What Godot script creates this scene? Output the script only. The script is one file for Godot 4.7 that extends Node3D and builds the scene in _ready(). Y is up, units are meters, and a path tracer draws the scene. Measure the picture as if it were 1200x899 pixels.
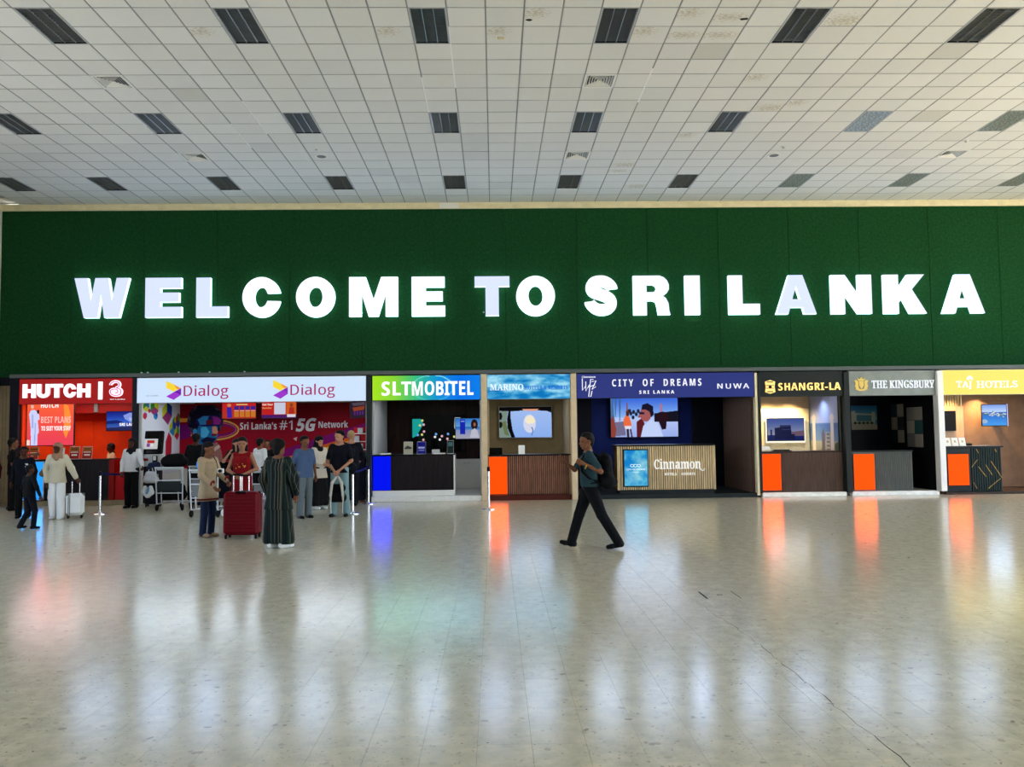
extends Node3D
# A wide arrivals hall: tiled ceiling, green turf wall with lit letters, a row of service booths, travellers on a polished floor.

var M := {}
var meshes := {}
var rng := RandomNumberGenerator.new()
var used := {}
var sans: Font
var sans_bold: Font
var serif: Font
var serif_bold: Font
var head_shape: Array
var hand_open: Array
var hand_grip: Array
const DAY := Color(1.0, 0.97, 0.92)
const BZ := -21.7          # front plane of the booths
const WZ := -23.4          # front plane of the turf wall
const CY := 8.31           # ceiling height

func _ready() -> void:
	rng.seed = 20240611
	# --- camera
	var cam := Camera3D.new()
	cam.name = "camera"
	cam.position = Vector3(0, 1.8, 0)
	cam.rotation_degrees = Vector3(3.262, -1.236, -0.644)
	cam.fov = 49.52
	cam.near = 0.1
	cam.far = 400.0
	add_child(cam)
	cam.current = true
	# --- sky, exposure
	var env := Environment.new()
	var sky := Sky.new()
	var psm := ProceduralSkyMaterial.new()
	psm.sky_top_color = Color(0.62, 0.76, 0.95)
	psm.sky_horizon_color = Color(0.92, 0.94, 0.95)
	psm.ground_horizon_color = Color(0.79, 0.78, 0.76)
	psm.ground_bottom_color = Color(0.68, 0.67, 0.65)
	psm.sun_angle_max = 0.0
	sky.sky_material = psm
	env.background_mode = Environment.BG_SKY
	env.sky = sky
	env.background_energy_multiplier = 12.0
	env.tonemap_mode = Environment.TONE_MAPPER_LINEAR
	env.tonemap_exposure = 1.0
	env.sdfgi_enabled = true
	env.ssao_enabled = true
	env.ssil_enabled = true
	var we := WorldEnvironment.new()
	we.name = "world_environment"
	we.environment = env
	add_child(we)
	# --- afternoon sun on the added forecourt outside the right-hand openings
	var sun := DirectionalLight3D.new()
	sun.name = "sun"
	sun.light_color = Color(1.0, 0.93, 0.80)
	sun.light_energy = 9.0
	sun.light_angular_distance = 0.5
	sun.shadow_enabled = true
	add_child(sun)
	sun.look_at_from_position(Vector3(30, 60, 14), Vector3.ZERO)
	# --- contents
	make_fonts()
	make_materials()
	build_shell()
	build_floor()
	build_ceiling()
	build_turf_wall()
	build_letters()
	build_booths()
	build_furniture()
	build_people()

# ---------------------------------------------------------------- naming and tagging
func numbered(called: String) -> String:
	if not used.has(called):
		used[called] = 0
		return called
	used[called] += 1
	return "%s_%03d" % [called, used[called]]

func thing(called: String, label: String, category: String, at := Vector3.ZERO, turn := 0.0, group := "") -> Node3D:
	var o := Node3D.new()
	o.name = numbered(called)
	add_child(o)
	o.position = at
	o.rotation.y = turn
	tag(o, label, category, group)
	return o

func tag(o: Node, label: String, category: String, group := "") -> void:
	o.set_meta("label", label)
	o.set_meta("category", category)
	if group != "":
		o.set_meta("group", group)

func setting(called: String) -> Node3D:
	var o := Node3D.new()
	o.name = called
	o.set_meta("kind", "structure")
	add_child(o)
	return o

func put(parent: Node3D, called: String, mesh: Mesh, m: Material, at := Vector3.ZERO, rot := Vector3.ZERO) -> MeshInstance3D:
	var o := MeshInstance3D.new()
	o.name = called
	o.mesh = mesh
	o.material_override = m
	o.position = at
	o.rotation = rot
	parent.add_child(o, true)
	return o

func copy(o: Node3D, at: Vector3, turn: float, label: String, group := "") -> Node3D:
	var c: Node3D = o.duplicate()
	var base: String = String(o.name)
	c.name = numbered(base)
	add_child(c)
	c.position = at
	c.rotation.y = turn
	c.set_meta("label", label)
	if group != "":
		c.set_meta("group", group)
	return c

# ---------------------------------------------------------------- shapes
func cbox(size: Vector3, bevel := 0.004) -> ArrayMesh:
	var key := "b%.4f,%.4f,%.4f,%.4f" % [size.x, size.y, size.z, bevel]
	if meshes.has(key):
		return meshes[key]
	var b: float = minf(bevel, minf(size.x, minf(size.y, size.z)) * 0.45)
	var h := size * 0.5
	var st := SurfaceTool.new()
	st.begin(Mesh.PRIMITIVE_TRIANGLES)
	var ax := [Vector3.RIGHT, Vector3.UP, Vector3.BACK]
	for a in 3:
		var u: Vector3 = ax[(a + 1) % 3]
		var v: Vector3 = ax[(a + 2) % 3]
		var hu: float = h[(a + 1) % 3] - b
		var hv: float = h[(a + 2) % 3] - b
		for s in [-1.0, 1.0]:
			var n: Vector3 = ax[a] * s
			var c: Vector3 = n * h[a]
			quad(st, c - u * hu - v * hv, c + u * hu - v * hv, c + u * hu + v * hv, c - u * hu + v * hv, n)
	for a in 3:
		var w: Vector3 = ax[a]
		var u: Vector3 = ax[(a + 1) % 3]
		var v: Vector3 = ax[(a + 2) % 3]
		var hw: float = h[a] - b
		for su in [-1.0, 1.0]:
			for sv in [-1.0, 1.0]:
				var p1: Vector3 = u * su * h[(a + 1) % 3] + v * sv * (h[(a + 2) % 3] - b)
				var p2: Vector3 = u * su * (h[(a + 1) % 3] - b) + v * sv * h[(a + 2) % 3]
				quad(st, p1 - w * hw, p1 + w * hw, p2 + w * hw, p2 - w * hw, (u * su + v * sv).normalized())
	for sx in [-1.0, 1.0]:
		for sy in [-1.0, 1.0]:
			for sz in [-1.0, 1.0]:
				var q := Vector3(sx, sy, sz)
				tri(st, Vector3(sx * h.x, sy * (h.y - b), sz * (h.z - b)), Vector3(sx * (h.x - b), sy * h.y, sz * (h.z - b)), Vector3(sx * (h.x - b), sy * (h.y - b), sz * h.z), q.normalized())
	var m := st.commit()
	meshes[key] = m
	return m

func quad(st: SurfaceTool, a: Vector3, b: Vector3, c: Vector3, d: Vector3, n: Vector3) -> void:
	tri(st, a, b, c, n)
	tri(st, a, c, d, n)

func tri(st: SurfaceTool, a: Vector3, b: Vector3, c: Vector3, n: Vector3) -> void:
	st.set_normal(n)
	if (b - a).cross(c - a).dot(n) > 0.0:
		st.add_vertex(a)
		st.set_normal(n)
		st.add_vertex(c)
		st.set_normal(n)
		st.add_vertex(b)
	else:
		st.add_vertex(a)
		st.set_normal(n)
		st.add_vertex(b)
		st.set_normal(n)
		st.add_vertex(c)

# a box given by its limits
func span(parent: Node3D, called: String, x0: float, x1: float, y0: float, y1: float, z0: float, z1: float, m: Material, bevel := 0.004) -> MeshInstance3D:
	var s := Vector3(absf(x1 - x0), absf(y1 - y0), absf(z1 - z0))
	return put(parent, called, cbox(s, bevel), m, Vector3((x0 + x1) * 0.5, (y0 + y1) * 0.5, (z0 + z1) * 0.5))

func sheet(parent: Node3D, called: String, x0: float, x1: float, y0: float, y1: float, z: float, m: Material) -> MeshInstance3D:
	var key := "q%.3f,%.3f" % [x1 - x0, y1 - y0]
	if not meshes.has(key):
		var q := QuadMesh.new()
		q.size = Vector2(x1 - x0, y1 - y0)
		meshes[key] = q
	return put(parent, called, meshes[key], m, Vector3((x0 + x1) * 0.5, (y0 + y1) * 0.5, z))

# lathe: profile of (radius, y) from bottom to top
func lathe(profile: Array, seg := 16) -> ArrayMesh:
	var st := SurfaceTool.new()
	st.begin(Mesh.PRIMITIVE_TRIANGLES)
	for i in profile.size() - 1:
		var a: Vector2 = profile[i]
		var b: Vector2 = profile[i + 1]
		var nn := Vector2(b.y - a.y, a.x - b.x).normalized()
		for k in seg:
			var t0 := TAU * k / seg
			var t1 := TAU * (k + 1) / seg
			var d0 := Vector3(cos(t0), 0, sin(t0))
			var d1 := Vector3(cos(t1), 0, sin(t1))
			var ps := [d0 * a.x + Vector3(0, a.y, 0), d1 * a.x + Vector3(0, a.y, 0), d1 * b.x + Vector3(0, b.y, 0), d0 * b.x + Vector3(0, b.y, 0)]
			var ns := [d0 * nn.x + Vector3(0, nn.y, 0), d1 * nn.x + Vector3(0, nn.y, 0), d1 * nn.x + Vector3(0, nn.y, 0), d0 * nn.x + Vector3(0, nn.y, 0)]
			for q in [0, 1, 2, 0, 2, 3]:
				st.set_normal(ns[q])
				st.add_vertex(ps[q])
	return st.commit()

# a round bar along a path of points
func tube(path: Array, r: float, seg := 8, closed := false) -> ArrayMesh:
	var st := SurfaceTool.new()
	st.begin(Mesh.PRIMITIVE_TRIANGLES)
	tube_into(st, path, r, seg, closed)
	return st.commit()

func tube_into(st: SurfaceTool, path: Array, r: float, seg := 8, closed := false) -> void:
	var n := path.size()
	var rings := []
	var side := Vector3.ZERO
	for i in n:
		var p: Vector3 = path[i]
		var nx: Vector3 = path[(i + 1) % n] if closed else path[mini(i + 1, n - 1)]
		var pv: Vector3 = path[(i + n - 1) % n] if closed else path[maxi(i - 1, 0)]
		var d := (nx - pv).normalized()
		if i == 0:
			side = d.cross(Vector3.UP)
			if side.length() < 0.05:
				side = d.cross(Vector3.RIGHT)
		side = (side - d * side.dot(d)).normalized()
		var up := d.cross(side)
		var ring := []
		for k in seg:
			var t := TAU * k / seg
			ring.append([p + (side * cos(t) + up * sin(t)) * r, side * cos(t) + up * sin(t)])
		rings.append(ring)
	for i in (n if closed else n - 1):
		var A: Array = rings[i]
		var B: Array = rings[(i + 1) % n]
		for k in seg:
			var l := (k + 1) % seg
			for e in [A[k], B[k], B[l], A[k], B[l], A[l]]:
				st.set_normal(e[1])
				st.add_vertex(e[0])
	if not closed:
		for e in [0, n - 1]:
			var R: Array = rings[e]
			var nn: Vector3 = ((path[0] - path[1]) if e == 0 else (path[n - 1] - path[n - 2])).normalized()
			for k in range(1, seg - 1):
				tri(st, R[0][0], R[k][0], R[k + 1][0], nn)

func bar(parent: Node3D, called: String, a: Vector3, b: Vector3, r: float, m: Material, seg := 8) -> MeshInstance3D:
	return put(parent, called, tube([a, b], r, seg), m)

# extruded outline (counter-clockwise ring, optional holes) from z = 0 back to z = -depth
func bridge(outer: PackedVector2Array, holes: Array) -> PackedVector2Array:
	var ring := outer.duplicate()
	if Geometry2D.is_polygon_clockwise(ring):
		ring.reverse()
	for hh in holes:
		var h: PackedVector2Array = hh.duplicate()
		if not Geometry2D.is_polygon_clockwise(h):
			h.reverse()
		var best := 1e9
		var bi := 0
		var bj := 0
		for i in ring.size():
			for j in h.size():
				var d: float = ring[i].distance_squared_to(h[j])
				if d < best:
					best = d
					bi = i
					bj = j
		var out := PackedVector2Array()
		for i in bi + 1:
			out.append(ring[i])
		for j in h.size() + 1:
			out.append(h[(bj + j) % h.size()])
		for i in range(bi, ring.size()):
			out.append(ring[i])
		ring = out
	return ring

func face_mesh(outer: PackedVector2Array, holes: Array, z: float) -> ArrayMesh:
	var st := SurfaceTool.new()
	st.begin(Mesh.PRIMITIVE_TRIANGLES)
	face_into(st, outer, holes, z, 1.0)
	return st.commit()

func face_into(st: SurfaceTool, outer: PackedVector2Array, holes: Array, z: float, side: float) -> void:
	var ring := bridge(outer, holes)
	var t := Geometry2D.triangulate_polygon(ring)
	for i in range(0, t.size(), 3):
		tri(st, Vector3(ring[t[i]].x, ring[t[i]].y, z), Vector3(ring[t[i + 1]].x, ring[t[i + 1]].y, z), Vector3(ring[t[i + 2]].x, ring[t[i + 2]].y, z), Vector3(0, 0, side))

func rim_into(st: SurfaceTool, ring: PackedVector2Array, z0: float, z1: float, hole: bool) -> void:
	var r := ring.duplicate()
	if Geometry2D.is_polygon_clockwise(r) != hole:
		r.reverse()
	for i in r.size():
		var a := r[i]
		var b := r[(i + 1) % r.size()]
		var e := (b - a).normalized()
		quad(st, Vector3(a.x, a.y, z0), Vector3(b.x, b.y, z0), Vector3(b.x, b.y, z1), Vector3(a.x, a.y, z1), Vector3(e.y, -e.x, 0))

func extrude(outer: PackedVector2Array, holes: Array, depth: float) -> ArrayMesh:
	var st := SurfaceTool.new()
	st.begin(Mesh.PRIMITIVE_TRIANGLES)
	face_into(st, outer, holes, 0.0, 1.0)
	face_into(st, outer, holes, -depth, -1.0)
	rim_into(st, outer, -depth, 0.0, false)
	for h in holes:
		rim_into(st, h, -depth, 0.0, true)
	return st.commit()

func pv(a: Array) -> PackedVector2Array:
	var o := PackedVector2Array()
	for i in range(0, a.size(), 2):
		o.append(Vector2(a[i], a[i + 1]))
	return o

func arc(c: Vector2, rx: float, ry: float, a0: float, a1: float, n: int) -> Array:
	var o := []
	for i in n + 1:
		var t := deg_to_rad(lerpf(a0, a1, float(i) / n))
		o.append(c.x + cos(t) * rx)
		o.append(c.y + sin(t) * ry)
	return o

# ---------------------------------------------------------------- lettering
func make_fonts() -> void:
	sans = font("Droid Sans", 400)
	sans_bold = font("Droid Sans", 700)
	serif = font("Droid Serif", 400)
	serif_bold = font("Droid Serif", 700)

func font(family: String, weight: int) -> Font:
	var f := SystemFont.new()
	f.font_names = PackedStringArray([family])
	f.font_weight = weight
	return f

func styled(base: Font, embolden := 0.0, spacing := 0, slant := 0.0) -> Font:
	var v := FontVariation.new()
	v.base_font = base
	v.variation_embolden = embolden
	v.spacing_glyph = spacing
	if slant != 0.0:
		v.variation_transform = Transform2D(Vector2(1, slant), Vector2(0, 1), Vector2.ZERO)
	return v

# words fitted into a rectangle, standing proud of z by depth
func words(parent: Node3D, called: String, text: String, f: Font, x0: float, x1: float, y0: float, y1: float, z: float, m: Material, depth := 0.02) -> MeshInstance3D:
	var t := TextMesh.new()
	t.text = text
	t.font = f
	t.font_size = 64
	t.pixel_size = 0.01
	t.depth = 0.2
	t.curve_step = 2.0
	var box := t.get_aabb()
	var o := put(parent, called, t, m)
	var s := Vector3((x1 - x0) / maxf(box.size.x, 0.01), (y1 - y0) / maxf(box.size.y, 0.01), depth / 0.2)
	o.scale = s
	o.position = Vector3((x0 + x1) * 0.5 - box.get_center().x * s.x, (y0 + y1) * 0.5 - box.get_center().y * s.y, z + depth * 0.5)
	return o

# ---------------------------------------------------------------- pictures
func canvas(w: int, h: int, c: Color) -> Image:
	var i := Image.create(w, h, false, Image.FORMAT_RGB8)
	i.fill(c)
	return i

func paint(img: Image, pts: Array, c: Color) -> void:          # polygon, coordinates 0..1, y down
	var w := img.get_width()
	var h := img.get_height()
	var p := []
	var lo := 1e9
	var hi := -1e9
	for i in range(0, pts.size(), 2):
		p.append(Vector2(pts[i] * w, pts[i + 1] * h))
		lo = minf(lo, pts[i + 1] * h)
		hi = maxf(hi, pts[i + 1] * h)
	for y in range(maxi(0, int(lo)), mini(h, int(hi) + 1)):
		var yy := y + 0.5
		var xs := []
		for i in p.size():
			var a: Vector2 = p[i]
			var b: Vector2 = p[(i + 1) % p.size()]
			if (a.y <= yy) != (b.y <= yy):
				xs.append(a.x + (yy - a.y) / (b.y - a.y) * (b.x - a.x))
		xs.sort()
		for i in range(0, xs.size() - 1, 2):
			var x0 := maxi(0, int(round(xs[i])))
			var x1 := mini(w, int(round(xs[i + 1])))
			if x1 > x0:
				img.fill_rect(Rect2i(x0, y, x1 - x0, 1), c)

func disc(img: Image, cx: float, cy: float, rx: float, ry: float, c: Color) -> void:
	paint(img, arc(Vector2(cx, cy), rx, ry, 0, 360, 28), c)

func wash(img: Image, x0: float, y0: float, x1: float, y1: float, c0: Color, c1: Color, down := true) -> void:
	var w := img.get_width()
	var h := img.get_height()
	var n := int((y1 - y0) * h) if down else int((x1 - x0) * w)
	for i in n:
		var c := c0.lerp(c1, float(i) / maxi(1, n - 1))
		if down:
			img.fill_rect(Rect2i(int(x0 * w), int(y0 * h) + i, int((x1 - x0) * w), 1), c)
		else:
			img.fill_rect(Rect2i(int(x0 * w) + i, int(y0 * h), 1, int((y1 - y0) * h)), c)

func tex(i: Image) -> ImageTexture:
	i.generate_mipmaps()
	return ImageTexture.create_from_image(i)

func glowing(i: Image, energy := 1.0) -> StandardMaterial3D:
	var m := StandardMaterial3D.new()
	m.albedo_color = Color(0.03, 0.03, 0.03)
	m.roughness = 0.3
	m.metallic_specular = 0.15
	soften(i)
	m.emission_enabled = true
	m.emission = Color.BLACK
	m.emission_texture = tex(i)
	m.emission_operator = BaseMaterial3D.EMISSION_OP_ADD
	m.emission_energy_multiplier = energy
	return m

func printed(i: Image, rough := 0.5) -> StandardMaterial3D:
	var m := StandardMaterial3D.new()
	soften(i)
	m.albedo_texture = tex(i)
	m.roughness = rough
	m.metallic_specular = 0.2
	return m

func soften(i: Image) -> void:        # printed and filmed pictures have no hard pixel steps
	var w := i.get_width()
	var h := i.get_height()
	if w >= 64:
		i.resize(maxi(8, int(w * 0.4)), maxi(8, int(h * 0.4)), Image.INTERPOLATE_BILINEAR)
		i.resize(w, h, Image.INTERPOLATE_CUBIC)

func area_light(parent: Node3D, at: Vector3, size: Vector2, c: Color, energy: float, rot := Vector3(0, PI, 0)) -> void:
	var a := AreaLight3D.new()
	a.name = "glow_light"
	a.area_size = size
	a.light_color = c
	a.light_energy = energy
	a.area_range = 40.0
	a.shadow_enabled = true
	parent.add_child(a, true)
	a.position = at
	a.rotation = rot

# ---------------------------------------------------------------- materials
func plain(c: Color, rough := 0.7, metal := 0.0, spec := 0.25) -> StandardMaterial3D:
	var m := StandardMaterial3D.new()
	m.albedo_color = c
	m.roughness = rough
	m.metallic = metal
	m.metallic_specular = spec
	return m

func lit(c: Color, energy := 1.0) -> StandardMaterial3D:
	var m := plain(Color(c.r * 0.4, c.g * 0.4, c.b * 0.4), 0.5, 0.0, 0.1)
	m.emission_enabled = true
	m.emission = c
	m.emission_energy_multiplier = energy
	return m

# tinted noise laid over a base colour, in world or object axes
func grained(c: Color, spread: float, freq: Vector3, rough := 0.7, seed_ := 1, spec := 0.25, world := true) -> StandardMaterial3D:
	var n := FastNoiseLite.new()
	n.seed = seed_
	n.noise_type = FastNoiseLite.TYPE_SIMPLEX_SMOOTH
	n.frequency = 0.02
	n.fractal_octaves = 5
	n.fractal_gain = 0.6
	var src := n.get_seamless_image(256, 256)
	var img := Image.create(256, 256, false, Image.FORMAT_RGB8)
	for y in 256:
		for x in 256:
			var v := 1.0 + (src.get_pixel(x, y).r - 0.5) * 2.0 * spread
			img.set_pixel(x, y, Color(clampf(c.r * v, 0, 1), clampf(c.g * v, 0, 1), clampf(c.b * v, 0, 1)))
	var m := plain(Color.WHITE, rough, 0.0, spec)
	m.albedo_texture = tex(img)
	m.uv1_triplanar = true
	m.uv1_world_triplanar = world
	m.uv1_scale = freq
	return m

func make_materials() -> void:
	M.tbar = plain(Color(0.56, 0.56, 0.55), 0.5)
	M.tbar_white = plain(Color(0.93, 0.93, 0.93), 0.5)
	M.plaster = grained(Color(0.80, 0.79, 0.75), 0.04, Vector3.ONE * 0.4, 0.85, 3)
	M.cream = grained(Color(0.86, 0.82, 0.68), 0.05, Vector3.ONE * 0.5, 0.6, 4)
	M.white = plain(Color(0.88, 0.88, 0.86), 0.45)
	M.marble = grained(Color(0.90, 0.89, 0.86), 0.07, Vector3(0.8, 1.6, 0.8), 0.25, 8)
	M.black = plain(Color(0.03, 0.03, 0.035), 0.4)
	M.blackmat = plain(Color(0.025, 0.025, 0.03), 0.8)
	M.charcoal = plain(Color(0.13, 0.15, 0.15), 0.55)
	M.navy = plain(Color(0.03, 0.045, 0.10), 0.5)
	M.chrome = plain(Color(0.86, 0.86, 0.87), 0.18, 1.0)
	M.steel = plain(Color(0.75, 0.76, 0.77), 0.35, 0.9)
	M.gold = plain(Color(0.83, 0.66, 0.30), 0.35, 0.7)
	M.grey = plain(Color(0.45, 0.46, 0.46), 0.6)
	M.palegrey = plain(Color(0.70, 0.71, 0.72), 0.55)
	M.orange_wall = grained(Color(0.93, 0.26, 0.07), 0.03, Vector3.ONE * 0.5, 0.5, 11)
	M.red_wall = plain(Color(0.55, 0.06, 0.04), 0.5)
	M.red = plain(Color(0.72, 0.06, 0.08), 0.4)
	M.white_lit = lit(Color(1, 1, 1), 1.05)
	M.beige = grained(Color(0.80, 0.72, 0.59), 0.05, Vector3.ONE * 0.6, 0.6, 13)
	M.taupe = grained(Color(0.60, 0.54, 0.42), 0.05, Vector3.ONE * 0.6, 0.7, 14)
	M.mocha = grained(Color(0.50, 0.39, 0.31), 0.06, Vector3.ONE * 0.6, 0.7, 15)
	M.wood_brown = grained(Color(0.52, 0.37, 0.30), 0.26, Vector3(3.0, 0.25, 3.0), 0.5, 16)
	M.wood_dark = grained(Color(0.37, 0.29, 0.25), 0.22, Vector3(3.0, 0.25, 3.0), 0.5, 17)
	M.wood_light = grained(Color(0.82, 0.72, 0.55), 0.20, Vector3(3.0, 0.25, 3.0), 0.55, 18)
	M.wenge = grained(Color(0.16, 0.09, 0.08), 0.35, Vector3(2.0, 0.2, 2.0), 0.4, 19)
	M.ebony = grained(Color(0.12, 0.10, 0.11), 0.25, Vector3(2.0, 0.2, 2.0), 0.45, 20)
	M.slate = grained(Color(0.36, 0.37, 0.35), 0.12, Vector3(2.0, 0.3, 2.0), 0.5, 21)
	M.bottle = plain(Color(0.08, 0.14, 0.13), 0.45)
	M.deepblue = grained(Color(0.07, 0.14, 0.40), 0.06, Vector3.ONE * 0.5, 0.6, 22)
	M.rubber = plain(Color(0.05, 0.05, 0.05), 0.7)
	M.glass_black = plain(Color(0.015, 0.015, 0.02), 0.08)

# ---------------------------------------------------------------- the hall
const LX := -13.8
const RX := 21.0
const FZ := 12.0

func build_shell() -> void:
	var w := setting("wall_left")
	span(w, "panel", LX - 0.3, LX, 0, 8.0, -25.0, -15.0, M.plaster)
	span(w, "sill", LX - 0.3, LX, 0, 2.4, -15.0, FZ + 0.3, M.plaster)
	span(w, "lintel", LX - 0.3, LX, 5.2, 8.0, -15.0, FZ + 0.3, M.plaster)
	span(w, "top_band", LX - 0.3, LX, 8.0, CY + 0.3, -25.0, FZ + 0.3, M.plaster)
	for i in 6:
		var zz := -15.0 + i * (FZ + 15.0) / 5.0
		span(w, "pier", LX - 0.3, LX, 2.4, 5.2, zz - 0.3, zz + 0.3, M.plaster)
	# the lower wall behind the booths, with ribbed cladding where it shows
	w = setting("wall_booth_rear")
	span(w, "panel", LX, RX, 0, 3.36, -25.3, -25.0, M.plaster)
	span(w, "ribbed_backing", LX, -12.5, 0, 3.2, -23.3, -23.2, M.beige)
	for i in 14:
		span(w, "rib", LX + 0.02 + i * 0.09, LX + 0.095 + i * 0.09, 0.1, 3.2, -23.2, -23.17, M.beige, 0.008)
	# the wall behind the photographer is closed; daylight enters through tall openings along both sides
	w = setting("wall_front")
	span(w, "panel", LX, RX, 0, CY, FZ, FZ + 0.4, M.plaster)
	var out := setting("floor_added_forecourt")  # unseen ground, added to bounce warm sunlight onto the ceiling
	span(out, "added_paving", RX + 0.4, RX + 60.0, -0.6, -0.1, -60.0, 50.0, plain(Color(0.80, 0.74, 0.62), 0.9), 0.01)
	w = setting("wall_right")
	span(w, "lintel", RX, RX + 0.4, 7.0, CY, -25.0, FZ, M.plaster)
	span(w, "sill", RX, RX + 0.4, 0, 0.15, -25.0, FZ, M.plaster)
	span(w, "panel", RX, RX + 0.4, 0.15, 7.0, -25.0, -20.0, M.plaster)
	for i in 7:
		var z := -20.0 + i * (FZ + 20.0) / 6.0
		span(w, "pier", RX, RX + 0.4, 0.15, 7.0, z - 0.3, z + 0.3, M.plaster)

func chips_image(n: int, seed_: int) -> Image:
	var r := RandomNumberGenerator.new()
	r.seed = seed_
	var nz := FastNoiseLite.new()
	nz.seed = seed_
	nz.frequency = 0.012
	nz.fractal_octaves = 5
	nz.fractal_gain = 0.65
	var s := nz.get_seamless_image(n, n)
	var img := Image.create(n, n, false, Image.FORMAT_RGB8)
	for y in n:
		for x in n:
			var v := 1.0 + (s.get_pixel(x, y).r - 0.5) * 0.16 + r.randf_range(-0.025, 0.025)
			img.set_pixel(x, y, Color(0.772 * v, 0.742 * v, 0.650 * v))
	var tones := [Color(0.56, 0.53, 0.46), Color(0.62, 0.59, 0.52), Color(0.80, 0.78, 0.70), Color(0.77, 0.73, 0.62), Color(0.50, 0.47, 0.42), Color(0.67, 0.62, 0.52), Color(0.80, 0.78, 0.72)]
	for i in 3600:
		var c: Color = tones[r.randi() % tones.size()]
		var big := r.randf() < 0.06
		var rx := r.randf_range(0.006, 0.013) if big else r.randf_range(0.0015, 0.005)
		var ry := rx * r.randf_range(0.4, 0.9)
		var cx := r.randf_range(0.02, 0.98)
		var cy := r.randf_range(0.02, 0.98)
		var ph := r.randf() * 3.0
		var pts := []
		for k in 7:
			var t := TAU * k / 7.0
			var q := r.randf_range(0.7, 1.1)
			pts.append(cx + (cos(t) * rx * cos(ph) - sin(t) * ry * sin(ph)) * q)
			pts.append(cy + (cos(t) * rx * sin(ph) + sin(t) * ry * cos(ph)) * q)
		var under := img.get_pixel(int(cx * n), int(cy * n))
		paint(img, pts, under.lerp(c, r.randf_range(0.25, 0.75)))
	for i in 26:
		var cx := r.randf()
		var cy := r.randf()
		paint(img, [cx, cy, cx + 0.004, cy + 0.001, cx + 0.003, cy + 0.004, cx - 0.001, cy + 0.003], Color(0.24, 0.22, 0.20))
	return img

func build_floor() -> void:
	var f := setting("floor")
	span(f, "slab", LX - 0.3, RX + 0.4, -0.4, -0.012, -25.3, FZ + 0.4, plain(Color(0.50, 0.48, 0.43), 0.8), 0.002)
	var t := tex(chips_image(1024, 77))
	var mats := []
	for v in [1.0, 0.993, 1.0, 0.985]:
		var m := plain(Color(v, v, v * 0.995), 0.175, 0.0, 0.5)
		m.albedo_texture = t
		m.uv1_triplanar = true
		m.uv1_world_triplanar = true
		m.uv1_scale = Vector3.ONE / 2.6
		m.vertex_color_use_as_albedo = true
		mats.append(m)
	M.floor = mats[0]
	# vinyl tiles, 313 mm, with hairline joints
	var T := 0.3133
	var g := 0.00045
	var tile := cbox(Vector3(T - 2 * g, 0.012, T - 2 * g), 0.0007)
	var far := []
	var near := 0
	var c0 := int(floor((LX + 0.117) / T)) + 1
	var c1 := int(floor((RX + 0.117) / T))
	for j in range(-38, 80):
		for i in range(c0, c1):
			var x := -0.117 + (i + 0.5) * T
			var z := -4.58 - (j + 0.5) * T
			if near < 300 and j >= 0 and absf(x - 0.0216 * -z) < 0.62 * -z + 0.1:
				put(f, "tile", tile, mats[rng.randi() % 4], Vector3(x, -0.006, z))
				near += 1
			else:
				far.append(Vector3(x, -0.006, z))
	var mm := MultiMesh.new()
	mm.transform_format = MultiMesh.TRANSFORM_3D
	mm.use_colors = true
	mm.mesh = tile
	mm.instance_count = far.size()
	for k in far.size():
		mm.set_instance_transform(k, Transform3D(Basis(), far[k]))
		var v: float = [1.0, 0.993, 1.0, 0.985][rng.randi() % 4]
		mm.set_instance_color(k, Color(v, v, v * 0.995))
	var mi := MultiMeshInstance3D.new()
	mi.name = "distant_tiles"
	mi.multimesh = mm
	mi.material_override = mats[0]
	mi.set_meta("kind", "stuff")
	f.add_child(mi)
	# the crack that runs along a joint
	var st := SurfaceTool.new()
	st.begin(Mesh.PRIMITIVE_TRIANGLES)
	var z := -8.75
	var x := 2.085
	while z < -3.2:
		var nz := z + rng.randf_range(0.05, 0.14)
		var nx := lerpf(2.085, 2.185, clampf((nz + 8.75) / 1.6, 0, 1)) + rng.randf_range(-0.016, 0.016)
		var wd := lerpf(0.0012, 0.0026, clampf((nz + 8.75) / 3.0, 0, 1)) * rng.randf_range(0.5, 1.7)
		quad(st, Vector3(x - wd, 0.0004, z), Vector3(x + wd, 0.0004, z), Vector3(nx + wd, 0.0004, nz), Vector3(nx - wd, 0.0004, nz), Vector3.UP)
		x = nx
		z = nz
	put(f, "crack", st.commit(), plain(Color(0.10, 0.09, 0.08), 0.9))
	# service hatch let into the floor
	var h := thing("floor_hatch", "small square service hatch let into the polished floor", "hatch", Vector3(2.42, 0, -9.08))
	span(h, "lid", -0.165, 0.165, -0.004, 0.001, -0.185, 0.185, mats[1], 0.001)
	span(h, "slot", -0.19, -0.172, 0.0, 0.002, -0.19, 0.19, M.blackmat, 0.0005)
	span(h, "slot", 0.172, 0.182, 0.0, 0.002, -0.19, 0.19, M.blackmat, 0.0005)
	span(h, "finger_pull", -0.03, 0.03, 0.0, 0.002, -0.015, 0.015, M.blackmat, 0.0005)

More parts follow.
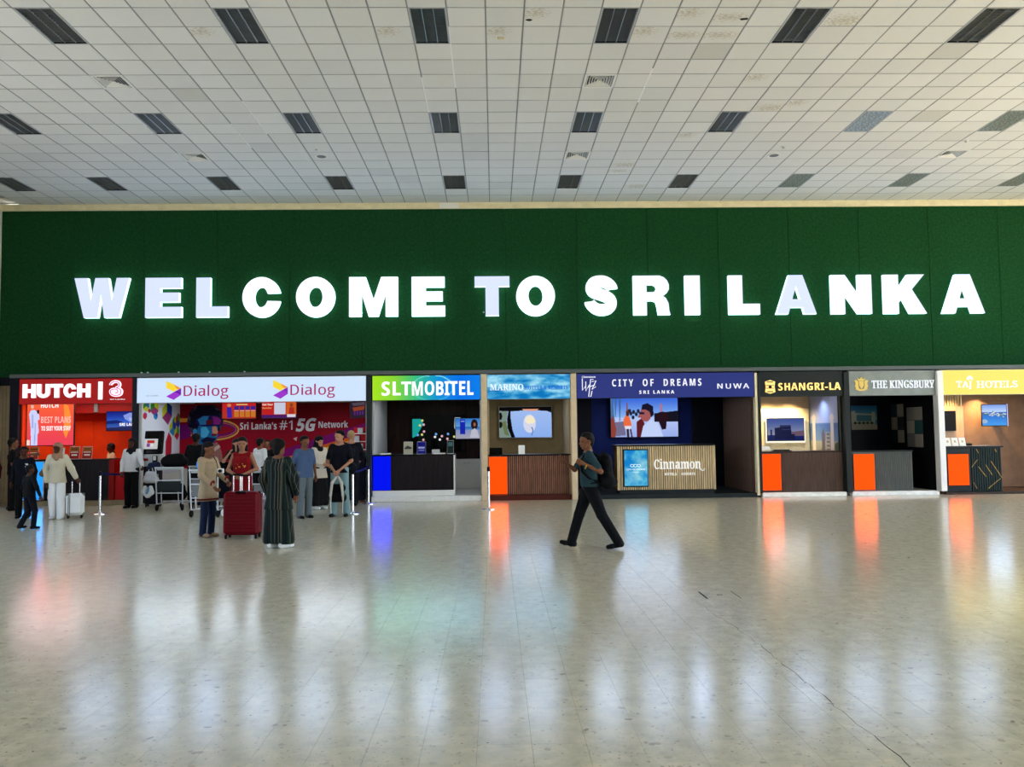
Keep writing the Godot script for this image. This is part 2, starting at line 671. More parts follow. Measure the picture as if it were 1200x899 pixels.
func build_ceiling() -> void:
	var c := setting("ceiling")
	span(c, "slab", LX - 0.3, RX + 0.4, CY + 0.16, CY + 0.5, -25.3, FZ + 0.4, M.plaster)
	# soffit of the part of the hall behind the photographer
	span(c, "soffit", LX, RX, CY, CY + 0.02, -8.255, FZ, M.plaster)
	# mineral-fibre tile: fine speckle
	var r := RandomNumberGenerator.new()
	r.seed = 5
	var mats := []
	var tones := [Color(0.87, 0.87, 0.85), Color(0.855, 0.855, 0.84), Color(0.88, 0.88, 0.865), Color(0.80, 0.80, 0.775)]
	for q in 4:
		var img := canvas(256, 256, tones[q])
		for k in 5000:
			var v := r.randf_range(-0.07, 0.05)
			var b: Color = tones[q]
			img.fill_rect(Rect2i(r.randi() % 256, r.randi() % 256, 1 + r.randi() % 2, 1 + r.randi() % 2), Color(b.r + v, b.g + v, b.b + v))
		var m := plain(Color.WHITE, 0.9, 0.0, 0.3)
		m.albedo_texture = tex(img)
		m.uv1_triplanar = true
		m.uv1_scale = Vector3.ONE * 1.7
		mats.append(m)
	# water-stained tiles: brown rings and smears with ragged edges
	var stains := []
	for q in 3:
		var img := canvas(256, 256, tones[0])
		var nz := FastNoiseLite.new()
		nz.seed = 40 + q
		nz.frequency = 0.02
		nz.fractal_octaves = 4
		for y in 256:
			for x in 256:
				var cx: float = [0.45, 0.6, 0.3][q]
				var cy: float = [0.5, 0.3, 0.75][q]
				var e: float = 1.0 - Vector2((x / 256.0 - cx) * [1.6, 1.2, 2.4][q], (y / 256.0 - cy) * [4.0, 2.2, 3.0][q]).length()
				var v := clampf((e * 0.55 + nz.get_noise_2d(x * 1.5, y * 3.0) * 0.9 - 0.15) * 3.0, 0.0, 1.0)
				img.set_pixel(x, y, tones[0].lerp(Color(0.62, 0.56, 0.43), v * 0.4))
		var m := plain(Color.WHITE, 0.9, 0.0, 0.3)
		m.albedo_texture = tex(img)
		m.uv1_triplanar = true
		m.uv1_scale = Vector3.ONE * 1.7
		m.uv1_offset = Vector3.ONE * 0.5
		stains.append(m)
	var stained := {"6,0": 0, "6,1": 0, "5,1": 0, "9,0": 1, "5,0": 2, "8,4": 2, "9,6": 1, "10,6": 2, "5,12": 1, "5,13": 0, "-8,1": 2, "0,1": 2, "-3,1": 2, "4,1": 2, "6,15": 1, "7,9": 2, "1,0": 2}
	# light fittings and air grilles
	var taken := {}
	var lamps := []
	for j in [0, 7, 14]:
		for k in 10:
			var i: int = -22 + k * 5
			if i == -22:
				i = -21
			if j == 0 and (i < -17 or i > 18):
				continue
			lamps.append([i, j])
			taken["%d,%d" % [i, j]] = 1
			taken["%d,%d" % [i, j + 1]] = 1
	var grilles := [[-12, 4], [3, 4], [3, 11], [-12, 11], [18, 11], [18, 4]]
	for p in grilles:
		taken["%d,%d" % [p[0], p[1]]] = 1
	# suspension grid
	for i in range(-23, 36):
		var x := -0.077 + 0.6 * i
		if x > LX and x < RX:
			span(c, "grid_bar", x - 0.011, x + 0.011, CY - 0.001, CY + 0.03, WZ, -8.255, M.tbar, 0.002)
	for j in range(-7, 19):
		var z := -(12.455 + 0.6 * j)
		var from := LX
		var cuts := []
		for p in lamps:
			if p[1] + 1 == j:
				cuts.append(-0.077 + 0.6 * p[0])
		cuts.sort()
		for x in cuts:
			span(c, "cross_bar", from, x, CY - 0.0005, CY + 0.028, z - 0.009, z + 0.009, M.tbar, 0.002)
			from = x + 0.6
		span(c, "cross_bar", from, RX, CY - 0.0005, CY + 0.028, z - 0.009, z + 0.009, M.tbar, 0.002)
	# bars that were repainted white stand out
	for p in [[-8, 6.0, 9.0], [-12, 7.0, 8.2], [-9, 8.0, 10.5], [-1, 1.0, 5.0], [-2, 4.2, 7.0], [9, 7.2, 8.0], [5, 3.6, 6.2]]:
		var x: float = -0.077 + 0.6 * p[0]
		span(c, "painted_bar", x - 0.013, x + 0.013, CY - 0.003, CY + 0.01, -(12.455 + 0.6 * p[2]), -(12.455 + 0.6 * p[1]), M.tbar_white, 0.002)
	var tile := cbox(Vector3(0.574, 0.016, 0.574), 0.003)
	var near := 0
	var far := []
	for j in range(-7, 19):
		for i in range(-23, 35):
			var x0 := -0.077 + 0.6 * i
			if x0 < LX or x0 + 0.6 > RX or taken.has("%d,%d" % [i, j]):
				continue
			var d := 12.455 + 0.6 * (j + 0.5)
			var zt := 0.574
			var at := Vector3(x0 + 0.3, CY + 0.006 + rng.randf_range(-0.002, 0.003), -d)
			if j == 18:
				at.z = -23.31
			var m: Material = mats[3] if rng.randf() < 0.022 else mats[rng.randi() % 3]
			var key := "%d,%d" % [i, j]
			if stained.has(key):
				m = stains[stained[key]]
			if (near < 300 and j >= -1 and absf(x0 + 0.3 - 0.0216 * d) < 0.616 * d + 0.4) or stained.has(key):
				put(c, "ceiling_tile", tile, m, at, Vector3(rng.randf_range(-0.004, 0.004), 0, rng.randf_range(-0.004, 0.004)))
				near += 1
			else:
				far.append(at)
	var mm := MultiMesh.new()
	mm.transform_format = MultiMesh.TRANSFORM_3D
	mm.use_colors = true
	mm.mesh = tile
	mm.instance_count = far.size()
	for k in far.size():
		mm.set_instance_transform(k, Transform3D(Basis(), far[k]))
		var v := 0.9 if rng.randf() < 0.04 else rng.randf_range(0.975, 1.0)
		mm.set_instance_color(k, Color(v, v, v))
	var mi := MultiMeshInstance3D.new()
	mi.name = "distant_ceiling_tiles"
	mi.multimesh = mm
	mats[1].vertex_color_use_as_albedo = true
	mi.material_override = mats[1]
	mi.set_meta("kind", "stuff")
	c.add_child(mi)
	# troffers
	var proto: Node3D = null
	for p in lamps:
		var at := Vector3(-0.077 + 0.6 * p[0] + 0.3, CY, -(12.455 + 0.6 * p[1]) - 0.6)
		if proto == null:
			proto = make_troffer(at)
		else:
			copy(proto, at, 0.0, "unlit recessed ceiling light with dark louvre in the %s" % {0: "row farthest from the green wall", 7: "middle of three rows", 14: "row closest to the green wall"}[p[1]])
	# fittings towards the windows: added pale sheet imitates daylight reflected by the louvres
	var lens := grained(Color(0.46, 0.49, 0.47), 0.6, Vector3.ONE * 3.0, 0.35, 27, 0.5, false)  # mottled grey of the painted reflection, not a real diffuser
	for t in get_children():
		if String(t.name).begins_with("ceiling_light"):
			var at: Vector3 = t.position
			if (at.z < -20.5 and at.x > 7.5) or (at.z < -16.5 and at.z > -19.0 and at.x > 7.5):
				span(t, "painted_reflection", -0.272, 0.272, 0.0, 0.005, -0.572, 0.572, lens, 0.001)
				t.set_meta("label", "unlit recessed ceiling light with added pale sheet imitating reflected light in the %s" % ("row closest to the green wall" if at.z < -20.5 else "middle of three rows"))
	proto = null
	for p in grilles:
		var at := Vector3(-0.077 + 0.6 * p[0] + 0.3, CY, -(12.455 + 0.6 * p[1]) - 0.3)
		if proto == null:
			proto = make_grille(at)
		else:
			copy(proto, at, 0.0, "square white air grille between %s" % ("the farthest and middle rows of ceiling lights" if p[1] == 4 else "the middle row of lights and the row by the wall"))
	# round speakers and small detectors
	for p in [[-4.01, -19.33], [6.74, -19.39]]:
		var s := thing("ceiling_speaker", "round ceiling loudspeaker with grey mesh in the tiled ceiling", "loudspeaker", Vector3(p[0], CY - 0.002, p[1]), 0.0, "round loudspeakers in the ceiling")
		put(s, "ring", lathe([Vector2(0.11, -0.012), Vector2(0.15, -0.016), Vector2(0.165, 0.0)], 24), M.white)
		put(s, "mesh_cover", lathe([Vector2(0.001, -0.008), Vector2(0.06, -0.009), Vector2(0.112, -0.012)], 24), M.grey)
	for p in [[-4.02, -18.8], [6.76, -18.79], [10.83, -18.43]]:
		var s := thing("smoke_detector", "small white smoke detector dome on the tiled ceiling", "detector", Vector3(p[0], CY - 0.001, p[1]), 0.0, "smoke detectors on the ceiling")
		put(s, "base_plate", lathe([Vector2(0.03, -0.02), Vector2(0.055, -0.018), Vector2(0.06, 0.0)], 16), M.white)
		put(s, "sensor", lathe([Vector2(0.001, -0.05), Vector2(0.02, -0.046), Vector2(0.032, -0.02)], 16), M.palegrey)
	var s2 := thing("junction_cover", "small cream cover plate hanging on the ceiling tile", "cover plate", Vector3(0.18, CY - 0.002, -13.42))
	span(s2, "plate", -0.05, 0.05, -0.03, 0.0, -0.025, 0.025, M.cream, 0.006)
	span(s2, "bracket", -0.065, -0.045, -0.02, 0.0, -0.015, 0.015, M.gold, 0.003)
	for p in [[0.61, -12.83, 0.05], [4.05, -12.81, 0.07]]:
		var st := SurfaceTool.new()
		st.begin(Mesh.PRIMITIVE_TRIANGLES)
		var ring := PackedVector2Array()
		for k in 9:
			var t := TAU * k / 9.0
			ring.append(Vector2(cos(t) * p[2] * rng.randf_range(0.5, 1.2), sin(t) * 0.04 * rng.randf_range(0.6, 1.2)))
		var hole := put(c, "broken_patch", extrude(ring, [], 0.004), plain(Color(0.16, 0.13, 0.10), 0.9), Vector3(p[0], CY - 0.0045, p[1]), Vector3(PI / 2, 0, 0))
		hole.rotation = Vector3(PI / 2, 0, 0)
	# cream cornice where the ceiling meets the turf wall
	var k := setting("trim_1")
	span(k, "cornice", LX, RX, CY - 0.18, CY + 0.001, WZ - 0.02, WZ + 0.05, M.cream, 0.01)
	span(k, "cornice_patch", -1.5, -0.95, CY - 0.175, CY - 0.02, WZ + 0.045, WZ + 0.056, M.white)
	span(k, "side_cornice", LX, LX + 0.05, CY - 0.18, CY + 0.001, WZ + 0.05, FZ, M.cream, 0.01)

func make_troffer(at: Vector3) -> Node3D:
	var t := thing("ceiling_light", "unlit recessed ceiling light with dark louvre in the row farthest from the green wall", "ceiling light", at, 0.0, "recessed lights in the tiled ceiling")
	var dark := plain(Color(0.17, 0.18, 0.18), 0.45, 0.3)  # darkness of the unlit recess is put into the housing colour
	var alu := plain(Color(0.62, 0.64, 0.64), 0.3, 0.85)
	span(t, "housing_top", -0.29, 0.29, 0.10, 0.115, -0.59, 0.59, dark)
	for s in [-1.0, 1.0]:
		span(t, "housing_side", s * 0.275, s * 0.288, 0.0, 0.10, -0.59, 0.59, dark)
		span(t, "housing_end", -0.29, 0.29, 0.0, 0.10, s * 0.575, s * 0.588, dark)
		span(t, "edge_frame", s * 0.275, s * 0.298, -0.004, 0.003, -0.595, 0.595, M.palegrey, 0.001)
		span(t, "end_frame", -0.298, 0.298, -0.004, 0.003, s * 0.578, s * 0.597, M.palegrey, 0.001)
	for k in 3:
		var x := -0.18 + k * 0.18
		bar(t, "tube", Vector3(x, 0.07, -0.56), Vector3(x, 0.07, 0.56), 0.014, plain(Color(0.62, 0.64, 0.63), 0.3))
	for k in 4:
		span(t, "reflector_fin", -0.275 + k * 0.18, -0.265 + k * 0.18, 0.006, 0.075, -0.57, 0.57, alu, 0.002)
	var st := SurfaceTool.new()
	st.begin(Mesh.PRIMITIVE_TRIANGLES)
	var blade := cbox(Vector3(0.55, 0.05, 0.006), 0.001)
	for k in 15:
		st.append_from(blade, 0, Transform3D(Basis(), Vector3(0, 0.032, -0.525 + k * 0.075)))
	put(t, "louvre", st.commit(), alu)
	return t

func make_grille(at: Vector3) -> Node3D:
	var t := thing("air_grille", "square white air grille between the farthest and middle rows of ceiling lights", "air grille", at, 0.0, "square air grilles in the ceiling")
	var zinc := plain(Color(0.50, 0.51, 0.52), 0.5, 0.4)
	span(t, "duct_end", -0.26, 0.26, 0.14, 0.15, -0.26, 0.26, zinc)
	for s in [-1.0, 1.0]:
		span(t, "duct_side", s * 0.25, s * 0.26, 0.0, 0.14, -0.26, 0.26, zinc)
		span(t, "duct_side", -0.25, 0.25, 0.0, 0.14, s * 0.25, s * 0.26, zinc)
	for s in [-1.0, 1.0]:
		span(t, "frame", s * 0.25, s * 0.297, -0.012, 0.004, -0.297, 0.297, M.white)
		span(t, "frame", -0.25, 0.25, -0.012, 0.004, s * 0.25, s * 0.297, M.white)
	# four triangular fields of slats
	for q in 4:
		var st := SurfaceTool.new()
		st.begin(Mesh.PRIMITIVE_TRIANGLES)
		for k in 5:
			var d := 0.04 + k * 0.047
			var b := Basis(Vector3.UP, q * PI / 2) * Basis(Vector3.RIGHT, 0.95)
			st.append_from(cbox(Vector3(2.0 * d, 0.004, 0.034), 0.001), 0, Transform3D(b, Basis(Vector3.UP, q * PI / 2) * Vector3(0, 0.012, d)))
		put(t, "slat_field", st.commit(), M.white)
	return t

func build_turf_wall() -> void:
	var w := setting("wall_back")
	span(w, "core", LX, RX, 3.36, CY, WZ - 0.35, WZ - 0.016, plain(Color(0.20, 0.33, 0.24), 0.9))
	var n := 768
	var nz := FastNoiseLite.new()
	nz.seed = 9
	nz.frequency = 0.03
	nz.fractal_octaves = 5
	nz.fractal_gain = 0.7
	var s := nz.get_seamless_image(n, n)
	var r := RandomNumberGenerator.new()
	r.seed = 31
	var img := Image.create(n, n, false, Image.FORMAT_RGB8)
	for y in n:
		for x in n:
			var v := 1.0 + (s.get_pixel(x, y).r - 0.5) * 0.4 + r.randf_range(-0.08, 0.08)
			img.set_pixel(x, y, Color(0.10 * v, 0.262 * v, 0.145 * v))
	for j in 8:
		for i in 8:
			if r.randf() < 0.85:
				var px := (i + 0.5) * 96 + r.randf_range(-6, 6)
				var py := (j + 0.5) * 96 + r.randf_range(-6, 6)
				img.fill_rect(Rect2i(int(px), int(py), 4, 4), Color(0.25, 0.45, 0.30))
	var m := plain(Color.WHITE, 0.95, 0.0, 0.15)
	m.albedo_texture = tex(img)
	m.uv1_triplanar = true
	m.uv1_world_triplanar = true
	m.uv1_scale = Vector3.ONE / 2.16
	var x0 := -13.86
	var k := 0
	while x0 < RX:
		var x1 := minf(x0 + 2.03, RX)
		var a := maxf(x0, LX)
		span(w, "turf_panel", a + 0.005, x1 - 0.005, 3.37, CY - 0.17, WZ - 0.016, WZ + rng.randf_range(0.0, 0.008), m, 0.005)
		x0 += 2.03
		k += 1

# ---------------------------------------------------------------- channel letters
func glyph(ch: String) -> Array:      # [outer ring, holes], unit box
	match ch:
		"E": return [pv([0, 0, 1, 0, 1, .265, .42, .265, .42, .385, .93, .385, .93, .625, .42, .625, .42, .735, .99, .735, .99, 1, 0, 1]), []]
		"L": return [pv([0, 0, 1, 0, 1, .27, .44, .27, .44, 1, 0, 1]), []]
		"I": return [pv([0, 0, 1, 0, 1, 1, 0, 1]), []]
		"T": return [pv([.31, 0, .69, 0, .69, .74, 1, .74, 1, 1, 0, 1, 0, .74, .31, .74]), []]
		"W": return [pv([.18, 0, .43, 0, .49, .58, .55, 0, .82, 0, 1, 1, .77, 1, .69, .43, .62, 1, .38, 1, .305, .43, .24, 1, 0, 1]), []]
		"M": return [pv([0, 0, .25, 0, .25, .6, .40, 0, .60, 0, .75, .6, .75, 0, 1, 0, 1, 1, .66, 1, .5, .42, .34, 1, 0, 1]), []]
		"N": return [pv([0, 0, .33, 0, .33, .52, .66, 0, 1, 0, 1, 1, .67, 1, .67, .48, .34, 1, 0, 1]), []]
		"A": return [pv([0, 0, .30, 0, .345, .17, .655, .17, .70, 0, 1, 0, .67, 1, .33, 1]), [pv([.405, .38, .595, .38, .50, .72])]]
		"K": return [pv([0, 0, .34, 0, .34, .28, .43, .39, .61, 0, 1, 0, .66, .62, .96, 1, .57, 1, .34, .64, .34, 1, 0, 1]), []]
		"H": return [pv([0, 0, .33, 0, .33, .37, .67, .37, .67, 0, 1, 0, 1, 1, .67, 1, .67, .64, .33, .64, .33, 1, 0, 1]), []]
		"U": return [pv([0, 1] + arc(Vector2(.5, .38), .5, .39, 180, 360, 16) + [1, 1, .67, 1] + arc(Vector2(.5, .38), .17, .13, 360, 180, 8) + [.33, 1]), []]
		"R": return [pv([0, 0, .36, 0, .36, .36, .50, .36, .60, .33, .64, .2, .67, 0, 1, 0, .97, .1, .95, .3, .88, .43, .80, .475, .91, .55, .97, .65, .97, .77, .92, .88, .83, .96, .72, 1, 0, 1]), [pv([.36, .58, .53, .58, .60, .61, .63, .675, .60, .74, .53, .77, .36, .77])]]
		"C": return [pv(arc(Vector2(.5, .5), .5, .51, 12, 348, 40) + arc(Vector2(.49, .5), .18, .255, 338, 22, 24)), []]
		"O": return [pv(arc(Vector2(.5, .5), .5, .51, 0, 354, 40)), [pv(arc(Vector2(.5, .5), .185, .255, 0, 350, 28))]]
		"S":
			var line := PackedVector2Array()
			var c := Curve2D.new()
			for p in [[.845, .665, 0, .06], [.5, .865, -.2, 0], [.19, .70, 0, -.12], [.5, .525, .12, -.04], [.815, .315, 0, -.12], [.5, .135, -.2, 0], [.15, .345, 0, .05]]:
				c.add_point(Vector2(p[0], p[1]), Vector2(-p[2], -p[3]), Vector2(p[2], p[3]))
			for q in c.tessellate(4, 3.0):
				line.append(q)
			var o := Geometry2D.offset_polyline(line, 0.145, Geometry2D.JOIN_ROUND, Geometry2D.END_BUTT)
			return [o[0], []]
	return [pv([0, 0, 1, 0, 1, 1, 0, 1]), []]

# thing or part: lit face and translucent side returns
func channel_letter(parent: Node3D, ch: String, x0: float, x1: float, y0: float, y1: float, z: float, depth: float, face: Material, side: Material) -> void:
	var g := glyph(ch)
	var sc := func(r: PackedVector2Array) -> PackedVector2Array:
		var o := PackedVector2Array()
		for p in r:
			o.append(Vector2(lerpf(x0, x1, p.x), lerpf(y0, y1, p.y)))
		return o
	var outer: PackedVector2Array = sc.call(g[0])
	var holes := []
	for h in g[1]:
		holes.append(sc.call(h))
	put(parent, "face", face_mesh(outer, holes, z + depth), face)
	var st := SurfaceTool.new()
	st.begin(Mesh.PRIMITIVE_TRIANGLES)
	rim_into(st, outer, z, z + depth, false)
	for h in holes:
		rim_into(st, h, z, z + depth, true)
	face_into(st, outer, holes, z, -1.0)
	put(parent, "side_return", st.commit(), side)

func build_letters() -> void:
	var spec := [["W", -11.66, -10.15], ["E", -9.70, -8.70], ["L", -8.29, -7.41], ["C", -7.01, -5.95], ["O", -5.52, -4.44], ["M", -4.04, -2.68], ["E", -2.29, -1.36], ["T", -0.52, 0.46], ["O", 0.65, 1.74], ["S", 2.58, 3.52], ["R", 3.96, 5.00], ["I", 5.43, 5.85], ["L", 6.67, 7.55], ["A", 8.01, 9.16], ["N", 9.60, 10.75], ["K", 11.11, 12.32], ["A", 12.78, 13.99]]
	var words_of := ["starting", "after the W of", "before the C of", "in the middle of", "before the M of", "near the end of", "ending", "of the word TO, beginning it,", "ending the word TO", "starting", "in the middle of", "ending", "starting", "second in", "in the middle of", "after the N of", "ending"]
	var which := ["WELCOME", "WELCOME", "WELCOME", "WELCOME", "WELCOME", "WELCOME", "WELCOME", "", "", "SRI", "SRI", "SRI", "LANKA", "LANKA", "LANKA", "LANKA", "LANKA"]
	var bluish := lit(Color(0.80, 0.84, 1.0), 1.15)
	var bright := lit(Color(0.92, 0.97, 1.0), 1.45)
	var middle := lit(Color(0.88, 0.92, 1.0), 1.25)
	var look := [bluish, bluish, bluish, bright, bright, bright, bright, bluish, bright, bright, middle, middle, middle, bluish, middle, middle, middle]
	var side := lit(Color(0.75, 0.95, 0.95), 2.8)
	var yb := 5.06
	for i in spec.size():
		var s: Array = spec[i]
		var t := thing("sign_letter", "large white lit letter %s %s %s on the green wall" % [s[0], words_of[i], which[i]], "sign letter", Vector3((s[1] + s[2]) * 0.5, lerpf(5.07, 5.0, i / 16.0), WZ + 0.01), 0.0, "lit letters on the green wall")
		var hw: float = (s[2] - s[1]) * 0.5
		channel_letter(t, s[0], -hw, hw, 0.0, 1.115, 0.03, 0.14, look[i], side)
		span(t, "stand_off", -hw * 0.5 - 0.02, -hw * 0.5 + 0.02, 0.1, 0.14, -0.02, 0.03, M.steel)
		area_light(t, Vector3(0, 0.56, 0.19), Vector2(hw * 1.7, 1.0), Color(0.72, 0.82, 1.0), 1.5)

# ---------------------------------------------------------------- service booths
var booth_count := 1

func rebase(o: Node3D, base: Vector3) -> Node3D:      # built in hall coordinates: move the node to the thing's base
	o.position = base
	for c in o.get_children():
		if c is Node3D:
			c.position -= base
	return o

func slats_mesh(x0: float, x1: float, y0: float, y1: float, z: float, pitch: float, width: float, proud: float) -> ArrayMesh:
	var st := SurfaceTool.new()
	st.begin(Mesh.PRIMITIVE_TRIANGLES)
	var n := int((x1 - x0) / pitch)
	var b := cbox(Vector3(width, y1 - y0, proud), minf(0.004, proud * 0.4))
	for i in n:
		st.append_from(b, 0, Transform3D(Basis(), Vector3(x0 + (i + 0.5) * (x1 - x0) / n, (y0 + y1) * 0.5, z + proud * 0.5)))
	return st.commit()

func slats(parent: Node3D, x0: float, x1: float, y0: float, y1: float, z: float, pitch: float, width: float, proud: float, m: Material) -> void:
	var o := put(parent, "slats", slats_mesh(x0, x1, y0, y1, z, pitch, width, proud), m)
	o.set_meta("kind", "stuff")

func television(label: String, x0: float, x1: float, y0: float, y1: float, z: float, img: Image, energy: float, casing: Material, tilt := Vector3.ZERO, light := 0.0, tint := Color(0.8, 0.9, 1.0)) -> Node3D:
	var w := (x1 - x0) * 0.5
	var h := y1 - y0
	var t := thing("wall_screen", label, "screen", Vector3((x0 + x1) * 0.5, y0, z))
	t.rotation = tilt
	span(t, "casing", -w, w, 0, h, -0.05, 0.0, casing, 0.006)
	span(t, "wall_bracket", -w * 0.3, w * 0.3, h * 0.3, h * 0.7, -0.09, -0.05, M.black)
	sheet(t, "display", -w + 0.018, w - 0.018, 0.02, h - 0.018, 0.002, glowing(img, energy))
	if light > 0.0:
		area_light(t, Vector3(0, h * 0.5, 0.02), Vector2(w * 1.8, h * 0.9), tint, light)
	return t

func leaflet(label: String, x: float, y: float, z: float, w: float, h: float, img: Image, lean := 0.18) -> void:
	var t := thing("leaflet_stand", label, "leaflet stand", Vector3(x, y, z))
	span(t, "foot", -w * 0.5, w * 0.5, 0.0, 0.008, -0.06, 0.03, M.palegrey, 0.002)
	var c := put(t, "card", cbox(Vector3(w, h, 0.006), 0.002), M.white, Vector3(0, h * 0.5, -h * 0.5 * lean), Vector3(-lean, 0, 0))
	var s := sheet(c, "print", -w * 0.48, w * 0.48, -h * 0.48, h * 0.48, 0.004, printed(img, 0.4))
	s.set_meta("label", "printed face of the card")

func booth(label: String, x0: float, x1: float, back: float, wall: Material, side: Material, floor_h: float, floor_m: Material, front := BZ) -> Node3D:
	var t := setting("wall_booth_%d" % booth_count)
	booth_count += 1
	t.set_meta("label", label)
	span(t, "back_wall", x0, x1, 0.0, 3.3, back - 0.05, back, wall)
	span(t, "side_wall", x0, x0 + 0.04, 0.0, 3.3, back, -21.85, side)
	span(t, "side_wall", x1 - 0.04, x1, 0.0, 3.3, back, -21.85, side)
	span(t, "booth_ceiling", x0, x1, 2.78, 2.82, back, -21.85, M.blackmat)
	if floor_h > 0.0:
		span(t, "platform", x0, x1, 0.0, floor_h, back, front, floor_m, 0.008)
	rebase(t, Vector3((x0 + x1) * 0.5, 0, -22.5))
	return t

func downlight(parent: Node3D, at: Vector3, c: Color, energy: float) -> void:     # small recessed spot in a booth ceiling
	put(parent, "downlight", lathe([Vector2(0.001, 0.0), Vector2(0.045, -0.001), Vector2(0.06, -0.006), Vector2(0.062, 0.004)], 16), lit(c, 1.5), at)
	var s := SpotLight3D.new()
	s.name = "spot"
	s.light_color = c
	s.light_energy = energy
	s.spot_angle = 60.0
	s.spot_range = 12.0
	s.light_size = 0.05
	s.shadow_enabled = true
	parent.add_child(s, true)
	s.position = at + Vector3(0, -0.02, 0)
	s.rotation = Vector3(-PI / 2, 0, 0)

func lightpanel(parent: Node3D, x0: float, x1: float, z0: float, z1: float, c: Color, energy: float) -> void:      # luminous ceiling tile of a booth
	span(parent, "ceiling_lamp", x0, x1, 2.755, 2.779, z0, z1, lit(c, 1.0), 0.004)
	area_light(parent, Vector3((x0 + x1) * 0.5, 2.75, (z0 + z1) * 0.5), Vector2(x1 - x0, absf(z1 - z0)), c, energy, Vector3(-PI / 2, 0, 0))

func fascia(label: String, x0: float, x1: float, m: Material, frame: Material) -> Node3D:
	var t := thing("fascia_sign", label, "sign", Vector3((x0 + x1) * 0.5, 2.62, BZ))
	span(t, "box", x0 - t.position.x, x1 - t.position.x, 0, 0.66, -0.12, -0.006, frame, 0.004)
	sheet(t, "panel", x0 - t.position.x + 0.012, x1 - t.position.x - 0.012, 0.012, 0.648, -0.004, m)
	return t

func lamp_col(parent: Node3D, x0: float, x1: float, y0: float, y1: float, z: float, c: Color, energy: float, edge: Material, light: float) -> void:
	span(parent, "panel_frame", x0, x1, y0, y1, z - 0.03, z, edge, 0.006)
	span(parent, "lit_panel", x0 + 0.015, x1 - 0.015, y0 + 0.015, y1 - 0.015, z - 0.01, z + 0.006, lit(c, energy), 0.004)
	area_light(parent, Vector3((x0 + x1) * 0.5, (y0 + y1) * 0.5, z + 0.02), Vector2(x1 - x0, y1 - y0), c, light)

func build_booths() -> void:
	# canopy over the row of booths and the posts between them
	var c := setting("trim_2")
	span(c, "canopy", -12.5, RX, 3.30, 3.40, -25.0, BZ + 0.03, plain(Color(0.33, 0.36, 0.36), 0.5), 0.01)
	span(c, "canopy_end", LX, -12.5, 3.20, 3.40, -25.0, BZ - 1.0, M.navy, 0.01)
	span(c, "post", -12.50, -12.27, 0, 3.30, -24.9, BZ - 0.01, M.navy, 0.01)
	span(c, "post", -9.37, -9.25, 0, 3.30, -24.9, BZ - 0.005, M.navy, 0.01)
	span(c, "post", -3.325, -3.20, 0, 3.30, -24.9, BZ + 0.02, M.charcoal, 0.01)
	span(c, "post", -0.345, -0.19, 0, 3.29, -24.9, BZ + 0.06, M.beige, 0.01)
	span(c, "post", 1.995, 2.145, 0, 3.29, -24.9, BZ + 0.06, M.beige, 0.01)
	span(c, "post", 6.845, 6.915, 0.05, 3.26, -24.9, BZ + 0.02, M.cream, 0.008)
	span(c, "post", 6.92, 6.985, 0.1, 3.25, -24.9, BZ + 0.04, M.charcoal, 0.008)
	span(c, "post", 9.20, 9.345, 0.1, 3.25, -24.9, BZ + 0.04, M.charcoal, 0.008)
	span(c, "post", 11.66, 11.82, 0.1, 3.26, -24.9, BZ + 0.09, M.white, 0.01)
	for x in [-9.15, -8.99, -8.2, -7.4, -6.5]:
		span(c, "cable_clip", x, x + 0.04, 3.40, 3.43, BZ - 0.03, BZ + 0.02, M.palegrey)
	booth_red()
	booth_wide()
	booth_green_blue()
	booth_sky()
	booth_city()
	booth_gold()
	booth_grey()
	booth_yellow()

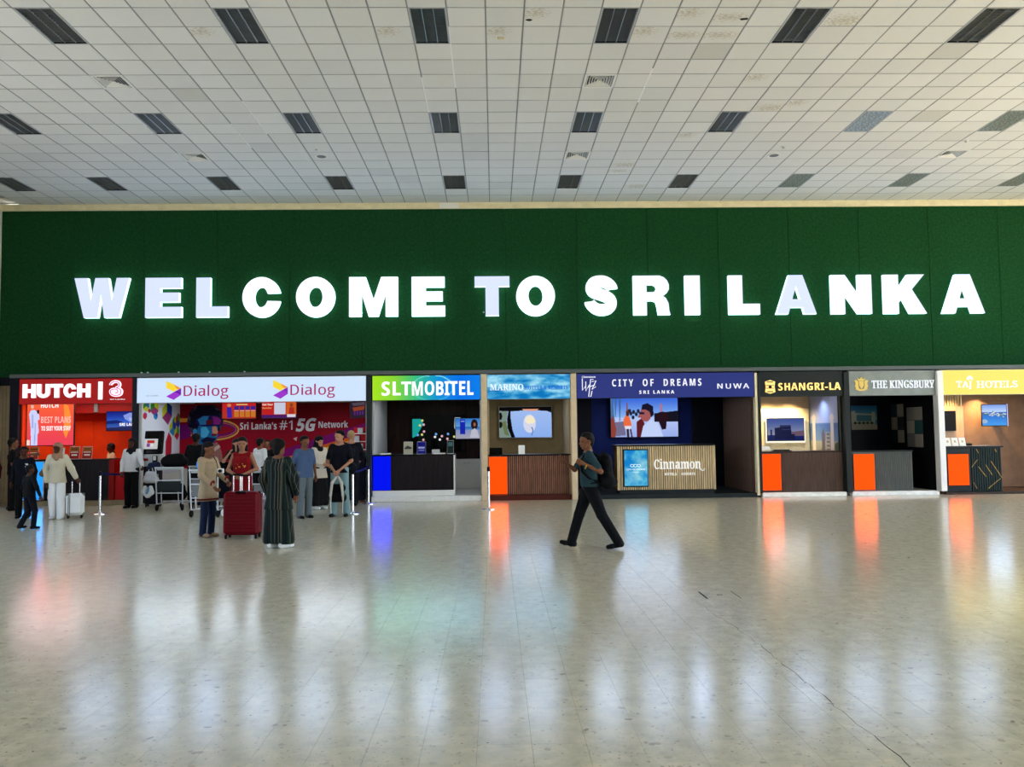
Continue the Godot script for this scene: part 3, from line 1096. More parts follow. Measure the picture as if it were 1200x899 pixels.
func booth_red() -> void:
	var b := booth("bright orange walled phone booth beneath a red fascia", -12.27, -9.37, -24.0, M.orange_wall, M.orange_wall, 0.0, M.black)
	var o := b.position
	span(b, "header", -12.2 - o.x, -9.4 - o.x, 2.42, 2.78, -23.9 - o.z, -23.35 - o.z, M.red_wall)
	span(b, "duct", -11.1 - o.x, -11.0 - o.x, 2.45, 2.76, -23.36 - o.z, -23.3 - o.z, M.grey)
	span(b, "door_leaf", -11.95 - o.x, -11.42 - o.x, 0.0, 2.24, -24.0 - o.z, -23.97 - o.z, M.orange_wall, 0.012)
	span(b, "door_edge", -11.99 - o.x, -11.96 - o.x, 0.0, 2.26, -24.0 - o.z, -23.94 - o.z, M.palegrey)
	lightpanel(b, -11.8 - o.x, -10.0 - o.x, -22.2 - o.z, -23.0 - o.z, Color(1.0, 0.95, 0.9), 3.0)
	var t := fascia("red fascia sign with white lit HUTCH lettering", -12.26, -9.36, lit(Color(0.62, 0.12, 0.12), 0.9), M.red_wall)
	var q := t.position
	var glow := lit(Color(0.93, 0.97, 1.0), 1.5)
	var sidem := lit(Color(1.0, 0.75, 0.78), 0.9)
	var xs := [[-12.13, -11.80], [-11.77, -11.44], [-11.42, -11.11], [-11.09, -10.77], [-10.74, -10.41]]
	for i in 5:
		channel_letter(t, "HUTCH"[i], xs[i][0] - q.x, xs[i][1] - q.x, 0.165, 0.52, 0.02, 0.05, glow, sidem)
	span(t, "lit_bar", -10.22 - q.x, -10.12 - q.x, 0.11, 0.57, 0.0, 0.04, glow)
	# numeral 3 drawn as a ribbon with magenta core lines
	var cv := Curve2D.new()
	for p in [[0.05, 0.72, 0, 0.1], [0.42, 0.95, 0.2, 0], [0.72, 0.74, 0, -0.12], [0.50, 0.55, -0.1, 0.0], [0.86, 0.30, 0, -0.2], [0.45, 0.05, -0.25, 0], [0.06, 0.30, 0, 0.14], [0.40, 0.46, 0.12, 0], [0.62, 0.30, 0, -0.1], [0.42, 0.2, -0.1, 0]]:
		cv.add_point(Vector2(p[0], p[1]), Vector2(-p[2], -p[3]), Vector2(p[2], p[3]))
	var ln := PackedVector2Array()
	var core := []
	for p in cv.tessellate(4, 4.0):
		ln.append(Vector2(-9.92 - q.x + p.x * 0.34, 0.19 + p.y * 0.40))
		core.append(Vector3(-9.92 - q.x + p.x * 0.34, 0.19 + p.y * 0.40, 0.055))
	for ring in Geometry2D.offset_polyline(ln, 0.035, Geometry2D.JOIN_ROUND, Geometry2D.END_ROUND):
		if not Geometry2D.is_polygon_clockwise(ring):
			put(t, "numeral", extrude(ring, [], 0.04), lit(Color(1.0, 0.92, 0.97), 1.3), Vector3(0, 0, 0.045))
	put(t, "numeral_core", tube(core, 0.011, 6), lit(Color(0.85, 0.25, 0.60), 0.9))
	words(t, "lettering", "Sri Lanka", sans, -9.93 - q.x, -9.55 - q.x, 0.10, 0.125, 0.0, glow, 0.006)
	area_light(t, Vector3(-0.6, 0.33, 0.12), Vector2(1.8, 0.4), Color(1, 0.9, 0.92), 0.8)
	# hanging advertising screen
	var img := canvas(256, 224, Color(0.90, 0.28, 0.26))
	wash(img, 0, 0, 1, 1, Color(0.96, 0.38, 0.20), Color(0.89, 0.24, 0.34))
	paint(img, [0.78, 0.05, 0.88, 0.12, 0.94, 0.35, 0.93, 0.6, 0.84, 0.85, 0.78, 0.7, 0.80, 0.4], Color(0.97, 0.55, 0.20))
	paint(img, [0.04, 0.30, 0.07, 0.22, 0.11, 0.20, 0.16, 0.20, 0.21, 0.24, 0.26, 0.32, 0.27, 0.42, 0.23, 0.44, 0.26, 0.70, 0.23, 0.76, 0.23, 1, 0.09, 1, 0.08, 0.64, 0.06, 0.45], Color(0.78, 0.80, 0.95))
	paint(img, [0.10, 0.30, 0.13, 0.30, 0.14, 0.62, 0.10, 0.60], Color(0.62, 0.66, 0.86))
	paint(img, [0.17, 0.5, 0.19, 0.5, 0.18, 0.98, 0.155, 0.98], Color(0.60, 0.64, 0.86))
	disc(img, 0.11, 0.12, 0.032, 0.06, Color(0.85, 0.70, 0.62))
	paint(img, [0.075, 0.08, 0.10, 0.03, 0.14, 0.06, 0.13, 0.09], Color(0.16, 0.10, 0.10))
	paint(img, [0.20, 0.22, 0.25, 0.20, 0.26, 0.27, 0.22, 0.29], Color(0.10, 0.10, 0.14))
	paint(img, [0.0, 0.88, 0.07, 0.88, 0.07, 1, 0, 1], Color(0.95, 0.82, 0.75))
	var s := television("hanging advertising screen reading BEST PLANS in the orange booth", -12.22, -10.98, 1.54, 2.74, -22.0, img, 1.1, M.black, Vector3.ZERO, 0.5, Color(1.0, 0.55, 0.45))
	var wl := lit(Color(1, 0.98, 0.98), 1.1)
	words(s, "lettering", "HUTCH", sans_bold, -0.25, 0.20, 1.00, 1.12, 0.004, wl, 0.003)
	words(s, "lettering", "BEST PLANS", styled(sans_bold, 0.0), -0.24, 0.53, 0.60, 0.77, 0.004, lit(Color(1, 0.72, 0.68), 1.0), 0.003)
	words(s, "lettering", "TO SUIT YOUR STAY", sans_bold, -0.23, 0.53, 0.40, 0.52, 0.004, wl, 0.003)
	span(s, "hanger", -0.5, -0.47, 1.2, 1.3, -0.04, -0.02, M.steel)
	span(s, "hanger", 0.47, 0.5, 1.2, 1.3, -0.04, -0.02, M.steel)
	img = canvas(192, 128, Color(0.05, 0.12, 0.5))
	wash(img, 0, 0, 1, 0.6, Color(0.04, 0.10, 0.52), Color(0.20, 0.42, 0.85))
	wash(img, 0, 0.6, 1, 1, Color(0.10, 0.30, 0.65), Color(0.35, 0.42, 0.75))
	paint(img, [0.5, 0.2, 0.7, 0.05, 1, 0.1, 1, 0.5, 0.75, 0.6, 0.55, 0.4], Color(0.55, 0.62, 0.92))
	paint(img, [0, 0.5, 0.3, 0.45, 0.5, 0.55, 0.4, 0.62, 0, 0.66], Color(0.06, 0.14, 0.45))
	paint(img, [0, 0.86, 1, 0.78, 1, 1, 0, 1], Color(0.14, 0.16, 0.36))
	s = television("blue sea screen reading SRI LANKA on the orange wall", -10.76, -9.82, 1.92, 2.47, -23.3, img, 0.9, M.black)
	words(s, "lettering", "SRI LANKA", sans_bold, -0.10, 0.44, 0.14, 0.22, 0.004, wl, 0.003)
	words(s, "lettering", "TO", sans_bold, 0.16, 0.28, 0.28, 0.36, 0.004, lit(Color(0.7, 0.85, 1), 0.9), 0.003)
	# counter
	var k := thing("service_counter", "dark counter with glowing light blue front panel beneath the hanging red screen", "counter")
	span(k, "body", -11.66, -10.0, 0.13, 1.15, -22.55, -21.86, M.ebony, 0.006)
	span(k, "end_body", -12.27, -11.66, 0.13, 1.15, -22.55, -21.86, M.ebony, 0.006)
	span(k, "counter_top", -12.28, -9.98, 1.15, 1.19, -22.6, -21.82, M.black, 0.006)
	span(k, "side_block", -10.0, -9.86, 0.13, 1.17, -22.5, -21.85, M.red_wall, 0.006)
	span(k, "low_gate", -9.86, -9.40, 0.13, 0.86, -22.3, -21.9, M.red, 0.006)
	span(k, "plinth", -12.27, -9.40, 0.0, 0.13, -22.5, -21.88, M.taupe, 0.006)
	lamp_col(k, -12.26, -11.66, 0.15, 1.15, -21.84, Color(0.16, 0.62, 1.0), 1.0, M.white, 0.5)
	rebase(k, Vector3(-11.1, 0, -22.2))
	for e in [[-11.0, 0.26, "beneath the hanging screen on the dark counter"], [-10.67, 0.26, "closest to the clerk on the dark counter"], [-12.06, 0.25, "above the light blue lit panel"]]:
		img = canvas(64, 80, Color(0.62, 0.16, 0.10))
		img.fill_rect(Rect2i(3, 4, 58, 22), Color(0.75, 0.52, 0.18))
		img.fill_rect(Rect2i(8, 10, 48, 10), Color(0.40, 0.20, 0.08))
		img.fill_rect(Rect2i(6, 32, 50, 7), Color(0.88, 0.80, 0.74))
		img.fill_rect(Rect2i(12, 50, 40, 9), Color(0.92, 0.90, 0.88))
		leaflet("red and gold leaflet card %s" % e[2], e[0], 1.19, -22.05, e[1], 0.33, img)
	leaflet("narrow white card standing on the dark counter of the orange booth", -11.32, 1.19, -22.1, 0.07, 0.30, canvas(8, 16, Color(0.9, 0.88, 0.85)))

func diamond(img: Image, x: float, y: float, w: float, h: float, cs: Array) -> void:      # long faceted lozenge
	paint(img, [x, y + h * 0.3, x + w * 0.5, y, x + w * 0.5, y + h * 0.42, x, y + h * 0.7], cs[0])
	paint(img, [x + w * 0.5, y, x + w, y + h * 0.18, x + w, y + h * 0.62, x + w * 0.5, y + h * 0.42], cs[1])
	paint(img, [x, y + h * 0.7, x + w * 0.5, y + h * 0.42, x + w, y + h * 0.62, x + w * 0.6, y + h], cs[2])

func mural_image() -> Image:
	var W := 888
	var H := 296
	var img := canvas(W, H, Color(0.62, 0.05, 0.12))
	wash(img, 0, 0, 1, 1, Color(0.50, 0.03, 0.10), Color(0.68, 0.05, 0.16))
	var u := func(p: Array) -> Array:
		var o := []
		for i in range(0, p.size(), 2):
			o.append((p[i] - 208.0) / 236.0)
			o.append((p[i + 1] - 474.0) / 74.0)
		return o
	# orbit rings round the head
	for r in [[31.0, 12.5, Color(0.85, 0.66, 0.25)], [29.0, 10.6, Color(0.50, 0.08, 0.40)], [27.4, 9.2, Color(0.88, 0.45, 0.18)], [26.6, 8.4, Color(0.45, 0.06, 0.42)], [24.0, 5.6, Color(0.60, 0.05, 0.14)]]:
		disc(img, (248.0 - 208.0) / 236.0, (504.0 - 474.0) / 74.0, r[0] / 236.0, r[1] / 74.0, r[2])
	paint(img, u.call([208, 490, 222, 490, 222, 494, 208, 495]), Color(0.88, 0.55, 0.20))
	paint(img, u.call([208, 497, 222, 497, 222, 512, 208, 516]), Color(0.42, 0.05, 0.40))
	# sweeping bands to the right
	paint(img, u.call([285, 548, 330, 528, 380, 512, 430, 497, 430, 512, 380, 524, 330, 540, 305, 548]), Color(0.52, 0.06, 0.42))
	paint(img, u.call([300, 548, 330, 538, 380, 522, 430, 508, 430, 513, 380, 526, 330, 542, 312, 548]), Color(0.90, 0.40, 0.12))
	paint(img, u.call([310, 548, 330, 542, 380, 526, 430, 512, 430, 516, 380, 530, 330, 546, 322, 548]), Color(0.95, 0.72, 0.22))
	paint(img, u.call([322, 548, 380, 530, 430, 516, 430, 521, 390, 532, 340, 548]), Color(0.75, 0.18, 0.20))
	paint(img, u.call([342, 515, 347, 513, 346, 518]), Color(0.9, 0.75, 0.78))
	# head in profile, looking up to the right
	var hair := Color(0.08, 0.06, 0.16)
	for k in 26:
		var t := TAU * k / 26.0
		disc(img, (239.0 + cos(t) * 17.0 - 208.0) / 236.0, (493.0 + sin(t) * 16.0 - 474.0) / 74.0, 4.2 / 236.0, 4.2 / 74.0, hair.lightened(0.10 * (k % 3)))
	disc(img, 31.0 / 236.0, 19.0 / 74.0, 17.5 / 236.0, 17.5 / 74.0, hair)
	paint(img, u.call([229, 505, 233, 494, 240, 489, 249, 489, 253, 496, 254, 503, 252, 506, 254, 510, 252, 516, 247, 520, 240, 523, 238, 548, 226, 548, 229, 528]), Color(0.10, 0.42, 0.66))
	paint(img, u.call([234, 501, 240, 500, 244, 506, 240, 514, 234, 512]), Color(0.30, 0.72, 0.90))
	paint(img, u.call([229, 522, 233, 524, 234, 548, 229, 548]), Color(0.30, 0.74, 0.95))
	paint(img, u.call([247, 498, 252, 500, 254, 506, 252, 512, 247, 508]), Color(0.85, 0.58, 0.46))
	paint(img, u.call([240, 512, 252, 514, 247, 520, 238, 521, 234, 516]), Color(0.07, 0.10, 0.24))
	paint(img, u.call([247, 508, 253, 509, 252, 511, 246, 511]), Color(0.45, 0.10, 0.16))
	disc(img, 19.0 / 236.0, 32.0 / 74.0, 2.4 / 236.0, 4.0 / 74.0, Color(0.22, 0.55, 0.80))
	paint(img, u.call([228, 492, 236, 487, 252, 487, 259, 492, 257, 499, 248, 500, 240, 500, 233, 499, 228, 497]), Color(0.14, 0.10, 0.36))
	paint(img, u.call([230, 492, 236, 488, 243, 488, 240, 498, 233, 498]), Color(0.20, 0.55, 0.80))
	paint(img, u.call([247, 488, 254, 489, 258, 493, 256, 498, 249, 498]), Color(0.55, 0.15, 0.55))
	paint(img, u.call([240, 493, 247, 492, 248, 497, 240, 498]), Color(0.40, 0.08, 0.16))
	paint(img, u.call([238, 523, 253, 518, 258, 528, 262, 548, 240, 548]), Color(0.62, 0.42, 0.40))
	paint(img, u.call([241, 530, 255, 521, 257, 524, 243, 534]), Color(0.85, 0.75, 0.72))
	return img

func booth_wide() -> void:
	var b := booth("wide red booth with a printed mural beneath a white lit fascia", -9.25, -3.325, -24.55, M.white, M.palegrey, 0.0, M.black)
	var o := b.position
	lightpanel(b, -8.6 - o.x, -6.6 - o.x, -22.3 - o.z, -22.9 - o.z, Color(0.95, 0.97, 1.0), 1.6)
	lightpanel(b, -6.0 - o.x, -4.0 - o.x, -22.3 - o.z, -22.9 - o.z, Color(0.95, 0.97, 1.0), 1.6)
	var mu := thing("wall_mural", "red printed mural of a face in goggles with swirling coloured bands", "mural", Vector3(-6.29, 0.82, -24.53))
	span(mu, "board", -2.92, 2.92, 0.0, 1.87, 0.0, 0.03, M.red, 0.006)
	sheet(mu, "print", -2.92, 2.92, 0.0, 1.86, 0.032, printed(mural_image(), 0.6))
	span(mu, "top_rail", -2.45, -1.6, 1.83, 1.90, 0.0, 0.08, M.red_wall)
	var wt := plain(Color(0.90, 0.88, 0.90), 0.5)
	words(mu, "lettering", "Sri Lanka's", sans_bold, -7.43 + 6.29, -6.37 + 6.29, 1.10, 1.32, 0.032, wt, 0.012)
	words(mu, "lettering", "#1", sans, -6.29 + 6.29, -5.91 + 6.29, 1.09, 1.36, 0.032, wt, 0.012)
	words(mu, "lettering", "5G", styled(sans_bold, 0.6, 0, 0.25), -5.81 + 6.29, -5.21 + 6.29, 1.03, 1.42, 0.032, wt, 0.03)
	words(mu, "lettering", "Network", sans_bold, -5.15 + 6.29, -4.29 + 6.29, 1.13, 1.33, 0.032, wt, 0.012)
	# white side panel with coloured lozenges
	var img := canvas(200, 400, Color(0.84, 0.86, 0.90))
	var G := Color(0.16, 0.55, 0.22)
	var Y := Color(0.80, 0.82, 0.18)
	var B := Color(0.10, 0.22, 0.60)
	var R := Color(0.75, 0.12, 0.20)
	var P := Color(0.62, 0.20, 0.46)
	var C := Color(0.16, 0.50, 0.72)
	diamond(img, 0.02, 0.02, 0.14, 0.14, [G, C, Y])
	diamond(img, 0.20, -0.02, 0.20, 0.24, [G, Y, P])
	diamond(img, 0.50, 0.0, 0.26, 0.32, [Y, B, P])
	diamond(img, 0.28, 0.16, 0.10, 0.10, [C, B, C])
	diamond(img, 0.02, 0.16, 0.09, 0.10, [R, P, R])
	diamond(img, 0.14, 0.11, 0.06, 0.06, [R, P, R])
	diamond(img, 0.78, 0.20, 0.12, 0.20, [G, Y, R])
	diamond(img, 0.70, 0.26, 0.18, 0.22, [Y, B, C])
	diamond(img, 0.88, 0.14, 0.12, 0.24, [R, G, B])
	diamond(img, 0.84, 0.34, 0.14, 0.20, [Y, G, R])
	diamond(img, 0.60, 0.42, 0.16, 0.46, [R, R, R])
	var pn := thing("wall_panel", "white wall panel printed with coloured faceted lozenges", "wall panel", Vector3(-9.205, 0.0, -23.2), PI / 2)
	span(pn, "board", -1.3, 1.32, 0.0, 2.77, 0.0, 0.02, M.white, 0.004)
	sheet(pn, "print", -1.3, 1.32, 0.72, 2.72, 0.022, printed(img, 0.5))
	# fascia
	var t := fascia("white lit fascia sign with two ribbon logos and Dialog lettering", -9.25, -3.33, lit(Color(0.80, 0.88, 0.98), 0.95), M.palegrey)
	var q := t.position
	area_light(t, Vector3(0, 0.33, 0.03), Vector2(5.8, 0.6), Color(0.88, 0.94, 1.0), 4.0)
	var mag := lit(Color(0.72, 0.08, 0.40), 0.75)
	for x in [-8.49, -5.74]:
		var lx: float = x - q.x
		for f in [[[0, .98, .5, .80, .75, .55, .53, .42, 0, .62], Color(0.98, 0.85, 0.22)], [[.5, .80, 1, .60, .75, .52], Color(0.95, 0.60, 0.25)], [[1, .60, 1, .25, .5, 0, 0, .18, .55, .42], Color(0.62, 0.22, 0.80)], [[.55, .42, 1, .60, 1, .27], Color(0.36, 0.08, 0.62)]]:
			var ring := PackedVector2Array()
			for i in range(0, f[0].size(), 2):
				ring.append(Vector2(lx + f[0][i] * 0.38, 0.08 + f[0][i + 1] * 0.50))
			put(t, "logo_facet", extrude(ring, [], 0.006), lit(f[1], 0.9), Vector3(0, 0, 0.004))
		words(t, "lettering", "Dialog", sans, lx + 0.45, lx + 1.60, 0.09, 0.46, 0.0, mag, 0.012)
	words(t, "lettering", "Sri Lanka", sans, -9.0 - q.x, -8.7 - q.x, 0.18, 0.21, 0.0, plain(Color(0.4, 0.4, 0.45)), 0.004)
	# overhead screens
	img = canvas(240, 110, Color(0.75, 0.12, 0.12))
	wash(img, 0, 0, 1, 1, Color(0.80, 0.10, 0.12), Color(0.72, 0.18, 0.10))
	disc(img, 0.2, 0.15, 0.06, 0.1, Color(0.85, 0.55, 0.35))
	paint(img, [0.13, 0.28, 0.27, 0.28, 0.29, 0.95, 0.15, 0.95], Color(0.22, 0.10, 0.65))
	img.fill_rect(Rect2i(100, 8, 80, 8), Color(0.9, 0.8, 0.5))
	for k in 4:
		img.fill_rect(Rect2i(84 + k * 40, 22, 34, 26), Color(0.22, 0.12, 0.55))
		img.fill_rect(Rect2i(84 + k * 40, 52, 34, 5), Color(0.85, 0.75, 0.7))
		img.fill_rect(Rect2i(84 + k * 40, 60, 34, 40), Color(0.80, 0.48, 0.12))
	television("overhead screen with rows of price tiles above the red mural", -7.58, -6.62, 2.21, 2.68, -23.3, img, 0.85, M.black)
	img = canvas(240, 110, Color(0.78, 0.10, 0.10))
	img.fill_rect(Rect2i(0, 88, 240, 22), Color(0.30, 0.06, 0.40))
	img.fill_rect(Rect2i(170, 0, 70, 88), Color(0.85, 0.35, 0.08))
	disc(img, 0.86, 0.2, 0.05, 0.12, Color(0.55, 0.25, 0.12))
	paint(img, [0.80, 0.35, 0.93, 0.35, 0.95, 0.8, 0.78, 0.8], Color(0.70, 0.15, 0.10))
	img.fill_rect(Rect2i(176, 84, 60, 20), Color(0.9, 0.88, 0.9))
	img.fill_rect(Rect2i(86, 4, 80, 80), Color(0.82, 0.84, 0.92))
	var tv := television("overhead red screen with a pale blank square above the mural lettering", -6.49, -5.50, 2.21, 2.70, -23.3, img, 0.85, M.black)
	words(tv, "lettering", "Get Your", sans_bold, -0.46, -0.17, 0.37, 0.43, 0.003, lit(Color(1, 0.92, 0.85), 0.9), 0.002)
	words(tv, "lettering", "Number", sans, -0.46, -0.2, 0.28, 0.33, 0.003, lit(Color(1, 0.8, 0.5), 0.8), 0.002)
	img = canvas(120, 110, Color(0.16, 0.05, 0.16))
	paint(img, [0.1, 0.05, 0.95, 0.05, 0.9, 0.25, 0.2, 0.25], Color(0.35, 0.30, 0.35))
	paint(img, [0.15, 0.35, 0.9, 0.3, 0.85, 0.55, 0.2, 0.6], Color(0.62, 0.25, 0.10))
	for k in 4:
		img.fill_rect(Rect2i(26 + k * 20, 68, 12, 26), Color(0.36, 0.10, 0.50))
	television("tilted dim screen hanging at the end of the red mural", -3.95, -3.42, 2.2, 2.66, -22.7, img, 0.7, M.black, Vector3(0, -0.35, 0.06))
	# service desk with a frame of steel legs, most of it behind the travellers
	var k := thing("service_counter", "long dark service desk in front of the red mural", "counter")
	span(k, "body", -8.2, -4.0, 0.06, 1.0, -22.95, -22.45, M.navy, 0.008)
	span(k, "counter_top", -8.3, -3.95, 1.0, 1.05, -23.0, -22.35, M.blackmat, 0.008)
	for i in 6:
		span(k, "front_panel", -8.15 + i * 0.7, -7.49 + i * 0.7, 0.12, 0.96, -22.46, -22.43, M.navy, 0.01)
	rebase(k, Vector3(-6.1, 0, -22.7))
	k = thing("end_cabinet", "tall dark navy cabinet closing the end of the red booth", "cabinet")
	span(k, "body", -3.90, -3.38, 0.05, 1.25, -22.4, -21.78, M.navy, 0.008)
	span(k, "top_board", -3.92, -3.37, 1.25, 1.29, -22.42, -21.76, M.blackmat)
	for i in 6:
		span(k, "front_panel", -3.895 + i * 0.086, -3.818 + i * 0.086, 0.1, 1.2, -21.79, -21.765, M.navy, 0.006)
	rebase(k, Vector3(-3.6, 0, -22.1))
	k = thing("display_rack", "red display rack with white boxes at the end of the mural", "rack")
	span(k, "back_board", -3.95, -3.5, 1.05, 1.95, -23.5, -23.45, M.red)
	for i in 4:
		span(k, "shelf", -3.95, -3.5, 1.1 + i * 0.22, 1.12 + i * 0.22, -23.45, -23.3, M.white)
		span(k, "box", -3.92 + 0.1 * (i % 2), -3.78 + 0.1 * (i % 2), 1.125 + i * 0.22, 1.27 + i * 0.22, -23.43, -23.33, M.palegrey)
	span(k, "stand", -3.8, -3.65, 0.0, 1.05, -23.5, -23.45, M.red_wall)
	rebase(k, Vector3(-3.72, 0, -23.45))
	# self-service kiosk
	k = thing("ticket_kiosk", "black self-service kiosk with small lit screen before the lozenge panel", "kiosk", Vector3(-9.03, 0, -22.1))
	put(k, "head", cbox(Vector3(0.62, 0.62, 0.09), 0.03), M.glass_black, Vector3(0.02, 1.60, 0.0), Vector3(-0.18, 0, 0))
	img = canvas(96, 72, Color(0.78, 0.80, 0.80))
	img.fill_rect(Rect2i(22, 10, 52, 20), Color(0.72, 0.16, 0.16))
	img.fill_rect(Rect2i(20, 34, 22, 22), Color(0.52, 0.24, 0.60))
	img.fill_rect(Rect2i(48, 34, 18, 20), Color(0.90, 0.88, 0.85))
	put(k, "display", sheet_mesh(0.36, 0.27), glowing(img, 0.9), Vector3(0.02, 1.565, 0.058), Vector3(-0.18, 0, 0))
	span(k, "shelf_body", -0.27, 0.30, 0.98, 1.28, -0.1, 0.10, M.palegrey, 0.02)
	span(k, "card_slot", -0.16, -0.02, 1.12, 1.19, 0.10, 0.115, M.red_wall, 0.01)
	span(k, "pin_pad", 0.10, 0.22, 1.08, 1.26, 0.10, 0.15, M.black, 0.01)
	span(k, "pin_pad_keys", 0.12, 0.20, 1.14, 1.25, 0.15, 0.156, M.white, 0.004)
	span(k, "lower_body", -0.25, 0.28, 0.02, 0.98, -0.1, 0.08, M.black, 0.02)
	span(k, "lower_label", -0.2, 0.1, 0.55, 0.75, 0.08, 0.084, M.red, 0.002)

func sheet_mesh(w: float, h: float) -> QuadMesh:
	var q := QuadMesh.new()
	q.size = Vector2(w, h)
	return q

func booth_green_blue() -> void:
	var b := booth("dark wood telecom booth beneath a green and blue lit fascia", -3.2, -0.345, -24.5, M.wenge, M.palegrey, 0.14, M.white, BZ)
	var o := b.position
	for i in 7:
		span(b, "wall_board", -3.15 + i * 0.395 - o.x, -2.762 + i * 0.395 - o.x, 0.14, 2.56, -24.5 - o.z, -24.47 - o.z, M.wenge, 0.004)
	span(b, "side_cladding", -3.16 - o.x, -3.14 - o.x, 0.14, 2.7, -24.46 - o.z, -21.9 - o.z, M.palegrey)
	lightpanel(b, -2.6 - o.x, -1.0 - o.x, -22.2 - o.z, -22.6 - o.z, Color(0.95, 0.97, 1.0), 0.7)
	for i in 8:
		span(b, "skirting_post", -3.1 + i * 0.36 - o.x, -3.06 + i * 0.36 - o.x, 0.0, 0.12, BZ - o.z, BZ + 0.012 - o.z, M.marble)
	var img := canvas(320, 72, Color(0.5, 0.8, 0.2))
	var stops := [[0.0, Color(0.66, 0.90, 0.12)], [0.22, Color(0.52, 0.84, 0.24)], [0.42, Color(0.20, 0.74, 0.56)], [0.6, Color(0.06, 0.58, 0.86)], [0.8, Color(0.02, 0.45, 0.92)], [1.0, Color(0.03, 0.50, 0.93)]]
	for i in 5:
		wash(img, stops[i][0], 0, stops[i + 1][0] + 0.01, 1, stops[i][1], stops[i + 1][1], false)
	for k in 300:
		var tt := k / 300.0
		var xx := 0.55 + cos(tt * TAU) * 0.19
		var yy := 0.5 + sin(tt * TAU) * 0.52
		var at := Vector2i(int(xx * 320), int(yy * 72))
		if at.y >= 0 and at.y < 72 and at.x < 317:
			img.fill_rect(Rect2i(at, Vector2i(4, 2)), img.get_pixelv(at).lerp(Color(0.6, 0.9, 0.95), 0.45))
	var t := fascia("green to blue lit fascia sign reading SLTMOBITEL", -3.18, -0.35, glowing(img, 1.0), M.black)
	area_light(t, Vector3(0, 0.33, 0.03), Vector2(2.8, 0.6), Color(0.5, 0.85, 0.9), 1.5)
	words(t, "lettering", "SLT", styled(sans_bold, 0.15), -2.93 + 1.765, -2.16 + 1.765, 0.13, 0.50, 0.0, M.white_lit, 0.02)
	words(t, "lettering", "MOBITEL", styled(sans_bold, 0.15), -2.14 + 1.765, -0.54 + 1.765, 0.13, 0.50, 0.0, M.white_lit, 0.02)
	# glass board with hanging flower ornaments
	var k := thing("glass_board", "glossy dark display board with aqua corner and flower discs on dark wood wall", "display board", Vector3(-1.66, 1.23, -24.4))
	span(k, "board", -0.78, 0.78, 0.0, 1.05, -0.03, 0.0, M.glass_black, 0.004)
	span(k, "top_rail", -0.80, 0.80, 1.05, 1.08, -0.03, 0.02, M.charcoal)
	put(k, "aqua_corner", extrude(pv([-0.74, 0.95, -0.50, 0.95, -0.42, 0.80, -0.62, 0.45, -0.74, 0.40]), [], 0.004), lit(Color(0.10, 0.66, 0.62), 0.8), Vector3(0, 0, 0.006))
	put(k, "white_leaf", extrude(pv([0.50, 0.98, 0.66, 0.98, 0.66, 0.52, 0.54, 0.52, 0.48, 0.7]), [], 0.004), lit(Color(0.75, 0.85, 0.90), 0.8), Vector3(0, 0, 0.006))
	put(k, "green_leaf", extrude(pv([-0.62, 0.40, -0.35, 0.52, -0.28, 0.36, -0.5, 0.28]), [], 0.004), plain(Color(0.05, 0.18, 0.10)), Vector3(0, 0, 0.006))
	var fc := [Color(0.95, 0.75, 0.80), Color(0.92, 0.92, 0.55), Color(0.45, 0.70, 0.98), Color(0.98, 0.98, 0.98)]
	for e in [[-0.45, 0.90, 1], [-0.41, 0.78, 0], [-0.52, 0.76, 1], [-0.40, 0.58, 0], [-0.58, 0.48, 2], [-0.46, 0.49, 1], [-0.42, 0.34, 0], [-0.05, 0.5, 2], [-0.08, 0.42, 3], [0.12, 0.44, 0], [0.06, 0.34, 3], [0.30, 0.50, 2], [0.28, 0.36, 0], [0.55, 0.88, 0], [0.48, 0.42, 1]]:
		put(k, "flower_disc", lathe([Vector2(0.001, 0.012), Vector2(0.03, 0.008), Vector2(0.036, 0.0)], 10), lit(fc[e[2]], 0.75), Vector3(e[0], e[1], 0.012), Vector3(PI / 2, 0, 0))
	img = canvas(200, 150, Color(0.30, 0.58, 0.85))
	wash(img, 0, 0, 1, 0.4, Color(0.20, 0.50, 0.85), Color(0.45, 0.68, 0.90))
	wash(img, 0, 0.4, 1, 0.55, Color(0.18, 0.45, 0.78), Color(0.30, 0.55, 0.80))
	wash(img, 0, 0.55, 1, 1, Color(0.55, 0.62, 0.80), Color(0.70, 0.68, 0.74))
	img.fill_rect(Rect2i(36, 6, 42, 110), Color(0.10, 0.16, 0.72))
	img.fill_rect(Rect2i(42, 16, 30, 10), Color(0.55, 0.65, 0.95))
	disc(img, 0.76, 0.3, 0.14, 0.26, Color(0.16, 0.08, 0.07))
	disc(img, 0.77, 0.30, 0.05, 0.10, Color(0.62, 0.42, 0.36))
	paint(img, [0.58, 0.95, 0.64, 0.58, 0.78, 0.48, 0.88, 0.6, 0.95, 0.95], Color(0.80, 0.80, 0.86))
	television("blue beach screen with a seated woman on the dark wood wall", -1.14, -0.395, 1.57, 2.19, -24.1, img, 0.8, M.black)
	# counter
	k = thing("service_counter", "dark wood counter with deep blue lit panel standing on the white plinth", "counter")
	span(k, "body", -2.69, -1.08, 0.28, 1.19, -22.5, -21.86, M.ebony, 0.006)
	for i in 4:
		span(k, "front_board", -2.685 + i * 0.4, -2.29 + i * 0.4, 0.29, 1.18, -21.865, -21.85, M.ebony, 0.003)
	span(k, "counter_top", -3.19, -1.05, 1.19, 1.215, -22.55, -21.82, M.black)
	span(k, "end_body", -3.19, -2.69, 0.28, 1.19, -22.5, -21.86, M.black)
	span(k, "plinth", -3.19, -1.06, 0.14, 0.28, -22.5, -21.80, M.white, 0.01)
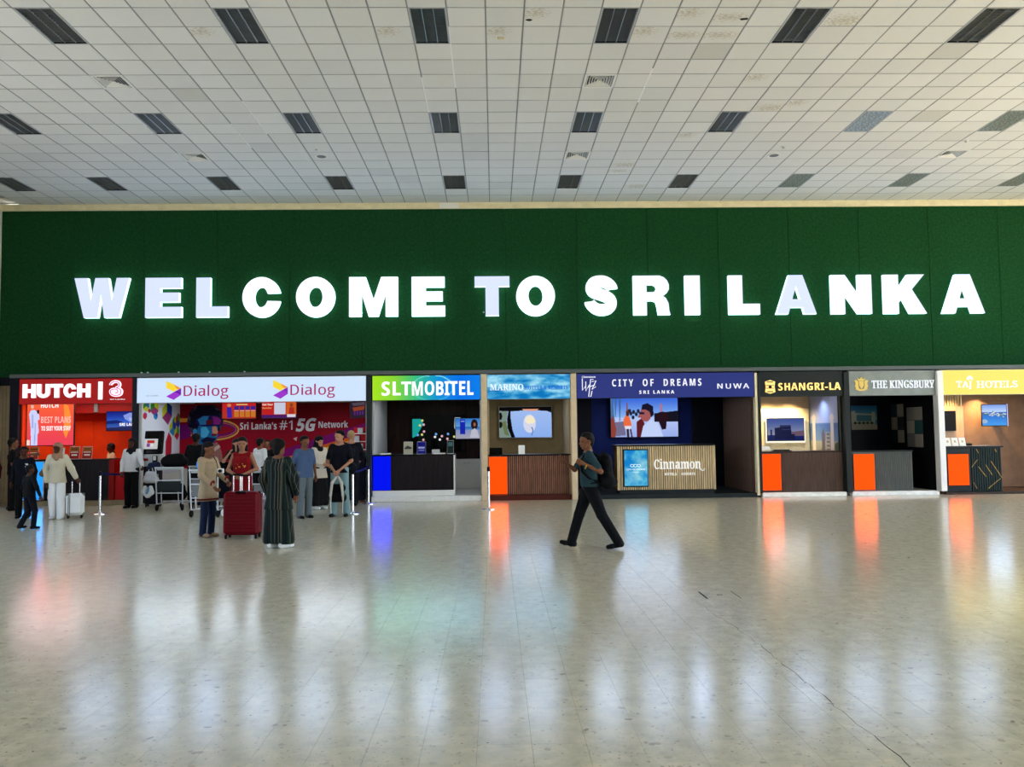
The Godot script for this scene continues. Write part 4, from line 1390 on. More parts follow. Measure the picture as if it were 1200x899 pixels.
	span(k, "side_trim", -1.08, -1.05, 0.14, 1.19, -22.5, -21.84, M.white)
	lamp_col(k, -3.19, -2.70, 0.28, 1.19, -21.82, Color(0.01, 0.07, 0.92), 1.0, M.navy, 0.4)
	rebase(k, Vector3(-2.1, 0, -22.2))
	k = thing("low_cabinet", "white two-door cabinet at the rear of the dark wood booth", "cabinet", Vector3(-0.80, 0.14, -24.05))
	span(k, "body", -0.39, 0.39, 0.0, 0.86, -0.35, 0.0, M.white)
	for s in [-1.0, 1.0]:
		var d := span(k, "door", s * 0.195 - 0.185, s * 0.195 + 0.185, 0.04, 0.84, 0.0, 0.02, M.white, 0.006)
		span(d, "handle", -0.03 - s * 0.14 - 0.01, 0.03 - s * 0.14, 0.30, 0.33, 0.01, 0.03, M.steel)
	var i1 := canvas(48, 64, Color(0.66, 0.64, 0.56))
	paint(i1, [0.1, 0.5, 0.4, 0.3, 0.9, 0.45, 0.9, 0.6, 0.1, 0.6], Color(0.25, 0.25, 0.22))
	leaflet("grey photo leaflet card on the dark wood counter", -2.28, 1.215, -22.0, 0.24, 0.33, i1)
	var i2 := canvas(48, 64, Color(0.10, 0.10, 0.52))
	i2.fill_rect(Rect2i(6, 26, 36, 10), Color(0.75, 0.78, 0.92))
	i2.fill_rect(Rect2i(8, 42, 32, 6), Color(0.55, 0.58, 0.85))
	leaflet("dark blue leaflet card on the dark wood counter", -1.93, 1.215, -22.0, 0.23, 0.33, i2)
	var i3 := canvas(48, 64, Color(0.10, 0.16, 0.16))
	i3.fill_rect(Rect2i(6, 8, 36, 20), Color(0.28, 0.42, 0.44))
	leaflet("leaning dark leaflet card at the end of the dark wood counter", -1.17, 1.215, -22.0, 0.17, 0.36, i3, 0.3)
	k = thing("paper_stack", "low stack of white papers on the dark wood counter", "papers", Vector3(-1.55, 1.215, -22.0))
	span(k, "stack", -0.1, 0.1, 0.0, 0.12, -0.05, 0.05, M.palegrey)
	span(k, "loose_sheet", -0.05, 0.25, 0.0, 0.03, 0.06, 0.16, M.white)
	k = thing("notice_tray", "flat white tray at the end of the dark wood counter top", "tray", Vector3(-2.86, 1.215, -21.95))
	span(k, "tray", -0.13, 0.13, 0.0, 0.03, -0.08, 0.08, M.white)
	span(k, "lip", -0.13, 0.13, 0.03, 0.04, -0.08, -0.07, M.white)

func booth_sky() -> void:
	var b := booth("taupe walled hotel booth beneath a sky blue fascia", -0.19, 1.995, -23.9, M.taupe, M.taupe, 0.0, M.black)
	var o := b.position
	lightpanel(b, 0.2 - o.x, 1.6 - o.x, -22.1 - o.z, -22.5 - o.z, Color(1.0, 0.95, 0.85), 0.5)
	var img := canvas(256, 72, Color(0.2, 0.6, 0.85))
	var nz := FastNoiseLite.new()
	nz.seed = 71
	nz.frequency = 0.012
	for y in 72:
		for x in 256:
			var v := clampf(0.5 + nz.get_noise_2d(x, y * 3.0) * 1.1 - absf(y / 72.0 - 0.42) * 0.9 + 0.25, 0.0, 1.0)
			img.set_pixel(x, y, Color(0.02, 0.46, 0.74).lerp(Color(0.62, 0.86, 0.95), v))
	var t := fascia("sky blue cloudy fascia sign reading MARINO HOTELS RESORTS", -0.19, 1.995, glowing(img, 1.0), M.grey)
	area_light(t, Vector3(0, 0.33, 0.03), Vector2(2.1, 0.6), Color(0.6, 0.85, 1.0), 0.7)
	words(t, "lettering", "MARINO", serif_bold, -0.11 - 0.9, 0.76 - 0.9, 0.24, 0.40, 0.0, lit(Color(0.9, 0.95, 1), 1.0), 0.02)
	words(t, "lettering", "HOTELS & RESORTS", serif_bold, 0.79 - 0.9, 1.93 - 0.9, 0.25, 0.35, 0.0, lit(Color(0.12, 0.36, 0.85), 0.9), 0.02)
	img = canvas(256, 150, Color(0.62, 0.74, 0.95))
	wash(img, 0, 0, 1, 1, Color(0.66, 0.76, 0.96), Color(0.55, 0.70, 0.95))
	disc(img, 0.58, 0.55, 0.12, 0.30, Color(0.85, 0.86, 0.95))
	disc(img, 0.58, 0.42, 0.09, 0.14, Color(0.96, 0.93, 0.86))
	disc(img, 0.62, 0.46, 0.07, 0.09, Color(0.98, 0.94, 0.78))
	paint(img, [0, 0, 1, 0, 1, 0.2, 0.92, 0.14, 0.6, 0.10, 0.25, 0.14, 0, 0.12], Color(0.02, 0.02, 0.03))
	paint(img, [0.44, 0.07, 0.76, 0.07, 0.72, 0.13, 0.46, 0.12], Color(0.92, 0.62, 0.50))
	paint(img, [0.18, 0.12, 0.22, 0.12, 0.22, 0.4, 0.25, 0.75, 0.30, 1, 0.23, 1, 0.16, 0.7, 0.15, 0.4], Color(0.02, 0.02, 0.03))
	paint(img, [0, 0.12, 0.17, 0.14, 0.14, 0.4, 0.16, 0.75, 0.22, 1, 0, 1], Color(0.48, 0.56, 0.52))
	disc(img, 0.02, 0.3, 0.035, 0.12, Color(0.04, 0.05, 0.05))
	disc(img, 0.02, 0.58, 0.04, 0.10, Color(0.05, 0.06, 0.05))
	paint(img, [0.05, 0.5, 0.12, 0.45, 0.16, 0.75, 0.2, 0.95, 0.1, 0.9], Color(0.40, 0.46, 0.30))
	paint(img, [0.60, 0.66, 0.64, 0.68, 0.65, 0.8, 0.62, 0.95, 0.61, 0.95, 0.635, 0.8, 0.62, 0.70], Color(0.30, 0.42, 0.65))
	television("large pale blue screen in a silver frame on the taupe wall", 0.12, 1.65, 1.59, 2.50, -23.8, img, 0.95, M.palegrey, Vector3.ZERO, 0.5)
	var k := thing("service_counter", "brown slatted wood counter with bright orange panel on a dark red plinth", "counter")
	span(k, "body", -0.17, 1.98, 0.13, 1.15, -22.5, -21.9, plain(Color(0.24, 0.15, 0.11), 0.8))
	slats(k, 0.35, 1.97, 0.14, 1.14, -21.9, 0.054, 0.034, 0.03, M.wood_brown)
	span(k, "counter_top", -0.18, 1.99, 1.15, 1.18, -22.55, -21.84, M.black)
	span(k, "plinth", -0.19, 1.99, 0.0, 0.13, -22.5, -21.72, plain(Color(0.30, 0.13, 0.10), 0.5), 0.008)
	lamp_col(k, -0.165, 0.335, 0.14, 1.14, -21.84, Color(1.0, 0.31, 0.03), 1.0, M.wood_brown, 0.6)
	rebase(k, Vector3(0.9, 0, -22.2))
	k = thing("laptop", "black laptop on the brown slatted counter", "laptop", Vector3(0.03, 1.18, -22.2))
	span(k, "base", -0.17, 0.17, 0.0, 0.02, -0.2, 0.05, M.black)
	put(k, "lid", cbox(Vector3(0.34, 0.17, 0.012), 0.004), M.black, Vector3(0, 0.095, 0.06), Vector3(0.15, 0, 0))
	leaflet("small white notice card on the brown slatted counter", 0.71, 1.18, -22.0, 0.17, 0.24, canvas(16, 24, Color(0.92, 0.92, 0.9)), 0.1)

func booth_city() -> void:
	var b := booth("wide navy walled hotel booth with slatted side beneath a blue fascia", 2.145, 6.845, -24.6, M.deepblue, M.wood_dark, 0.11, M.charcoal, BZ - 0.02)
	var o := b.position
	span(b, "side_column", 2.19 - o.x, 2.85 - o.x, 0.11, 2.78, -24.6 - o.z, -24.3 - o.z, M.navy)
	span(b, "side_column", 5.85 - o.x, 6.8 - o.x, 0.11, 2.78, -24.6 - o.z, -24.55 - o.z, M.navy)
	var sl := put(b, "side_slats", slats_mesh(-1.33, 1.33, 0.11, 2.78, 0.0, 0.05, 0.03, 0.025), M.wood_dark, Vector3(6.80 - o.x, 0, -23.22 - o.z), Vector3(0, -PI / 2, 0))
	sl.set_meta("kind", "stuff")
	lightpanel(b, 3.2 - o.x, 5.2 - o.x, -22.4 - o.z, -23.2 - o.z, Color(0.95, 0.97, 1.0), 1.3)
	var t := fascia("indigo fascia sign reading CITY OF DREAMS and NUWA", 2.15, 6.84, lit(Color(0.19, 0.23, 0.50), 0.85), M.navy)
	var q := t.position
	var wl := lit(Color(0.95, 0.95, 1.0), 0.95)
	words(t, "lettering", "CITY  OF  DREAMS", styled(sans_bold, 0.0, 14), 3.09 - q.x, 5.44 - q.x, 0.31, 0.50, 0.0, wl, 0.02)
	words(t, "lettering", "SRI LANKA", styled(sans_bold, 0.2, 14), 3.80 - q.x, 4.72 - q.x, 0.11, 0.20, 0.0, wl, 0.015)
	words(t, "lettering", "NUWA", styled(sans, 0.3, 10), 5.86 - q.x, 6.70 - q.x, 0.225, 0.36, 0.0, wl, 0.02)
	words(t, "lettering", "Cinnamon", serif_bold, 2.30 - q.x, 2.66 - q.x, 0.545, 0.60, 0.0, wl, 0.01)
	# tall zigzag script logo
	var zs := [[2.31, 0.53, 2.31, 0.22, 2.40, 0.33], [2.40, 0.45, 2.40, 0.20, 2.49, 0.36], [2.60, 0.50, 2.53, 0.51, 2.47, 0.05, 2.53, 0.06, 2.56, 0.20], [2.56, 0.44, 2.67, 0.47, 2.56, 0.24, 2.66, 0.31], [2.46, 0.30, 2.64, 0.36]]
	for z in zs:
		var path := []
		for i in range(0, z.size(), 2):
			path.append(Vector3(z[i] - q.x, z[i + 1], 0.01))
		put(t, "script_stroke", tube(path, 0.013, 6), wl)
	var img := canvas(320, 184, Color(0.4, 0.6, 0.9))
	wash(img, 0, 0, 1, 0.5, Color(0.22, 0.40, 0.85), Color(0.55, 0.72, 0.95))
	wash(img, 0, 0.5, 1, 1, Color(0.72, 0.78, 0.95), Color(0.60, 0.68, 0.92))
	paint(img, [0.65, 0.40, 1, 0.34, 1, 0.62, 0.65, 0.62], Color(0.06, 0.06, 0.12))
	paint(img, [0, 0, 0.03, 0, 0.06, 0.6, 0.0, 0.7], Color(0.30, 0.45, 0.62))
	for e in [[0.06, 0.03], [0.12, 0.035], [0.02, 0.02]]:
		paint(img, [e[0], 0, e[0] + e[1], 0, e[0] + e[1] - 0.02, 0.6, e[0] + 0.01, 0.62], Color(0.25, 0.40, 0.60))
	paint(img, [0.05, 0.62, 0.20, 0.6, 0.22, 0.95, 0.05, 0.98], Color(0.45, 0.42, 0.55))
	for e in [[0.30, 0.40], [0.34, 0.36], [0.38, 0.42], [0.33, 0.5], [0.28, 0.33], [0.41, 0.34]]:
		disc(img, e[0], e[1], 0.022, 0.05, Color(0.12, 0.13, 0.22))
	paint(img, [0.19, 0.55, 0.23, 0.42, 0.28, 0.50, 0.31, 0.72, 0.19, 0.72], Color(0.93, 0.42, 0.24))
	disc(img, 0.25, 0.38, 0.026, 0.09, Color(0.30, 0.14, 0.14))
	paint(img, [0.235, 0.12, 0.25, 0.12, 0.255, 0.35, 0.235, 0.35], Color(0.55, 0.30, 0.28))
	paint(img, [0.20, 0.72, 0.30, 0.72, 0.29, 0.80, 0.21, 0.80], Color(0.88, 0.86, 0.92))
	paint(img, [0.23, 0.80, 0.265, 0.80, 0.27, 1, 0.24, 1], Color(0.20, 0.12, 0.14))
	paint(img, [0.28, 0.80, 0.30, 0.80, 0.32, 1, 0.30, 1], Color(0.25, 0.14, 0.14))
	paint(img, [0.38, 0.62, 0.46, 0.52, 0.50, 0.65, 0.46, 1, 0.38, 1], Color(0.36, 0.10, 0.14))
	disc(img, 0.52, 0.42, 0.085, 0.19, Color(0.62, 0.34, 0.34))
	paint(img, [0.40, 0.50, 0.44, 0.36, 0.47, 0.52], Color(0.62, 0.34, 0.34))
	paint(img, [0.46, 0.30, 0.47, 0.18, 0.55, 0.14, 0.63, 0.22, 0.64, 0.44, 0.60, 0.50, 0.58, 0.36, 0.52, 0.30], Color(0.08, 0.07, 0.16))
	paint(img, [0.41, 0.36, 0.50, 0.37, 0.50, 0.42, 0.43, 0.42], Color(0.10, 0.08, 0.18))
	paint(img, [0.44, 1, 0.48, 0.72, 0.60, 0.56, 0.70, 0.66, 0.78, 1], Color(0.76, 0.82, 0.97))
	disc(img, 0.77, 0.50, 0.10, 0.14, Color(0.14, 0.05, 0.10))
	paint(img, [0.71, 0.6, 0.83, 0.6, 0.82, 0.8, 0.76, 0.82], Color(0.12, 0.06, 0.10))
	paint(img, [0.73, 0.16, 0.76, 0.16, 0.77, 0.36, 0.74, 0.36], Color(0.72, 0.45, 0.50))
	paint(img, [0, 0.55, 0.03, 0.45, 0.08, 0.8, 0.06, 1, 0, 1], Color(0.55, 0.25, 0.20))
	var s := television("large bright screen of a crowded beach party on the navy wall", 3.41, 5.43, 1.56, 2.75, -24.45, img, 1.0, M.black, Vector3.ZERO, 1.0)
	put(s, "cable", tube([Vector3(-0.55, 0.0, -0.02), Vector3(-0.45, -0.05, -0.01), Vector3(-0.25, -0.075, 0), Vector3(-0.05, -0.04, -0.01), Vector3(0.02, 0.0, -0.02)], 0.007, 6), M.black)
	var k := thing("service_counter", "pale slatted wood counter with Cinnamon lettering and lit poster", "counter")
	span(k, "body", 3.24, 5.82, 0.20, 1.36, -22.7, -22.0, plain(Color(0.36, 0.27, 0.17), 0.8))
	slats(k, 3.26, 5.80, 0.21, 1.355, -22.0, 0.058, 0.036, 0.04, M.wood_light)
	span(k, "end_trim", 3.23, 3.26, 0.20, 1.36, -22.02, -21.95, M.wood_light)
	span(k, "end_trim", 5.80, 5.83, 0.20, 1.36, -22.02, -21.95, M.wood_light)
	span(k, "counter_top", 3.2, 5.86, 1.36, 1.395, -22.75, -21.94, M.black)
	span(k, "plinth", 3.28, 5.78, 0.11, 0.20, -22.6, -21.96, M.charcoal)
	img = canvas(96, 144, Color(0.2, 0.65, 0.85))
	var nz := FastNoiseLite.new()
	nz.seed = 12
	nz.frequency = 0.012
	for y in 144:
		for x in 96:
			var v := clampf(0.5 + nz.get_noise_2d(x, y) * 1.1 + (y / 144.0 - 0.6) * 0.5, 0.0, 1.0)
			var w := clampf(0.4 + nz.get_noise_2d(x + 400, y * 0.7) * 1.2, 0.0, 1.0)
			img.set_pixel(x, y, Color(0.06, 0.52, 0.82).lerp(Color(0.55, 0.88, 0.90), v).lerp(Color(0.66, 0.70, 0.92), w * 0.5 * v))
	span(k, "poster_frame", 3.38, 4.05, 0.29, 1.28, -21.97, -21.93, M.charcoal, 0.008)
	sheet(k, "poster", 3.41, 4.02, 0.32, 1.25, -21.927, glowing(img, 0.95))
	var soft := lit(Color(0.86, 0.96, 1.0), 1.0)
	for x in [3.61, 3.70, 3.79]:
		var path := []
		for i in 12:
			path.append(Vector3(x + cos(TAU * i / 12.0) * 0.045, 0.85 + sin(TAU * i / 12.0) * 0.035, -21.92))
		put(k, "poster_emblem", tube(path, 0.008, 6, true), soft)
	words(k, "poster_lettering", "CITY OF DREAMS", sans_bold, 3.47, 3.96, 0.73, 0.77, -21.926, soft, 0.004)
	words(k, "poster_lettering", "SRI LANKA", sans, 3.62, 3.80, 0.66, 0.69, -21.926, soft, 0.004)
	area_light(k, Vector3(3.71, 0.78, -21.9), Vector2(0.6, 0.9), Color(0.5, 0.85, 1), 0.12)
	var wm := lit(Color(0.97, 0.97, 0.95), 0.9)
	words(k, "lettering", "Cinnamon", serif_bold, 4.20, 5.44, 0.745, 1.02, -21.965, wm, 0.025)
	put(k, "flourish", tube([Vector3(5.40, 0.80, -21.95), Vector3(5.42, 0.74, -21.95), Vector3(5.47, 0.70, -21.95), Vector3(5.52, 0.71, -21.95), Vector3(5.535, 0.76, -21.95)], 0.014, 6), wm)
	words(k, "lettering", "HOTELS    RESORTS", styled(sans_bold, 0.0, 6), 4.48, 5.28, 0.58, 0.65, -21.965, wm, 0.02)
	rebase(k, Vector3(4.53, 0, -22.3))
	area_light(t, Vector3(0, 0.33, 0.1), Vector2(3.0, 0.3), Color(0.85, 0.88, 1), 0.4)

func booth_gold() -> void:
	var b := booth("cream walled hotel booth with city photograph beneath a charcoal fascia", 6.985, 9.20, -24.0, M.beige, M.charcoal, 0.11, M.marble, BZ)
	var o := b.position
	span(b, "feature_panel", 7.4 - o.x, 9.1 - o.x, 0.11, 2.36, -24.0 - o.z, -23.92 - o.z, M.cream)
	downlight(b, Vector3(7.9 - o.x, 2.77, -23.6 - o.z), Color(1.0, 0.86, 0.62), 9.0)
	downlight(b, Vector3(8.5 - o.x, 2.77, -23.6 - o.z), Color(1.0, 0.86, 0.62), 9.0)
	downlight(b, Vector3(8.85 - o.x, 2.77, -22.9 - o.z), Color(0.85, 0.92, 1.0), 3.0)
	lightpanel(b, 7.4 - o.x, 8.9 - o.x, -22.1 - o.z, -22.5 - o.z, Color(1.0, 0.95, 0.88), 0.8)
	var t := fascia("charcoal fascia sign with gold SHANGRI-LA lettering", 6.985, 9.20, M.charcoal, M.charcoal)
	var q := t.position
	var gl := plain(Color(0.95, 0.82, 0.50), 0.35, 0.3)
	gl.emission_enabled = true
	gl.emission = Color(0.75, 0.62, 0.34)
	gl.emission_energy_multiplier = 0.8
	words(t, "lettering", "SHANGRI-LA", styled(sans_bold, 0.0, 3), 7.47 - q.x, 9.12 - q.x, 0.16, 0.36, 0.0, gl, 0.03)
	var hx := [0, .12, .5, 0, 1, .12, .93, .5, 1, .88, .5, 1, 0, .88, .07, .5]
	var ring := PackedVector2Array()
	for i in range(0, hx.size(), 2):
		ring.append(Vector2(7.12 - q.x + hx[i] * 0.27, 0.08 + hx[i + 1] * 0.36))
	put(t, "crest", extrude(ring, [], 0.02), gl, Vector3(0, 0, 0.02))
	for e in [[0.10, 0.26, 0.29, 0.305], [0.10, 0.26, 0.215, 0.23], [0.13, 0.23, 0.12, 0.145], [0.13, 0.23, 0.375, 0.40]]:
		span(t, "crest_line", 7.12 - q.x + e[0] - 0.08, 7.12 - q.x + e[1] - 0.02, e[2], e[3], 0.02, 0.026, M.charcoal, 0.002)
	put(t, "crest_flower", lathe([Vector2(0.001, 0.012), Vector2(0.04, 0.008), Vector2(0.045, 0.0)], 8), M.charcoal, Vector3(7.255 - q.x, 0.26, 0.02), Vector3(PI / 2, 0, 0))
	var img := canvas(240, 150, Color(0.25, 0.35, 0.62))
	wash(img, 0, 0, 1, 0.75, Color(0.22, 0.33, 0.66), Color(0.62, 0.64, 0.74))
	wash(img, 0, 0.75, 1, 1, Color(0.10, 0.18, 0.48), Color(0.06, 0.12, 0.36))
	paint(img, [0.6, 0.62, 1, 0.55, 1, 0.8, 0.6, 0.8], Color(0.45, 0.36, 0.44))
	paint(img, [0.2, 0.42, 0.34, 0.40, 0.34, 0.30, 0.64, 0.30, 0.66, 0.72, 0.75, 0.72, 0.75, 0.95, 0.2, 0.95], Color(0.05, 0.09, 0.28))
	paint(img, [0.36, 0.34, 0.62, 0.34, 0.62, 0.37, 0.36, 0.37], Color(0.20, 0.26, 0.50))
	paint(img, [0.40, 0.5, 0.63, 0.48, 0.63, 0.5, 0.40, 0.52], Color(0.26, 0.32, 0.56))
	paint(img, [0.08, 0.5, 0.12, 0.5, 0.12, 0.9, 0.08, 0.9], Color(0.07, 0.11, 0.30))
	var s := television("screen of a dusk blue building glowing in a white frame on cream panel", 7.84, 8.93, 1.42, 2.08, -23.83, img, 0.75, M.black)
	for e in [[-0.57, 0.57, -0.05, 0.0], [-0.57, 0.57, 0.64, 0.69]]:
		span(s, "glow_frame", e[0], e[1], e[2], e[3], -0.05, -0.005, lit(Color(1, 0.98, 0.92), 0.95), 0.006)
	for x in [-0.57, 0.53]:
		span(s, "glow_frame", x, x + 0.04, 0.0, 0.64, -0.05, -0.005, lit(Color(1, 0.98, 0.92), 0.95), 0.006)
	area_light(s, Vector3(0, 0.32, 0.03), Vector2(1.1, 0.7), Color(1, 0.97, 0.92), 0.4)
	# tall photograph of the sea front between white columns
	img = canvas(120, 210, Color(0.4, 0.45, 0.6))
	wash(img, 0, 0, 1, 0.45, Color(0.50, 0.54, 0.70), Color(0.48, 0.52, 0.66))
	wash(img, 0, 0.45, 1, 0.72, Color(0.20, 0.32, 0.52), Color(0.30, 0.40, 0.55))
	wash(img, 0, 0.72, 1, 1, Color(0.46, 0.48, 0.46), Color(0.36, 0.38, 0.36))
	paint(img, [0.44, 0.6, 0.5, 0.52, 0.54, 0.62, 0.54, 1, 0.42, 1], Color(0.26, 0.24, 0.28))
	paint(img, [0.58, 0.58, 0.74, 0.58, 0.74, 1, 0.58, 1], Color(0.48, 0.46, 0.48))
	for i in 6:
		img.fill_rect(Rect2i(72, 126 + i * 12, 14, 6), Color(0.26, 0.28, 0.34))
	paint(img, [0.88, 0.76, 1, 0.72, 1, 1, 0.84, 1], Color(0.20, 0.24, 0.18))
	for e in [0.16, 0.80]:
		paint(img, [e - 0.05, 1, e - 0.05, 0.40, e - 0.07, 0.39, e - 0.07, 0.35, e - 0.03, 0.32, e, 0.30, e + 0.03, 0.32, e + 0.07, 0.35, e + 0.07, 0.39, e + 0.05, 0.40, e + 0.05, 1], Color(0.66, 0.62, 0.62))
	var k := thing("wall_photograph", "tall blue sea front photograph with two white columns in the cream booth", "photograph", Vector3(9.155, 0.9, -22.97), -PI / 2)
	span(k, "board", -1.0, 1.0, 0.0, 1.86, -0.004, 0.012, M.charcoal)
	sheet(k, "print", -0.99, 0.99, 0.0, 1.85, 0.015, printed(img, 0.5))
	k = thing("service_counter", "dark brown slatted counter with bright orange panel on the white marble step", "counter")
	span(k, "body", 7.0, 9.19, 0.11, 1.15, -22.5, -21.86, M.wood_dark)
	slats(k, 7.56, 9.17, 0.13, 1.14, -21.86, 0.045, 0.03, 0.03, M.wood_dark)
	span(k, "counter_top", 6.99, 9.195, 1.15, 1.18, -22.55, -21.82, M.wenge)
	lamp_col(k, 6.995, 7.53, 0.15, 1.13, -21.79, Color(1.0, 0.31, 0.03), 1.0, M.wood_dark, 0.6)
	rebase(k, Vector3(8.1, 0, -22.2))
	leaflet("white notice card leaning on the dark brown slatted counter", 7.22, 1.18, -22.1, 0.30, 0.16, canvas(24, 16, Color(0.92, 0.92, 0.9)), 0.9)
	k = thing("keyboard_tray", "black keyboard tray lying on the dark brown slatted counter", "tray", Vector3(7.65, 1.18, -22.1))
	span(k, "tray", -0.25, 0.25, 0.0, 0.02, -0.1, 0.1, M.black)
	span(k, "keys", -0.2, 0.2, 0.02, 0.045, -0.07, 0.07, M.charcoal)

func booth_grey() -> void:
	var b := booth("dark unlit hotel booth with wall pictures beneath a grey fascia", 9.345, 11.66, -24.15, M.navy, M.blackmat, 0.11, M.marble, BZ)
	var o := b.position
	span(b, "wall_base", 9.4 - o.x, 11.6 - o.x, 0.11, 0.2, -24.15 - o.z, -24.11 - o.z, M.blackmat)
	var t := fascia("grey fascia sign with gold crest and white THE KINGSBURY lettering", 9.345, 11.66, grained(Color(0.50, 0.53, 0.51), 0.05, Vector3.ONE * 0.7, 0.4, 33), M.grey)
	var q := t.position
	words(t, "lettering", "THE KINGSBURY", serif_bold, 9.95 - q.x, 11.62 - q.x, 0.19, 0.40, 0.0, lit(Color(0.95, 0.97, 1.0), 0.95), 0.025)
	var gl := lit(Color(0.92, 0.80, 0.45), 0.85)
	# heraldic crest: shield, crown, two supporters
	put(t, "crest_shield", extrude(pv([-.06, .12, .06, .12, .06, .0, .0, -.09, -.06, .0]), [], 0.02), gl, Vector3(9.68 - q.x, 0.27, 0.02))
	put(t, "crest_crown", extrude(pv([-.08, .13, .08, .13, .10, .20, .05, .16, .0, .22, -.05, .16, -.10, .20]), [], 0.02), gl, Vector3(9.68 - q.x, 0.27, 0.02))
	for s in [-1.0, 1.0]:
		put(t, "crest_lion", extrude(pv([s * .07, -.08, s * .13, -.10, s * .17, -.02, s * .15, .06, s * .18, .13, s * .13, .15, s * .08, .10, s * .09, .02]), [], 0.02), gl, Vector3(9.68 - q.x, 0.27, 0.02))
	put(t, "crest_ribbon", extrude(pv([-.16, -.10, -.05, -.14, .05, -.14, .16, -.10, .14, -.06, .0, -.10, -.14, -.06]), [], 0.02), gl, Vector3(9.68 - q.x, 0.27, 0.02))
	var img := canvas(160, 150, Color(0.2, 0.45, 0.6))
	wash(img, 0, 0, 1, 0.6, Color(0.12, 0.36, 0.52), Color(0.42, 0.60, 0.66))
	paint(img, [0, 0.25, 0.15, 0.20, 0.15, 0.3, 0.8, 0.34, 0.8, 0.26, 0.92, 0.26, 0.92, 0.82, 0, 0.82], Color(0.62, 0.64, 0.58))
	paint(img, [0.2, 0.38, 0.78, 0.40, 0.78, 0.66, 0.2, 0.64], Color(0.28, 0.44, 0.52))
	paint(img, [0, 0.70, 0.9, 0.70, 1, 0.82, 1, 1, 0, 1], Color(0.56, 0.55, 0.50))
	for i in 5:
		disc(img, 0.15 + i * 0.16, 0.72, 0.06, 0.05, Color(0.16, 0.22, 0.14))
	var k := thing("wall_picture", "teal picture of a pale building hanging in the dark booth", "picture", Vector3(10.80, 1.70, -24.1))
	span(k, "frame", -0.40, 0.40, 0.0, 0.74, -0.04, 0.0, M.black)
	sheet(k, "print", -0.38, 0.38, 0.02, 0.72, 0.003, printed(img, 0.5))
	var cols := [Color(0.18, 0.26, 0.30), Color(0.62, 0.58, 0.50), Color(0.66, 0.60, 0.52), Color(0.20, 0.18, 0.18), Color(0.10, 0.13, 0.18), Color(0.60, 0.55, 0.48)]
	k = thing("picture_collage", "staggered collage of small pale and dark pictures in the dark booth", "picture", Vector3(11.615, 1.33, -23.75), -PI / 2)
	for i in 6:
		span(k, "tile_picture", -0.36 + (i % 2) * 0.36, 0.0 + (i % 2) * 0.36, 1.12 - (i / 2 + 1) * 0.37, 1.11 - (i / 2) * 0.37, -0.004, 0.012, plain(cols[i], 0.5))
	k = thing("picture_collage", "offset collage of small pictures beside the white post in the dark booth", "picture", Vector3(11.615, 1.20, -22.78), -PI / 2)
	cols = [Color(0.50, 0.48, 0.44), Color(0.55, 0.52, 0.46), Color(0.62, 0.58, 0.50), Color(0.16, 0.30, 0.30), Color(0.42, 0.40, 0.38), Color(0.58, 0.54, 0.48)]
	for i in 6:
		span(k, "tile_picture", -0.42 + (i % 2) * 0.42, 0.0 + (i % 2) * 0.42, 1.14 - (i / 2 + 1) * 0.37, 1.13 - (i / 2) * 0.37, -0.004, 0.012, plain(cols[i], 0.5))
	k = thing("service_counter", "slate grey fluted counter with bright orange panel in the dark booth", "counter")
	span(k, "body", 9.38, 11.05, 0.11, 1.14, -22.5, -21.88, M.slate)
	slats(k, 10.06, 11.04, 0.12, 1.13, -21.88, 0.042, 0.028, 0.022, M.slate)
	span(k, "counter_top", 9.37, 11.07, 1.14, 1.17, -22.55, -21.84, M.charcoal)
	lamp_col(k, 9.45, 10.03, 0.13, 1.10, -21.83, Color(1.0, 0.33, 0.03), 1.0, M.slate, 0.6)
	put(k, "side_brace", tube([Vector3(11.05, 0.45, -22.2), Vector3(11.13, 0.12, -22.2)], 0.012, 6), M.slate)
	rebase(k, Vector3(10.2, 0, -22.2))
	k = thing("tablet_holder", "slim tablet holder standing at the end of the slate grey counter", "tablet", Vector3(9.42, 1.17, -22.1))
	put(k, "tablet", cbox(Vector3(0.03, 0.28, 0.2), 0.006), M.steel, Vector3(0, 0.15, 0), Vector3(0, 0, 0.15))
	span(k, "foot", -0.05, 0.08, 0.0, 0.012, -0.08, 0.08, M.steel)

